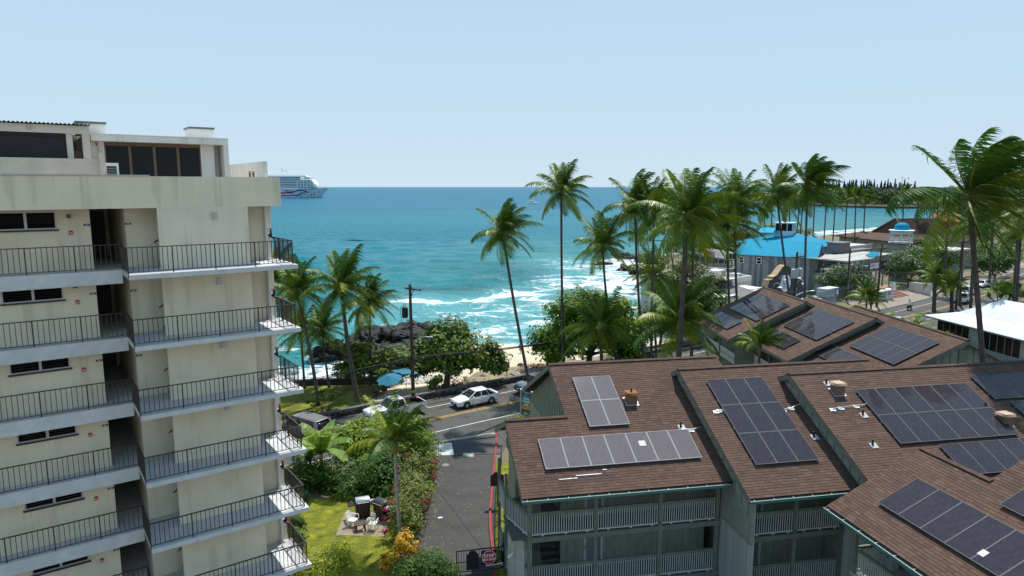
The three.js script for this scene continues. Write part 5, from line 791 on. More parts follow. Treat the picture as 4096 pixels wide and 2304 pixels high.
// --- headland woods, pines and huts ---
{
  const r = rng(88), g = [];
  for (let i = 0; i < 14000; i++) { const u = r(), x = 316 + u * 420 + r() * 30, Z = (x < 380 ? 905 - (x - 316) * 1.9 : 775) - (x > 400 ? 35 : 0) + 12 + r() * r() * 260; if (x / Z > 0.86) continue; const tall = (9 + 9 * vnoise(x * 0.03, Z * 0.03) + r() * 4) * smooth(0, 40, Z - 700), y = -0.6 + Math.pow(r(), 0.6) * tall, s = 0.9 + r() * 1.4; const k = r(), c = k < 0.45 ? [0.04, 0.075, 0.03] : k < 0.75 ? [0.075, 0.125, 0.04] : [0.13, 0.16, 0.06]; const q = new THREE.TetrahedronGeometry(s, 0); q.applyMatrix4(_m.makeRotationFromEuler(_e.set(r() * 6, r() * 6, r() * 6))); q.scale(1.4, 0.8, 1); q.translate(x, y, -Z); g.push(paint(q, ...c)); }
  const w = part('headland_woods', g, mat([1, 1, 1], 0.95, { vertexColors: true }), scene); stuff(w); w.userData.label = 'dense palm grove covering the headland across the bay'; w.userData.category = 'trees';
  // dark pines along the skyline
  const pine = (x, Z, h, wd, label, seed) => { const q = rng(seed), a = []; for (let i = 0; i < 150; i++) { const t = q(), rr = wd * (1 - t) * (0.4 + 0.6 * q()), an = q() * 6.28; const e = new THREE.TetrahedronGeometry(0.9 + (1 - t) * 1.2); e.rotateX(q() * 6); e.rotateY(q() * 6); e.translate(rr * Math.sin(an), h * (0.12 + 0.86 * t), rr * Math.cos(an)); a.push(e); } const T = thing('pine_tree', label, 'tree', [x, -1.2, -Z], 0, 'pines on the headland'); part('crown', a, M.pineLeaf, T); part('trunk', [bar([0, 0, 0], [0, h * 0.9, 0], 0.4, 0.1, 6)], M.bark, T); };
  M.pineLeaf = mat([0.03, 0.05, 0.04], 0.95);
  const q = rng(3); for (let i = 0; i < 44; i++) { const x = 455 + i * 2.75 + q() * 2.2, Z = 1010 + q() * 60; pine(x * Z / 1000, Z, (24 + 9 * q()) * (i % 9 === 8 ? 0.7 : 1), 3.4 + 2 * q(), 'dark pointed pine in the far skyline row, ' + ORD(i) + ' from its left end', 200 + i); }
  pine(584, 1000, 29, 5, 'tall solitary pine standing right of the skyline row', 77);
  for (const [x, Z, h] of [[555, 1000, 30], [565, 1000, 34], [574, 1000, 33]]) { const t = thing('mast', { 555: 'left', 565: 'middle', 574: 'right' }[x] + ' of three thin floodlight masts on the headland', 'mast', [x, -1, -Z], 0, 'masts on the headland'); part('pole', [bar([0, 0, 0], [0, h, 0], 0.35, 0.2, 6)], M.galv, t); part('lamp_rack', [bx(2.2, 1.0, 0.6, 0, h - 0.4, 0)], M.galv, t); }
  for (const [x, Z, w, d, h] of [[417, 742, 9, 7, 4.2], [433, 736, 8, 7, 4.5], [450, 730, 12, 8, 4], [470, 725, 10, 7, 3.6]]) { const t = thing('thatched_hut', ['pale hut with pitched roof, leftmost', 'pointed brown hut, second from the left', 'wide brown hut, third from the left', 'low brown hut, rightmost'][[417, 433, 450, 470].indexOf(x)] + ' on the far bay shore', 'hut', [x, -0.9, -Z], 0.2, 'huts across the bay'); part('wall', [bx(w * 0.8, h * 0.5, d * 0.8, 0, h * 0.25, 0)], mat([0.28, 0.2, 0.13], 0.9), t); part('roof', [place(new THREE.CylinderGeometry(0.35, 0.75, h * 0.6, 4, 1), 0, 0, 0, 0, PI / 4).scale(w * 0.95, 1, d * 0.95).translate(0, h * 0.75, 0)], mat(x === 417 ? [0.42, 0.42, 0.42] : [0.20, 0.14, 0.10], 0.95), t); }
  for (const [x, Z, w] of [[385, 845, 26], [406, 850, 22]]) { const t = thing('hotel_roof', (x === 385 ? 'left' : 'right') + ' pale grey hotel roof rising from the headland palms', 'building', [x, 3.4, -Z], 0.1, 'hotel roofs on the headland'); part('roof', [slab([[-w / 2, 0, 6], [w / 2, 0, 6], [w / 3, 4, 0], [-w / 3, 4, 0]], 0.3), slab([[w / 2, 0, -6], [-w / 2, 0, -6], [-w / 3, 4, 0], [w / 3, 4, 0]], 0.3)], M.paleRoof, t); part('wall', [bx(w * 0.9, 4.5, 10, 0, -2.4, 0)], M.paleRoof, t); }
}

// ================= palms =================
function leafletGeo(out, A, dir, side, len, w, droop, col, wind) { // narrow folded leaflet of two quads
  const P0 = A, P1 = A.clone().addScaledVector(dir, len * 0.5).add(V3(wind.x * 0.1 * len, -droop * len * 0.12, wind.z * 0.1 * len)), P2 = A.clone().addScaledVector(dir, len * 0.96).add(V3(wind.x * 0.3 * len, -droop * len * 0.5, wind.z * 0.3 * len));
  const q = (p, k) => p.clone().addScaledVector(side, k), v = (p) => { out.pos.push(p.x, p.y, p.z); out.col.push(...col); };
  const a = q(P0, -w * 0.6), b = q(P0, w * 0.6), c = q(P1, -w), d = q(P1, w); for (const p of [a, b, d, a, d, c, c, d, P2]) v(p);
}
function frondGeo(az, el, L, windV, seed, hue) {
  const r = rng(seed), out = { pos: [], col: [] }, N = 13, seg = L / N, p = V3(0, 0, 0), d = V3(Math.cos(el) * Math.cos(az), Math.sin(el), Math.cos(el) * Math.sin(az)), pts = [p.clone()], dirs = [d.clone()];
  const droop = 0.045 + 0.062 * Math.max(0, Math.cos(el)) + 0.02 * r();
  for (let i = 0; i < N; i++) { const t = i / N; d.y -= droop * (0.25 + 1.5 * t); d.addScaledVector(windV, 0.055 * (0.3 + 1.4 * t)); d.normalize(); p.addScaledVector(d, seg); pts.push(p.clone()); dirs.push(d.clone()); }
  const at = t => { const x = t * N, i = Math.min(N - 1, Math.floor(x)), f = x - i; return [pts[i].clone().lerp(pts[i + 1], f), dirs[i].clone().lerp(dirs[i + 1], f).normalize()]; };
  const base = hue < 0.06 ? [0.22, 0.16, 0.03] : hue < 0.42 ? [0.165, 0.205, 0.022] : hue < 0.75 ? [0.085, 0.15, 0.018] : [0.05, 0.11, 0.018];
  const n = 64; for (let i = 0; i < n; i++) {
    const t = 0.13 + 0.86 * (i + r() * 0.5) / n, [A, D] = at(t), up = V3(0, 1, 0); let S = D.clone().cross(up); if (S.length() < 0.05) S = V3(Math.sin(az), 0, -Math.cos(az)); S.normalize(); const nrm = S.clone().cross(D).normalize();
    const len = L * 0.225 * (0.35 + 0.75 * Math.sin(PI * Math.pow(t, 0.8))) * (0.85 + 0.3 * r()), fw = 0.35 + 0.75 * t * t;
    for (const s of [1, -1]) { const dir = S.clone().multiplyScalar(s).addScaledVector(D, fw).addScaledVector(nrm, 0.18 - 0.25 * r()).add(V3(windV.x * 0.45, -0.22 - 0.5 * r() * r(), windV.z * 0.45)).normalize(); const j = 0.75 + 0.5 * r(); leafletGeo(out, A, dir, dir.clone().cross(V3(0, 1, 0)).lerp(D, 0.6).normalize(), len * (0.8 + 0.45 * r()), 0.033 * (L / 4), 0.5 + 0.6 * r(), base.map(c => c * j), windV); }
  }
  // midrib
  for (let i = 0; i < N; i++) { const w0 = 0.045 * (1 - i / N) + 0.008, w1 = 0.045 * (1 - (i + 1) / N) + 0.008; for (const ax of [V3(0, 1, 0), dirs[i].clone().cross(V3(0, 1, 0)).normalize()]) { const a = pts[i], b = pts[i + 1], v = q => { out.pos.push(q.x, q.y, q.z); out.col.push(0.20, 0.20, 0.05); }; const p1 = a.clone().addScaledVector(ax, w0), p2 = a.clone().addScaledVector(ax, -w0), p3 = b.clone().addScaledVector(ax, w1), p4 = b.clone().addScaledVector(ax, -w1);[p1, p2, p4, p1, p4, p3].forEach(v); } }
  const g = new THREE.BufferGeometry(); g.setAttribute('position', new THREE.Float32BufferAttribute(out.pos, 3)); g.setAttribute('color', new THREE.Float32BufferAttribute(out.col, 3)); g.computeVertexNormals(); return g;
}
const frondSets = [[0.5, 0.05, 27], [0.95, 0.1, 28], [1.6, 0.2, 28], [0.35, 0.0, 18]].map(([w, wz, n], k) => { const r = rng(500 + k), a = []; for (let i = 0; i < n; i++) { const t = i / (n - 1), el = k === 3 ? R(80 - 62 * t) : R(84 - 114 * Math.pow(t, 1.25)) + (r() - 0.5) * 0.2, az = i * 2.39996 + (r() - 0.5) * 0.5; a.push(frondGeo(az, el, 4.1 * (0.8 + 0.3 * r()) * (t < 0.15 ? 0.85 : 1), V3(w, 0, wz), 900 + k * 50 + i, t > 0.95 ? 0.03 + r() * 0.3 : 0.07 + 0.93 * r())); } return a; });
function trunkGeo(P, r0, r1, ringed = true, n = 9, seg = 34) {
  const curve = new THREE.CatmullRomCurve3(P.map(p => V3(...p))), g = new THREE.TubeGeometry(curve, seg, 1, n, false), pos = g.attributes.position, col = new Float32Array(pos.count * 3);
  for (let i = 0; i <= seg; i++) { const t = i / seg, c = curve.getPointAt(t), rad = (mix(r0, r1, Math.pow(t, 0.6)) + r0 * 0.7 * Math.exp(-t * 16)) * (ringed ? (i % 2 ? 1.05 : 0.97) : 1); for (let j = 0; j <= n; j++) { const k = i * (n + 1) + j; pos.setXYZ(k, c.x + (pos.getX(k) - c.x) * rad, c.y + (pos.getY(k) - c.y) * rad, c.z + (pos.getZ(k) - c.z) * rad); const v = (ringed ? (i % 2 ? 1.1 : 0.8) : 1) * (0.85 + 0.3 * hash2(i, j)); col[k * 3] = v; col[k * 3 + 1] = v; col[k * 3 + 2] = v; } }
  g.setAttribute('color', new THREE.BufferAttribute(col, 3)); g.computeVertexNormals(); return g;
}
function palm(base, top, L, set, label, o = {}) {
  const T = thing(o.name || 'coconut_palm', label, 'palm tree', base, 0, o.group || 'coconut palms'), dx = top[0] - base[0], dy = top[1] - base[1], dz = top[2] - base[2], b = o.bend ?? 0.5, r0 = o.r0 ?? 0.17, r1 = o.r1 ?? 0.115;
  part('trunk', trunkGeo([[0, -0.3, 0], [dx * (0.33 + 0.25 * b), dy * 0.33, dz * (0.33 + 0.25 * b)], [dx * (0.67 + 0.25 * b), dy * 0.67, dz * (0.67 + 0.25 * b)], [dx, dy, dz]], r0, r1, true, o.far ? 6 : 9, o.far ? 12 : 36), o.trunkMat || M.palmTrunk, T);
  if (!o.far) { part('crown_base', [lathe([[r1 * 0.9, -0.7], [r1 * 1.9, -0.35], [r1 * 2.2, 0], [r1 * 1.2, 0.5], [0.02, 0.9]], 9, dx, dy, dz)], o.shaft || mat([0.20, 0.15, 0.05], 0.9), T); }
  const F = frondSets[set], r = rng(o.seed || Math.round(base[0] * 31 + base[2] * 7 + 1000)), yaw = o.yaw ?? (r() - 0.5) * 0.7;
  const n = o.n || F.length; for (let i = 0; i < n; i++) { const f = part('frond', F[Math.floor(i * F.length / n)], M.frond, T); f.position.set(dx, dy + 0.15, dz); const s = L / 4.1 * (0.92 + 0.16 * r()); f.scale.set(s, s, s); f.rotation.y = yaw + (r() - 0.5) * 0.3; }
  if (o.nuts) for (let i = 0; i < 6; i++) { const m = part('coconut', nutGeo, o.nutMat || M.nut, T); m.position.set(dx + 0.34 * Math.cos(i * 1.05), dy - 0.25 - 0.12 * (i % 2), dz + 0.34 * Math.sin(i * 1.05)); }
  return T;
}
const nutGeo = new THREE.SphereGeometry(0.13, 8, 6).scale(1, 1.25, 1); M.nut = mat([0.28, 0.2, 0.05], 0.6);
palm([2.12, -1.6, -61.2], [-0.82, 14.75, -61.5], 3.5, 1, 'leaning palm left of the tall straight one, trunk ending by the road', { nuts: 1, bend: 0.15, yaw: -0.2 });
palm([5.64, -1.6, -72.2], [5.17, 18.3, -72.3], 3.9, 0, 'tallest straight slender palm standing alone above the horizon', { nuts: 1, yaw: 0.3 });
palm([11.9, -1.6, -73.2], [9.7, 12.6, -73.05], 4.1, 0, 'palm with drooping crown in front of surf, right of tallest palm', { nuts: 1, yaw: 1.1 });
palm([9.65, -1.6, -69.8], [9.24, 4.3, -69.8], 4.9, 0, 'short bushy palm standing before the round green tree', { r0: 0.22, r1: 0.17, yaw: 2.0 });
palm([14.6, -1.7, -72], [12.9, 16.9, -72], 4.2, 1, 'tall palm at the left edge of the central cluster', { nuts: 1 });
palm([14.7, -1.6, -70], [14.5, 16.3, -70], 4.0, 1, 'slim palm second from the left in central cluster', { yaw: 0.9 });
palm([12.3, -1.6, -50], [12.75, 16.7, -50], 4.4, 0, 'thick-trunked large palm nearest in the central cluster', { r0: 0.24, r1: 0.16, nuts: 1, yaw: 0.5 });
palm([15.9, -1.6, -58], [15.4, 15.3, -58], 4.2, 1, 'palm just behind the thick-trunked one', { yaw: -0.6, r0: 0.19 });
palm([25.2, -1.6, -75], [23.6, 15.0, -75], 4.3, 1, 'left of the twin dark trunks beside the blue roof', { yaw: 0.2, nuts: 1 });
palm([25.3, -1.6, -73], [23.7, 17.4, -73], 4.2, 0, 'right and taller of the twin trunks beside the blue roof', { yaw: 1.7 });
palm([17.4, -1.7, -80], [16.9, 8.4, -80], 4.2, 1, 'half-height palm between the central cluster and surf', { yaw: 2.2 });
palm([13.4, -1.6, -53.5], [13.3, 8.2, -53.5], 4.6, 0, 'low wide palm with dark fronds beside the stepped roofs', { yaw: -1.1, r0: 0.2 });
palm([36.4, -1.6, -85], [32.7, 17.9, -85], 4.4, 1, 'palm whose dark trunk crosses the round shop sign', { nuts: 1, bend: 0.1, yaw: 0.8 });
palm([35.2, -1.6, -80], [34.3, 18.9, -80], 4.6, 2, 'windswept palm right of the one crossing the shop sign', { nuts: 1 });
palm([32.2, -1.6, -43], [28.6, 18.2, -43], 5.2, 2, 'large windswept palm at the right rising beside the stepped roofs', { r0: 0.21, r1: 0.15, nuts: 1, nutMat: mat([0.42, 0.24, 0.04], 0.6), bend: 0.0, yaw: 0.1, seed: 4 });
palm([36.5, -1.2, -46], [37.0, 17.2, -46], 4.8, 2, 'palm cut off by the right edge of the picture', { yaw: 2.6, r0: 0.22, r1: 0.16 });
palm([-14.69, -1.6, -63.0], [-15.93, 9.5, -63.1], 4.3, 0, 'largest palm left of the utility pole, on the park lawn', { nuts: 1, r0: 0.24, r1: 0.16, yaw: 0.4 });
palm([-18.4, -1.6, -62.6], [-20.1, 9.2, -63], 3.9, 0, 'palm against the tower edge with a dark leaning trunk', { yaw: 1.3, bend: -0.4, r0: 0.2 });
palm([-14.88, -1.6, -69.5], [-14.74, 6.85, -69.54], 3.8, 1, 'palm right of the largest park palm, fronds over the lava', { yaw: -0.5 });
palm([-18.9, -1.6, -68.4], [-19.4, 4.4, -68.4], 3.2, 0, 'slender low palm between the park palms and the surf', { r0: 0.13, r1: 0.09, yaw: 0.9 });
palm([-21.4, -1.6, -68.2], [-21.6, 4.2, -68.4], 3.4, 0, 'low palm half behind the tower balconies', { yaw: 2.4, r0: 0.15, r1: 0.1 });
palm([-24.4, -1.7, -66], [-23.6, 9.8, -66], 3.9, 0, 'palm mostly hidden behind the tower end', { yaw: 0.1 });
palm([19.2, -1.4, -50.6], [18.8, 7.0, -50.6], 2.4, 3, 'small feathery palm rising between the stepped roofs', { name: 'areca_palm', group: 'areca palms', r0: 0.12, r1: 0.09 });
// tall garden palm by the lawn
palm([-6.04, -0.24, -34.55], [-6.2, 5.6, -34.55], 2.75, 3, 'slender ringed palm at the lawn edge before the flowering hedge', { name: 'areca_palm', group: 'areca palms', r0: 0.13, r1: 0.085, trunkMat: mat([0.30, 0.29, 0.27], 0.9, { vertexColors: true }), yaw: 0.4 });
// far palms round the bay
{ const r = rng(61), L = [[70, 13, 185], [71.9, 14.2, 192], [75.8, 15.4, 188], [76.8, 15.6, 196], [79.5, 14.2, 180], [80.4, 14.0, 194], [83.6, 17.6, 190], [86.9, 14.4, 186], [89.4, 14.2, 194], [92.6, 16.6, 190], [95, 16, 184], [97.6, 15.4, 192], [108.2, 16.6, 190], [112.3, 15.4, 186], [115.7, 15.4, 194], [117.8, 16, 190], [126, 15, 188], [132, 16.5, 192]];
  L.forEach(([x, y, Z], i) => { const k = Z / 190; palm([x * k + (r() - 0.4) * 2.5, -1.6, -Z], [x * k, y, -Z], 3.7, 1 + (i % 2), 'slim dark far palm by the bay, ' + ORD(i) + ' counting from the left', { far: 1, n: 15, r0: 0.19, r1: 0.15, group: 'slim far palms by the bay' }); });
  [[27.6, 8.0, 150, 'small far palm leftmost above the surf by the terrace'], [31.2, 9.6, 158, 'leaning far palm above the terrace deck'], [38, 9.4, 165, 'far palm in front of the terrace railing']].forEach(([x, y, Z, l]) => palm([x + 1.5, -1.6, -Z], [x, y, -Z], 3.4, 1, l, { far: 1, n: 16, group: 'slim far palms by the bay' }));
}
palm([52, -1.6, -98], [51.6, 3.2, -98], 2.9, 3, 'yellow-green feathery palm below the plumeria by the road', { name: 'areca_palm', group: 'areca palms', r0: 0.16, r1: 0.13 });
palm([53.6, -1.6, -100], [53.4, 2.0, -100], 2.6, 3, 'lower feathery palm right of the yellow-green one', { name: 'areca_palm', group: 'areca palms', yaw: 2 });
palm([70.4, -1.6, -112], [70.1, 4.2, -112], 3.1, 0, 'left of two shaggy date palms beside the road', { name: 'date_palm', group: 'date palms by the road', r0: 0.3, r1: 0.3 });
palm([73.4, -1.6, -112], [73, 2.8, -112], 3.1, 0, 'right and lower of two shaggy date palms beside the road', { name: 'date_palm', group: 'date palms by the road', r0: 0.3, r1: 0.3, yaw: 2 });
for (const [x, y, Z, l] of [[78, 12.0, 118, 'palm behind the tall pole at the right'], [84, 14.5, 132, 'palm over the road between pole and large palm'], [90, 13.5, 128, 'palm above the parked pickup at the right'], [97, 14, 128, 'dark-trunked palm right of the yellow road sign'], [62, 5.6, 86, 'small palm in front of the white roof, left'], [66, 4.6, 80, 'small palm in front of the white roof, right'], [110, 13, 140, 'palm at the far right above the road'], [70.5, 13.2, 104, 'palm between the shaggy date palms and the large windswept palm'], [83.5, 11.6, 112, 'palm right of the large windswept trunk over the road'], [80, 15.2, 108, 'tall palm at the right edge behind the windswept crown']])
  palm([x + 0.6, -1.6, -Z], [x, y, -Z], Z < 100 ? 2.1 : 4.0, Z < 100 ? 3 : 1, l, { far: Z > 100 ? 1 : 0, r0: Z < 100 ? 0.1 : 0.24, r1: Z < 100 ? 0.07 : 0.18, group: 'palms by the right-hand road' });

// ================= broadleaf trees, hedges and shrubs =================
// leaves are small folded blades spread through clumps; one mesh per crown
function foliage(clumps, N, size, pal, seed, o = {}) {
  const r = rng(seed), vol = clumps.map(c => Math.pow(c[3] * c[4] * c[5], 0.67)), tot = vol.reduce((a, b) => a + b), pos = [], col = [];
  clumps.forEach((c, ci) => {
    const n = Math.round(N * vol[ci] / tot), K = Math.max(5, Math.round(6 + 5 * Math.min(2, c[3]))), sc = []; for (let k = 0; k < K; k++) { let a, b, d, l; do { a = r() * 2 - 1; b = r() * 2 - 1; d = r() * 2 - 1; l = Math.hypot(a, b, d); } while (l > 1 || l < 0.2); const q = (0.55 + 0.35 * r()) / l; sc.push([a * q, b * q, d * q, 0.26 + 0.24 * r()]); }
    for (let i = 0; i < n; i++) {
      let dx, dy, dz, l; do { dx = r() * 2 - 1; dy = r() * 2 - 1; dz = r() * 2 - 1; l = Math.hypot(dx, dy, dz); } while (l > 1 || l < 0.05);
      const k = (o.fill ?? 0.72) + (1 - (o.fill ?? 0.72)) * r(), rad = Math.pow(r(), o.fill ? 0.6 : 0.3) ; dx *= rad / l; dy *= rad / l; dz *= rad / l;
      if (K > 1 && r() < 0.86 && !o.solid) { const q = sc[Math.floor(r() * K)]; dx = q[0] + dx * q[3]; dy = q[1] + dy * q[3]; dz = q[2] + dz * q[3]; }
      const wob = 0.86 + 0.36 * vnoise(dx * 3.1 + ci * 9, dz * 3.1 + dy * 4.3), P = V3(c[0] + dx * c[3] * wob, c[1] + dy * c[4] * wob, c[2] + dz * c[5] * wob);
      if (o.floor !== undefined && P.y < o.floor) continue; if (o.flat) P.y = Math.round((P.y + 0.3 * vnoise(P.x, P.z)) / o.flat) * o.flat + (r() - 0.5) * o.flat * 0.5;
      const nrm = V3(dx + (r() - 0.5) * 1.1, dy + 0.55 + (r() - 0.5) * 0.9, dz + (r() - 0.5) * 1.1).normalize(), t = V3(r() - 0.5, r() - 0.6, r() - 0.5).cross(nrm).normalize(), b = nrm.clone().cross(t), s = size * (0.5 + 0.95 * r()), w = s * (o.wide ?? 0.5);
      const tone = pal[Math.min(pal.length - 1, Math.floor(Math.pow(r(), o.skew ?? 1) * pal.length))], j = 0.8 + 0.4 * r();
      const A = P.clone().addScaledVector(t, -s / 2), B = P.clone().addScaledVector(b, w / 2).addScaledVector(nrm, -s * 0.06), C = P.clone().addScaledVector(t, s / 2), D = P.clone().addScaledVector(b, -w / 2).addScaledVector(nrm, -s * 0.06);
      for (const q of [A, B, C, A, C, D]) { pos.push(q.x, q.y, q.z); col.push(tone[0] * j, tone[1] * j, tone[2] * j); }
    }
  });
  const g = new THREE.BufferGeometry(); g.setAttribute('position', new THREE.Float32BufferAttribute(pos, 3)); g.setAttribute('color', new THREE.Float32BufferAttribute(col, 3)); g.computeVertexNormals(); return g;
}
const PAL = {
  kamani: [[0.03, 0.065, 0.012], [0.045, 0.09, 0.014], [0.075, 0.125, 0.018], [0.12, 0.165, 0.022], [0.05, 0.095, 0.014], [0.09, 0.14, 0.018], [0.06, 0.11, 0.014], [0.04, 0.08, 0.012], [0.14, 0.18, 0.02]],
  milo: [[0.055, 0.125, 0.012], [0.08, 0.16, 0.014], [0.13, 0.20, 0.02], [0.17, 0.23, 0.022], [0.06, 0.12, 0.014]],
  vine: [[0.075, 0.14, 0.014], [0.13, 0.20, 0.018], [0.20, 0.26, 0.026], [0.09, 0.15, 0.016], [0.25, 0.29, 0.03]],
  bouga: [[0.055, 0.095, 0.016], [0.10, 0.13, 0.02], [0.14, 0.165, 0.03], [0.06, 0.10, 0.02], [0.18, 0.17, 0.05]],
  shrub: [[0.03, 0.075, 0.014], [0.045, 0.105, 0.018], [0.07, 0.13, 0.02], [0.035, 0.08, 0.016]],
  lime: [[0.16, 0.21, 0.02], [0.24, 0.27, 0.03], [0.12, 0.17, 0.02], [0.30, 0.29, 0.04]],
  croton: [[0.55, 0.32, 0.02], [0.65, 0.42, 0.04], [0.35, 0.18, 0.02], [0.12, 0.12, 0.02]],
  plum: [[0.022, 0.06, 0.012], [0.035, 0.085, 0.014], [0.05, 0.11, 0.016], [0.028, 0.07, 0.014], [0.04, 0.09, 0.014], [0.03, 0.075, 0.014], [0.06, 0.12, 0.02], [0.045, 0.1, 0.016], [0.5, 0.47, 0.38]],
  grey: [[0.09, 0.12, 0.04], [0.12, 0.145, 0.05], [0.07, 0.10, 0.035], [0.15, 0.16, 0.06]],
  red: [[0.22, 0.02, 0.04], [0.14, 0.02, 0.03], [0.3, 0.05, 0.05]], pink: [[0.34, 0.006, 0.10], [0.42, 0.015, 0.16], [0.28, 0.006, 0.08]],
};
function tree(name, label, base, clumps, N, size, pal, seed, o = {}) {
  const T = thing(name, label, o.cat || 'tree', base, 0, o.group), c = clumps.map(k => k.slice());
  if (o.trunk !== 0) {
    const r = rng(seed + 1), h = o.fork ?? 1.6, r0 = o.trunk ?? 0.22, lim = []; part('trunk', trunkGeo([[0, -0.3, 0], [0.1, h * 0.4, 0.05], [(o.lean || 0.2), h, 0]], r0, r0 * 0.8, false, 8, 10), M.bark, T);
    c.slice(0, 7).forEach(k => { const e = [k[0] * 0.85, k[1] - k[4] * 0.2, k[2] * 0.85], s = [(o.lean || 0.2), h - 0.15, 0]; lim.push(trunkGeo([s, [mix(s[0], e[0], 0.35), mix(s[1], e[1], 0.5) + 0.1, mix(s[2], e[2], 0.35)], e], r0 * 0.6, r0 * 0.16, false, 6, 8)); }); lim.forEach(l => part('limb', l, M.bark, T));
  }
  part('crown', foliage(c, N, size, pal, seed, o), M.leaf, T); return T;
}
tree('sea_almond_tree', 'broad sea almond tree over the sand right of the utility pole', [-6.97, -1.6, -70.3], [[-0.6, 4.3, 0, 3.3, 2.4, 3], [2.2, 3.8, 0.4, 3.0, 2.0, 2.8], [-2.6, 3.0, 0.6, 2.6, 1.5, 2.4], [4.3, 2.7, 0.2, 2.2, 1.3, 2], [0.6, 5.6, -0.5, 2.2, 1.4, 2], [1.0, 3.0, 1.8, 3, 1.3, 1.8], [5.4, 1.9, 0.4, 1.4, 0.8, 1.3]], 11000, 0.40, PAL.kamani, 11, { trunk: 0.36, fork: 1.5, wide: 0.72 });
tree('sea_almond_tree', 'low spreading sea almond tree with red leaves left of the pole', [-13.4, -1.6, -68.8], [[-1.2, 3.0, 0, 3.0, 1.0, 2.4], [1.8, 3.5, 0, 2.3, 0.9, 2], [-3.4, 2.0, 0.5, 2.4, 0.8, 2], [0.5, 2.2, 1.2, 2.6, 0.7, 1.6], [3.2, 2.2, 0.6, 2.0, 0.8, 1.6], [-2.4, 4.1, -0.5, 2.0, 0.6, 1.4]], 7500, 0.38, PAL.kamani.concat(PAL.kamani, [[0.20, 0.04, 0.025]]), 12, { trunk: 0.28, fork: 1.3, wide: 0.62 });
tree('milo_tree', 'large rounded bright green tree beside the beach', [8.7, -1.6, -76], [[0, 5.6, 0, 4.4, 3.4, 4], [-3.6, 3.6, 0.5, 2.8, 2.4, 2.8], [3.6, 4.4, 0, 3.2, 2.8, 3], [-1.6, 7.2, 0, 3, 1.9, 2.6], [2.6, 7.0, -0.4, 2.6, 1.8, 2.4], [-4.4, 2.2, 0.6, 2.0, 1.3, 2], [4.6, 2.4, 0.8, 2.4, 1.6, 2.2]], 19000, 0.40, PAL.milo, 13, { trunk: 0.4, fork: 1.8, wide: 0.7, skew: 1.1 });
tree('monkeypod_tree', 'feathery olive green tree in front of the weathered restaurant', [26, -1.6, -97], [[0, 7.6, 0, 3.6, 2.0, 3], [-3.2, 6.0, 0, 2.8, 2, 2.6], [2.8, 5.0, 0.5, 2.8, 1.8, 2.6], [-1.0, 9.3, 0, 2.4, 1.3, 2.2], [0, 4.0, 1, 3.4, 1.8, 2.4], [3.6, 7.0, -0.5, 2, 1.3, 2]], 15000, 0.34, PAL.grey, 14, { wide: 0.6 });
tree('monkeypod_tree', 'second feathery olive green tree lower beside the grey pyramid roof', [27.6, -1.6, -90], [[0, 4.6, 0, 3.0, 1.9, 2.6], [-2.8, 4.2, 0, 2.4, 1.9, 2.2], [2.0, 3.4, 0.4, 2.4, 1.6, 2.2], [-0.6, 6.0, 0, 1.8, 1.2, 1.6], [-4.6, 3.4, 0, 2.0, 1.6, 2]], 12000, 0.34, PAL.grey.concat(PAL.milo.slice(0, 2)), 15, { wide: 0.6 });
tree('beach_tree', 'green thicket tree behind the central palms', [19.5, -1.6, -88], [[0, 3.8, 0, 3.2, 2.4, 2.6], [3, 3.0, 0, 2.6, 2.0, 2.2], [-2.6, 2.6, 0, 2.2, 1.8, 2]], 9000, 0.36, PAL.milo, 16, { wide: 0.6 });
tree('beach_tree', 'low green thicket at the foot of the central palms', [14.5, -1.6, -66], [[0, 1.6, 0, 2.6, 1.5, 1.6], [3.2, 1.8, 0, 2.4, 1.6, 1.6], [-2.6, 1.0, 0, 1.8, 1.0, 1.4]], 4000, 0.28, PAL.vine, 17, { wide: 0.6, trunk: 0.1, fork: 0.6 });
// garden behind the lawn
tree('vine_tree', 'dense yellow-green vine-covered tree between the lawn and the road', [-9.6, -1.4, -47], [[0, 2.2, 0, 2.7, 1.7, 2.2], [-2.2, 2.0, 0.4, 1.8, 1.6, 1.8], [1.8, 2.3, 0.8, 1.9, 1.7, 1.8], [0.2, 3.2, -0.5, 2.0, 0.9, 1.5], [0.6, 1.2, 1.8, 2.4, 1.3, 1.2], [2.4, 2.6, -0.8, 1.5, 1.1, 1.2], [-2.2, 2.6, -0.8, 1.2, 0.9, 1.0]], 20000, 0.22, PAL.vine, 18, { trunk: 0.16, fork: 0.9, wide: 0.62 });
tree('shrubbery', 'dark shrubbery behind the grills and the banana plant', [-11.2, -1.1, -43.5], [[0, 0.8, -0.2, 2.8, 1.3, 1.3], [2.4, 1.2, 0.4, 1.6, 1.7, 1.5], [-2.4, 0.9, 0.3, 1.8, 1.3, 1.5], [0.6, 0.6, 1.2, 2.2, 1.0, 1.2], [3.0, 1.2, 2.2, 0.8, 1.3, 1.2]], 11000, 0.21, PAL.shrub, 19, { cat: 'shrub', trunk: 0.06, fork: 0.4, wide: 0.6 });
tree('shrubbery', 'broad-leaved shrubs beside the tower foot left of the lawn', [-14, -0.9, -41], [[0, 0.7, 0, 1.2, 0.9, 1.4], [0.4, 0.6, 2.4, 0.9, 0.8, 1.0], [-0.6, 1.1, -1.6, 1.2, 1.1, 1.0]], 2600, 0.24, PAL.shrub, 20, { cat: 'shrub', trunk: 0.05, fork: 0.3, wide: 0.7 });
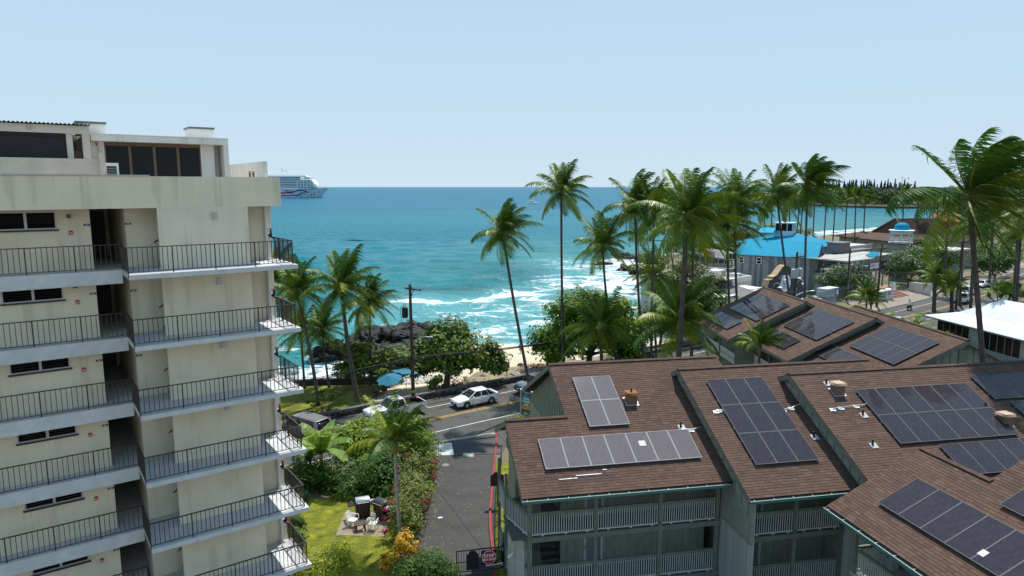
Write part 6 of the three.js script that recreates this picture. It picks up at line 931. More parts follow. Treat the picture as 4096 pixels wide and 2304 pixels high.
{
  const H = thing('bougainvillea_hedge', 'long flowering hedge with magenta blossoms beside the driveway', 'hedge', [-6.3, 0, -42]), c = [], f = []; const r = rng(23);
  for (let i = 0; i < 15; i++) { const Z = 35.2 + i * 0.98, y = slopeUp(Z), x = -6.25 - (Z - 42) * 0.045; c.push([x + 6.3, y + 0.95 + 0.2 * r(), 42 - Z, 0.95 + 0.2 * r(), 1.1 + 0.35 * r(), 0.95], [x + 6.3 + 0.45, y + 0.5, 42 - Z, 0.7, 0.75, 0.8], [x + 6.3 - 0.5, y + 1.2 + 0.5 * r(), 42 - Z, 0.65, 0.8, 0.7]); }
  part('foliage', foliage(c, 15000, 0.15, PAL.bouga, 24, { wide: 0.62 }), M.leaf, H);
  for (let i = 0; i < 46; i++) { const Z = 35 + 12.6 * Math.pow(r(), 0.8), y = slopeUp(Z), s = r() < 0.62 ? -1 : 1, x = -6.25 - (Z - 42) * 0.045 + s * (0.8 + 0.35 * r()); const m = part('blossom_cluster', foliage([[x + 6.3, y + 0.5 + 1.7 * r() * (s < 0 ? 1 : 0.8), 42 - Z + 0.3, 0.11 + 0.14 * r(), 0.10 + 0.11 * r(), 0.13]], 30 + Math.round(26 * r()), 0.085, PAL.pink, 300 + i, { wide: 0.8, solid: 1 }), M.leaf, H); }
  part('stem', Array.from({ length: 12 }, (_, i) => bar([-0.2, slopeUp(36 + i) - 0.2, 6 - i], [0.1 - 0.4 * (i % 2), slopeUp(36 + i) + 1.0, 6 - i], 0.05, 0.02, 5)), M.bark, H);
  const tw = []; for (let i = 0; i < 16; i++) { const Z = 36 + 13 * r(), y = slopeUp(Z) + 1.1 + 1.2 * r(), x = 0.4 + 0.6 * r() - (Z - 42) * 0.045; for (let k = 0; k < 5; k++) tw.push([x + k * 0.16, y + 0.1 * k - 0.03 * k * k, 42 - Z, 0.1, 0.08, 0.1]); } part('spray', foliage(tw, 900, 0.11, PAL.vine, 26, { wide: 0.6 }), M.leaf, H);
}
tree('bushy_shrub', 'dark green rounded shrub at the bottom beside the driveway', [-4.1, 0, -31.2], [[0, 0.6, 0, 1.15, 0.85, 0.95], [-1.0, 0.45, 0.2, 0.8, 0.6, 0.8], [0.9, 0.4, 0.2, 0.7, 0.55, 0.7]], 6500, 0.13, PAL.shrub.concat([[0.10, 0.15, 0.03]]), 27, { solid: 1, cat: 'shrub', trunk: 0.05, fork: 0.3 });
tree('croton_bush', 'yellow-orange croton bush between the lawn and dark shrub', [-5.6, 0, -32.4], [[0, 0.7, -0.6, 0.6, 0.75, 0.6], [-0.6, 0.35, 0.4, 0.55, 0.45, 0.5], [0.5, 0.8, -0.2, 0.5, 0.55, 0.5]], 1500, 0.26, PAL.croton, 28, { cat: 'shrub', trunk: 0.04, fork: 0.3, wide: 0.35 });
tree('lime_bush', 'rounded lime-green bush at the bottom of the lawn by the tower', [-9.45, 0, -31.2], [[0, 0.45, 0, 1.15, 0.75, 1.15], [0.5, 0.5, -1.3, 0.8, 0.6, 0.8], [-0.9, 0.4, -0.6, 0.8, 0.6, 0.9]], 6500, 0.12, PAL.lime, 29, { solid: 1, cat: 'shrub', trunk: 0.04, fork: 0.3 });
tree('small_shrub', 'small dark shrub beside the tower above the lime bush', [-11.6, -0.2, -34.6], [[0, 0.5, 0, 0.6, 0.6, 0.7], [-0.4, 0.8, -0.7, 0.6, 0.6, 0.6]], 1300, 0.18, PAL.shrub, 30, { cat: 'shrub', trunk: 0.04, fork: 0.3 });
tree('ti_plant', 'dark red ti plants at the lawn corner beside the tower', [-13.0, -0.5, -37.4], [[0, 0.7, 0, 0.45, 0.5, 0.5], [0.4, 0.4, 0.5, 0.4, 0.4, 0.4]], 420, 0.34, PAL.red, 31, { cat: 'shrub', trunk: 0.03, fork: 0.3, wide: 0.3 });
tree('ti_plant', 'bright green ti plants on the verge left of the condominium', [0.0, -0.8, -41], [[0, 0.9, 0, 0.5, 0.7, 0.8], [0.1, 0.7, 1.5, 0.45, 0.6, 0.6], [0.1, 0.8, 3.2, 0.45, 0.7, 0.7]], 1100, 0.4, PAL.vine, 32, { cat: 'shrub', trunk: 0.03, fork: 0.3, wide: 0.25 });
tree('verge_bush', 'clipped flowering bush beside the painted sign at the road', [0.4, -1.6, -55.6], [[0, 0.8, 0, 0.9, 0.8, 0.8], [0.9, 0.9, 0.3, 0.8, 0.8, 0.7]], 2400, 0.13, PAL.vine.concat([[0.5, 0.3, 0.3]]), 33, { cat: 'shrub', trunk: 0.04, fork: 0.3 });
tree('verge_bush', 'dark bush beside the gate at the condominium corner', [-0.1, 0, -34.0], [[0, 0.5, 0, 0.4, 0.7, 1.0], [0.1, 0.5, -2.2, 0.4, 0.7, 1.0]], 1700, 0.15, PAL.shrub, 34, { cat: 'shrub', trunk: 0.03, fork: 0.3 });
tree('park_sapling', 'young spreading sapling on the park lawn near the road', [-17.6, -1.6, -60.2], [[0.6, 1.6, 0, 1.0, 0.35, 0.7], [-0.5, 1.2, 0, 0.7, 0.35, 0.6], [1.5, 1.9, 0, 0.6, 0.3, 0.5], [0.1, 2.1, 0, 0.5, 0.25, 0.4]], 480, 0.26, PAL.kamani, 35, { trunk: 0.05, fork: 0.5, wide: 0.65 });
for (const [x, Z, s, l] of [[-14.0, 61.7, 1, 'dark strappy lily clump left of the blue umbrellas'], [-16.4, 60.0, 0.6, 'low strappy lily clump beside the park palm foot'], [-18.2, 59.2, 0.5, 'lowest strappy lily clump at the park wall']]) { const T = thing('spider_lily', l, 'plant', [x, -1.6, -Z], 0, 'strappy lilies along the park wall'); const r = rng(x * 10 + 400), g = { pos: [], col: [] }; for (let i = 0; i < 90; i++) { const a = r() * 6.28, ox = (r() - 0.5) * 2 * s, oz = (r() - 0.5) * 1.2 * s; leafletGeo(g, V3(ox, 0, oz), V3(Math.cos(a) * 0.5, 1, Math.sin(a) * 0.5).normalize(), V3(-Math.sin(a), 0, Math.cos(a)), (0.8 + 0.5 * r()) * (0.6 + 0.4 * s), 0.04, 0.6, [0.035, 0.075, 0.016].map(c => c * (0.7 + 0.8 * r())), V3(0, 0, 0)); } const q = new THREE.BufferGeometry(); q.setAttribute('position', new THREE.Float32BufferAttribute(g.pos, 3)); q.setAttribute('color', new THREE.Float32BufferAttribute(g.col, 3)); q.computeVertexNormals(); part('leaves', q, M.frond, T); }
tree('beach_shrub', 'small leafy shrub behind the sea wall under the almond tree', [-8.0, -1.6, -66.6], [[0, 0.9, 0, 0.6, 0.8, 0.5], [0.5, 1.5, 0, 0.5, 0.5, 0.5]], 520, 0.28, PAL.kamani, 36, { cat: 'shrub', trunk: 0.05, fork: 0.5, wide: 0.6 });
// town trees
tree('plumeria_tree', 'rounded white-flowering plumeria in front of the terrace restaurant', [62, -1.6, -126], [[0, 4.4, 0, 4.2, 2.3, 3.4], [-3, 3.4, 0, 2.6, 1.8, 2.4], [3.0, 3.6, 0, 2.8, 1.8, 2.4]], 6500, 0.34, PAL.plum.concat(PAL.plum.slice(0, 3)), 41, { wide: 0.45 });
tree('plumeria_tree', 'larger plumeria dotted with white flowers below the dome', [82, -1.6, -140], [[0, 5.2, 0, 5.0, 3.0, 4], [-3.4, 4.2, 0, 3, 2.2, 2.8], [3.8, 4.0, 0, 3.2, 2.2, 2.8]], 7500, 0.36, PAL.plum, 42, { wide: 0.45 });
[[73.5, 230, 4, 6.2, 'rounded olive tree on the shore left of the brown hall'], [79, 236, 5, 7, 'bushier olive tree on the shore beside the brown hall'], [90, 240, 7.5, 9, 'tall shore tree behind the gable of the brown hall'], [98, 232, 6, 8, 'dark green tree right above the brown roof'], [60, 205, 3.6, 4.6, 'round tree beside the blue roof lookout'], [66.5, 208, 3, 2.6, 'small bright bush right of the blue roof lookout']].forEach(([x, Z, w, h, l], i) => tree('shore_tree', l, [x * 1.0, -1.6, -Z], [[0, h * 0.6, 0, w * 0.7, h * 0.38, w * 0.6], [-w * 0.5, h * 0.45, 0, w * 0.45, h * 0.3, w * 0.4], [w * 0.5, h * 0.5, 0, w * 0.45, h * 0.3, w * 0.4]], 2400, 0.6, i % 2 ? PAL.grey : PAL.milo, 50 + i, { group: 'trees along the bay shore', wide: 0.6 }));
[[86, 146, 5.5, 8.5, 'leafy tree right of the plumeria with flowers'], [95, 152, 6, 10, 'tall leafy tree behind the right-hand palms'], [104, 146, 5, 8, 'tree above the parked cars at the right'], [112, 158, 7, 11, 'big dark tree near the right edge'], [122, 150, 6, 12, 'tree cut by the right edge of the picture'], [90, 122, 2.4, 4.0, 'small roadside tree behind the white roof'], [106, 172, 7, 9, 'farther tree over the end of the road'], [62, 78, 2.4, 2.8, 'shrub tree at the near end of the white-roofed house']].forEach(([x, Z, w, h, l], i) => tree('street_tree', l, [x, -1.6, -Z], [[0, h * 0.62, 0, w * 0.7, h * 0.36, w * 0.6], [-w * 0.5, h * 0.5, 0, w * 0.45, h * 0.28, w * 0.4], [w * 0.5, h * 0.52, 0, w * 0.5, h * 0.3, w * 0.4]], 3200, 0.45, i % 2 ? PAL.milo : PAL.shrub, 70 + i, { group: 'trees by the right-hand road', wide: 0.6 }));
tree('hedge_mass', 'low garden shrubs behind the stepped roofs beside the banana plants', [50.5, -1.6, -86], [[0, 1.4, 0, 3.2, 1.4, 2], [4, 1.2, 3, 2.4, 1.3, 2], [-3.4, 1.4, -2, 2.6, 1.5, 2]], 5000, 0.3, PAL.vine, 90, { cat: 'shrub', trunk: 0.06, fork: 0.4 });
tree('hedge_mass', 'shrubs along the far side of the stepped roofs', [38, -1.6, -62], [[0, 1.6, 0, 3, 1.8, 3], [3, 1.4, 6, 2.4, 1.5, 3], [5, 1.8, 12, 2.4, 1.8, 3], [6, 2.4, -6, 3, 1.8, 3]], 6000, 0.3, PAL.vine.concat(PAL.shrub), 91, { cat: 'shrub', trunk: 0.06, fork: 0.4 });
tree('hedge_mass', 'sunlit shrub at the right edge below the large palm', [40.5, 0.4, -50], [[0, 2.4, 0, 2.2, 1.4, 1.6], [1.6, 3.0, -1, 1.6, 1.2, 1.4]], 2600, 0.3, PAL.vine, 92, { cat: 'shrub', trunk: 0.06, fork: 0.6 });
tree('dark_hedge', 'dark clipped hedge beside the road at the right edge', [101, -1.6, -130], [[0, 0.8, 0, 2.4, 1, 1.6], [4, 0.8, -3, 2.6, 1, 1.8], [-3.4, 0.8, 2.4, 2.2, 1, 1.5]], 2400, 0.4, PAL.shrub, 93, { cat: 'hedge', trunk: 0 });
// ---- bananas ----
function bananaLeaf(L, w, seed) { // arched blade with torn edges
  const r = rng(seed), pos = [], col = [], N = 10, P = t => V3(L * t * (1 - 0.12 * t), L * (0.55 * t - 0.62 * t * t), 0), W = t => w * Math.pow(Math.sin(PI * (0.06 + 0.9 * t)), 0.55);
  for (const s of [1, -1]) for (let i = 0; i < N; i++) { const a = i / N, b = (i + 0.96 - 0.12 * r()) / N, A = P(a), B = P(b), dz = 0.1 * w * (r() - 0.5), y = -0.12 * w; const q = [A, A.clone().add(V3(0.06, y, s * W(a))), B.clone().add(V3(0.06, y + dz, s * W(b))), B], c = r() < 0.3 ? [0.17, 0.24, 0.03] : [0.09, 0.165, 0.022], j = 0.85 + 0.3 * r(); for (const k of [0, 1, 2, 0, 2, 3]) { pos.push(q[k].x, q[k].y, q[k].z); col.push(c[0] * j, c[1] * j, c[2] * j); } }
  const g = new THREE.BufferGeometry(); g.setAttribute('position', new THREE.Float32BufferAttribute(pos, 3)); g.setAttribute('color', new THREE.Float32BufferAttribute(col, 3)); g.computeVertexNormals();
  return merge([g, paint(bar([0, 0, 0], P(0.5).toArray(), 0.03, 0.02, 5), 0.25, 0.26, 0.06), paint(bar(P(0.5).toArray(), P(0.98).toArray(), 0.02, 0.008, 5), 0.25, 0.26, 0.06)]);
}
const banGeo = [1, 2, 3].map(s => bananaLeaf(2.2, 0.36, 700 + s));
function banana(p, label, H, n, s) { const T = thing('banana_plant', label, 'plant', p, 0, 'banana plants'); const r = rng(s); part('stem', [bar([0, -0.2, 0], [0.05, H * 0.5, 0], 0.14, 0.09, 8)], mat([0.16, 0.17, 0.06], 0.8), T); for (let i = 0; i < n; i++) { const m = part('leaf', banGeo[i % 3], M.frond, T), k = H / 4 * (0.85 + 0.3 * r()); m.scale.set(k, k, k); m.position.set(0, H * 0.45 + i * 0.02, 0); m.rotation.order = 'YXZ'; m.rotation.set((r() - 0.5) * 0.5, i * 2.4 + r() * 0.5, i < 4 ? 1.25 - 0.18 * i : 0.75 - 0.07 * i + r() * 0.2); } }
banana([-12.82, -1.12, -43.6], 'big-leaved banana plant beside the tower balconies', 5.3, 12, 801); banana([-13.9, -1.2, -44.6], 'smaller banana plant behind the big-leaved one', 3.4, 8, 802);
banana([50.6, -1.6, -90], 'banana plant behind the stepped roofs, left', 4.6, 9, 803); banana([53.0, -1.6, -88], 'banana plant behind the stepped roofs, right', 4.6, 9, 804); banana([47.8, -1.6, -93], 'banana plant beside the yellow-green feathery palm', 4.0, 8, 805);

// ================= shore: sea wall, lava, stones, park fence =================
function rockGeo(seed, detail = 2, sx = 1, sy = 0.7, sz = 1, amp = 0.5) {
  const g = new THREE.IcosahedronGeometry(1, detail), p = g.attributes.position, o = seed * 13.7, big = detail > 3 ? 1 : 0;
  for (let i = 0; i < p.count; i++) { const x = p.getX(i), y = p.getY(i), z = p.getZ(i), n = fbm(x * 1.3 + o, z * 1.3 + y * 1.7 + o, 3) - 0.5, c = Math.abs(2 * fbm(x * 4 + o, z * 4 + y * 3, 3) - 1), k = 1 + amp * n * (1.6 + 0.6 * big) + amp * (big ? 0.95 * (c - 0.3) : 0.16 * (c - 0.5)); p.setXYZ(i, x * k * sx, y * k * sy, z * k * sz); }
  g.computeVertexNormals(); const u = g.attributes.uv; for (let i = 0; i < p.count; i++) u.setXY(i, p.getX(i) * 0.3, p.getZ(i) * 0.3 + p.getY(i) * 0.2); return g;
}
{
  const W = thing('sea_wall', 'low dark lava stone wall along the sea side of the road', 'wall', [0, 0, 0]), seg = ROAD.filter(p => p.x > -34 && p.x < 40);
  part('wall_core', prism(seg, 5.9, 5.52, RD - 0.1, RD + 0.50), mat([0.05, 0.045, 0.042], 0.95, { map: rep(mottle, 1) }), W); part('coping', prism(seg, 5.95, 5.46, RD + 0.505, RD + 0.60), mat([0.17, 0.15, 0.13], 0.95, { map: rep(mottle, 1.2), bumpMap: rep(rough8, 2), bumpScale: 0.02 }), W);
  const r = rng(71), gs = [1, 2, 3, 4].map(s => rockGeo(s + 50, 1, 0.24, 0.15, 0.12, 0.35)), ms = [[0.045, 0.04, 0.038], [0.075, 0.066, 0.06], [0.03, 0.028, 0.028], [0.10, 0.085, 0.075]].map(c => mat(c, 0.95, { bumpMap: rep(rough8, 3), bumpScale: 0.02 })); let n = 0;
  for (let row = 0; row < 2; row++) for (let i = 0; i + 1 < seg.length && n < 290; i++) { const a = seg[i], b = seg[i + 1], L = a.distanceTo(b), dx = (b.x - a.x) / L, dz = (b.z - a.z) / L, nx = dz, nz = -dx; if (a.x < -21 || a.x > 5) continue; for (let k = 0; k < 4; k++) { const t = (k + 0.5 + 0.3 * (r() - 0.5) + row * 0.4) / 4 * L, m = part('stone', gs[Math.floor(r() * 4)], ms[Math.floor(r() * 4)], W); m.position.set(a.x + dx * t + nx * 5.5, RD + 0.12 + row * 0.24 + 0.03 * r(), a.z + dz * t + nz * 5.5); m.rotation.y = -Math.atan2(dz, dx); m.scale.set(0.9 + 0.3 * r(), 0.9 + 0.2 * r(), 1); n++; } }
}
{
  const L = [[-17.6, -3.2, -100.5, 5.2, 1.3, 3.4, 'broad flat black lava shelf behind the almond trees'], [-21.6, -3.3, -99.5, 2.6, 1.2, 2.2, 'rounded lava boulder at the left end of the shelf'], [-13.6, -3.4, -104.6, 3.6, 1.1, 2.4, 'wet lava ridge at the seaward right of the shelf'], [-24.0, -3.2, -88.2, 2.1, 1.5, 1.7, 'large black lava boulder in the white surf, left'], [-20.8, -3.3, -88.0, 2.0, 1.4, 1.6, 'black lava boulder right of the large surf boulder'], [-24.6, -3.5, -92.5, 1.6, 0.9, 1.3, 'low lava rock awash behind the surf boulders'], [-17.4, -3.3, -91.5, 2.6, 0.9, 2.0, 'jagged lava patch between boulders and almond tree'], [-13.0, -3.2, -95.5, 2.4, 1.0, 2.0, 'lava hump right behind the utility pole'], [-19.6, -3.4, -84.4, 2.2, 0.7, 1.3, 'low lava edge of the tide pool'], [-10.6, -3.2, -88.5, 2.0, 0.9, 1.6, 'lava rocks at the left end of the sand'], [-15.5, -3.0, -81.5, 2.4, 0.9, 1.4, 'dark rocks below the spreading almond tree'], [36, -3.6, -217, 3.6, 1.3, 2.0, 'farthest black rocks in the surf at the right'], [31.5, -3.5, -186, 2.6, 1.1, 2.0, 'middle black rocks in the surf at the right'], [32.8, -3.4, -177, 2.2, 1.1, 2.0, 'nearest black rocks in the surf at the right'], [27.4, -3.6, -199, 2.2, 0.6, 1.4, 'lone rock with breaking foam off the point'], [40, -3.4, -206, 3.4, 1.6, 3.0, 'rocky point below the terrace deck']];
  L.forEach(([x, y, z, a, b, c, l], i) => single('lava_rock', l, 'rock', place(rockGeo(i + 1, 14, a, b, c, 0.75), x, y, z, 0, i * 1.1), M.lava, 'black lava rocks along the shore'));
  const r = rng(19), g = []; for (let i = 0; i < 900; i++) { const x = -13.5 + 9.5 * r() * r(), Z = 73 + 6 * r() - (x + 13) * 0.12; const s = 0.06 + 0.17 * r() * r(), k = r() < 0.75 ? 0.62 + 0.15 * r() : 0.07; g.push(paint(place(new THREE.DodecahedronGeometry(s, 0).scale(1, 0.65, 1), x, groundH(x, Z) + s * 0.3, -Z, r(), r() * 6), k, k * 0.95, k * 0.86)); }
  const m = stuff(part('coral_rubble', g, mat([1, 1, 1], 0.95, { vertexColors: true }), scene)); m.userData.label = 'scatter of white coral stones behind the almond trees'; m.userData.category = 'stones';
  const g2 = []; for (let i = 0; i < 2600; i++) { const k = r(), cx = k < 0.4 ? -5.2 : k < 0.7 ? 2.5 : -2.5, cz = k < 0.4 ? 69.6 : k < 0.7 ? 76.2 : 73.5, x = cx + (r() + r() - 1) * (k < 0.7 ? 3.6 : 5), Z = cz + (r() + r() - 1) * 2.2 + (x - cx) * 0.5; if (Z > 92) continue; const q = new THREE.PlaneGeometry(0.2, 0.12); const c = r() < 0.5 ? [0.17, 0.08, 0.05] : r() < 0.6 ? [0.28, 0.17, 0.09] : [0.09, 0.05, 0.035]; g2.push(paint(place(q, x, groundH(x, Z) + 0.03 + 0.16 * r() * r(), -Z, r() * 6, r() * 6, r() * 6), ...c)); }
  const m2 = stuff(part('leaf_litter', g2, mat([1, 1, 1], 0.95, { vertexColors: true }), scene)); m2.userData.label = 'heaps of dry brown almond leaves on the sand'; m2.userData.category = 'leaves';
  for (const [x, Z, s, l] of [[-3.3, 72.8, 0.5, 'dark boulder on the sand right of the almond trunk'], [-1.6, 74.6, 0.42, 'dark boulder left of the beach notice'], [-7.0, 74.6, 0.35, 'small boulder left of the almond trunk'], [1.0, 77.6, 0.4, 'low boulder at the edge of the dry turf'], [4.6, 79.4, 0.4, 'boulder near the foot of the leaning palm']]) single('boulder', l, 'rock', place(rockGeo(s * 100, 2, s, s * 0.7, s * 0.8), x, groundH(x, Z) + s * 0.25, -Z), mat([0.09, 0.08, 0.072], 0.95, { bumpMap: rep(rough8, 2), bumpScale: 0.02 }), 'boulders on the beach sand');
  single('park_wall', 'dark low retaining wall between the park lawn and the tide pool', 'wall', prism(resample([[-60, 66.5], [-24, 69.6], [-13.2, 71.6]]), 0.25, -0.25, -3.6, -1.15), mat([0.05, 0.046, 0.044], 0.95, { map: rep(mottle, 0.8) }));
  { const T = thing('park_pillar', 'square cream pillar among the almond branches on the park lawn', 'pillar', [-12.1, -1.6, -70.2], 0.5); part('shaft', [bx(1.0, 2.0, 0.8, 0, 1, 0)], M.stuccoBright, T); part('cap', [bx(1.1, 0.12, 0.9, 0, 2.06, 0)], M.stuccoBright, T); }
}
{ // black park fence with scroll panels
  const F = thing('park_fence', 'black iron fence with scroll panels beside the parked wagon', 'fence', [-16.4, -1.6, -59.0], 0.56); for (let i = 0; i < 7; i++) part('post', [bx(0.07, 1.25, 0.07, -i * 1.9, 0.62, 0)], M.blackMetal, F);
  part('top_rail', [bx(11.4, 0.05, 0.05, -5.7, 1.15, 0)], M.blackMetal, F); part('bottom_rail', [bx(11.4, 0.05, 0.05, -5.7, 0.15, 0)], M.blackMetal, F); const bg = bx(0.02, 1.0, 0.02); for (let i = 1; i < 88; i++) { const m = part('bar', bg, M.blackMetal, F); m.position.set(-i * 0.13, 0.65, 0); }
  const sg = merge([-1, 1].map(s => tube([[0, -0.4, 0], [s * 0.12, -0.15, 0], [-s * 0.1, 0.05, 0], [s * 0.12, 0.25, 0], [0, 0.42, 0]], 0.02, 24, 5))); for (const x of [-0.6, -2.6, -4.4, -6.2, -8.0]) { const m = part('scroll', sg, M.blackMetal, F); m.position.set(x, 0.65, 0.02); }
}
// ================= utility poles and wires =================
function sag(a, b, s, r, n = 14) { const p = []; for (let i = 0; i <= n; i++) { const t = i / n; p.push([mix(a[0], b[0], t), mix(a[1], b[1], t) - s * 4 * t * (1 - t), mix(a[2], b[2], t)]); } return tube(p, r, n * 2, 4); }
const wire = (label, a, b, s, r = 0.018) => single('overhead_wire', label, 'wire', sag(a, b, s, r), M.wire, 'overhead wires');
{
  const P = thing('utility_pole', 'brown wooden utility pole with transformer and lamp beside the sea wall', 'utility pole', [-9.54, -1.6, -63.75]);
  part('shaft', [bar([0, -0.3, 0], [-0.1, 11.5, 0], 0.19, 0.13, 12)], M.pole, P); part('yellow_band', [bar([0, 0.98, 0], [0, 1.16, 0], 0.195, 0.195, 12)], mat([0.6, 0.4, 0.04], 0.6), P);
  part('crossarm', [beam([-0.5, 11.15, 0.2], [0.9, 10.85, -0.5], 0.1, 0.12), beam([0.2, 10.9, -0.1], [0, 10.3, 0], 0.04, 0.05)], M.pole, P); for (const [x, z] of [[-0.42, 0.14], [0.1, -0.1], [0.82, -0.42]]) part('insulator', [lathe([[0.02, 0], [0.05, 0.05], [0.03, 0.12], [0.05, 0.17], [0.01, 0.22]], 8, x, 11.08 - x * 0.2, z)], M.galv, P);
  const t = part('transformer', [lathe([[0, 0], [0.27, 0.02], [0.29, 0.1], [0.29, 0.95], [0.24, 1.02], [0, 1.05]], 16, -0.62, 8.3, 0.05)], M.blackMetal, P); part('bushing', [bar([-0.55, 9.35, 0.05], [-0.5, 9.75, 0.05], 0.05, 0.03), bar([-0.7, 9.35, 0.05], [-0.72, 9.7, 0.05], 0.05, 0.03)], M.galv, t); part('bracket', [bx(0.4, 0.08, 0.06, -0.25, 9.0, 0), bx(0.4, 0.08, 0.06, -0.25, 8.6, 0)], M.galv, t);
  part('drop_lead', [tube([[-0.6, 9.6, 0.05], [-0.95, 9.4, 0.1], [-0.98, 8.4, 0.1], [-0.7, 7.5, 0.1], [-0.1, 7.2, 0.1]], 0.02, 24, 5)], M.wire, P);
  const lm = part('lamp_arm', [tube([[0.05, 5.8, 0], [0.5, 6.2, 0.1], [1.1, 6.5, 0.25], [1.5, 6.52, 0.3]], 0.035, 16, 6)], M.galv, P); part('lamp_head', [rbx(0.62, 0.1, 0.2, 0.04, 1.72, 6.5, 0.35)], M.alu, lm);
  const a = [-9.6, -63.75], L = [-44, -41], Rt = [40.2, -96];
  for (const [n, y, dx, dz, s] of [['left top wire', 9.65, -0.45, 0.15, 0.7], ['middle top wire', 9.5, 0.1, -0.1, 0.75], ['right top wire', 9.35, 0.8, -0.4, 0.8]]) { wire(n + ' from the pole towards the tower', [a[0] + dx, y, a[1] + dz], [L[0] + dx, y + 0.3, L[1] + dz], s, 0.012); wire(n + ' from the pole towards the shop', [a[0] + dx, y, a[1] + dz], [Rt[0] + dx, 8.4, Rt[1] + dz], s + 0.6, 0.012); }
  wire('single cable at mid height running left from the pole', [-9.55, 5.7, -63.7], [L[0], 6, L[1]], 0.7); wire('single cable at mid height running right from the pole', [-9.55, 5.9, -63.7], [Rt[0], 6.2, Rt[1]], 1.2);
  [['lowest', 2.55], ['middle', 2.72], ['upper', 2.9]].forEach(([n, y], i) => { wire(n + ' of the thick cable bundle left of the pole', [-9.5, y, -63.6], [L[0], y + 0.4, L[1] + 0.3], 0.75 + i * 0.1, 0.035); wire(n + ' of the thick cable bundle right of the pole', [-9.5, y, -63.6], [Rt[0], y + 1.6, Rt[1]], 1.0 + i * 0.15, 0.035); });
  wire('service wire slanting across the road to the condominium', [-9.5, 6.6, -63.7], [0.5, 5.0, -33.6], 0.5, 0.014);
}
function townPole(p, h, label, o = {}) {
  const P = thing('utility_pole', label, 'utility pole', p, o.turn || 0.64, 'wooden poles in the town'); part('shaft', [bar([0, -0.3, 0], [0.15, h, 0], 0.2, 0.14, 10)], M.pole, P);
  if (o.arm) { part('crossarm', [bx(3.2, 0.16, 0.14, 0.1, h - 0.7, 0.15)], M.pole, P); for (const x of [-1.4, -0.5, 0.8, 1.5]) part('insulator', [bar([x, h - 0.6, 0.15], [x, h - 0.2, 0.15], 0.07, 0.05, 7)], M.galv, P); }
  if (o.cans) for (const x of [-1.15, -0.45, 0.72]) part('transformer', [lathe([[0, 0], [0.31, 0.02], [0.31, 1.15], [0.33, 1.2], [0.2, 1.32], [0, 1.35]], 14, x, h - 3.6, 0.35)], mat([0.42, 0.45, 0.48], 0.5), P);
  if (o.lamp) { const l = part('lamp_arm', [tube([[0, h - 6.4, 0], [1.2, h - 5.9, 0.4], [2.8, h - 5.7, 0.8]], 0.05, 14, 6)], M.galv, P); part('lamp_head', [rbx(0.9, 0.12, 0.28, 0.05, 3.1, h - 5.7, 0.9)], M.white, l); }
  part('riser', [bar([0.25, 0, 0.1], [0.3, h * 0.55, 0.1], 0.06, 0.06, 6)], M.galv, P);
}
townPole([40.2, -1.6, -96], 11.5, 'pole with crossarm and three grey transformers by the round sign', { arm: 1, cans: 1, lamp: 1 });
townPole([61.3, -1.6, -123.5], 9.5, 'thin leaning pole before the plumeria and terrace sign'); townPole([63.0, -1.6, -116.2], 10.9, 'stouter pole right of the terrace sign', { arm: 1 }); townPole([75.6, -1.6, -114.5], 12.1, 'tall pole between the shaggy date palms', { arm: 1 });
for (const [i, y] of [[0, 3.4], [1, 3.7]]) { wire((i ? 'upper' : 'lower') + ' cable from the transformer pole to the stout pole', [40.3, y, -96], [63, y + 1.0, -116], 1.0, 0.035); wire((i ? 'upper' : 'lower') + ' cable from the stout pole to the tall pole', [63, y + 1.0, -116], [75.6, y + 1.6, -114.5], 0.4, 0.035); wire((i ? 'upper' : 'lower') + ' cable from the tall pole to the right edge', [75.6, y + 1.6, -114.5], [110, y + 2.6, -128], 0.8, 0.035); }
wire('upper line between the town poles', [40.3, 9, -96], [63.1, 8.6, -116], 0.7, 0.02); wire('thin line from transformer pole down to the low roofs', [40.2, 5, -96], [27, 3.4, -98], 0.4, 0.02);

// ================= vehicles =================
function loft(S, capped = true) { // sections: arrays of [x,y,z]; closed loops
  const n = S[0].length, pos = [], idx = []; S.forEach(s => s.forEach(p => pos.push(...p))); for (let i = 0; i + 1 < S.length; i++) for (let j = 0; j < n; j++) { const a = i * n + j, b = i * n + (j + 1) % n; idx.push(a, b, a + n, b, b + n, a + n); }
  if (capped) for (const [i, f] of [[0, 1], [S.length - 1, 0]]) for (let j = 1; j + 1 < n; j++) idx.push(...(f ? [i * n, i * n + j + 1, i * n + j] : [i * n, i * n + j, i * n + j + 1]));
  const g = new THREE.BufferGeometry(); g.setAttribute('position', new THREE.Float32BufferAttribute(pos, 3)); g.setIndex(idx); g.computeVertexNormals(); return g;
}
const bodySec = ([x, yb, yt, w]) => { const h = yt - yb; return [[w * 0.86, yb], [w * 0.99, yb + h * 0.2], [w, yb + h * 0.55], [w * 0.96, yb + h * 0.86], [w * 0.84, yt], [w * 0.3, yt + 0.025], [-w * 0.3, yt + 0.025], [-w * 0.84, yt], [-w * 0.96, yb + h * 0.86], [-w, yb + h * 0.55], [-w * 0.99, yb + h * 0.2], [-w * 0.86, yb]].map(([z, y]) => [x, y, z]); };
const tyreGeo = r => place(new THREE.TorusGeometry(r - 0.09, 0.1, 8, 24), 0, 0, 0).scale(1, 1, 1.15), rimGeo = (r, n) => merge([bar([0, 0, 0.0], [0, 0, 0.06], r * 0.66, r * 0.66, 20), ...Array.from({ length: n }, (_, i) => bx(0.07, r * 0.6, 0.03, r * 0.3 * Math.sin(i * 2 * PI / n), r * 0.3 * Math.cos(i * 2 * PI / n), 0.075, 0, 0, -i * 2 * PI / n))]);
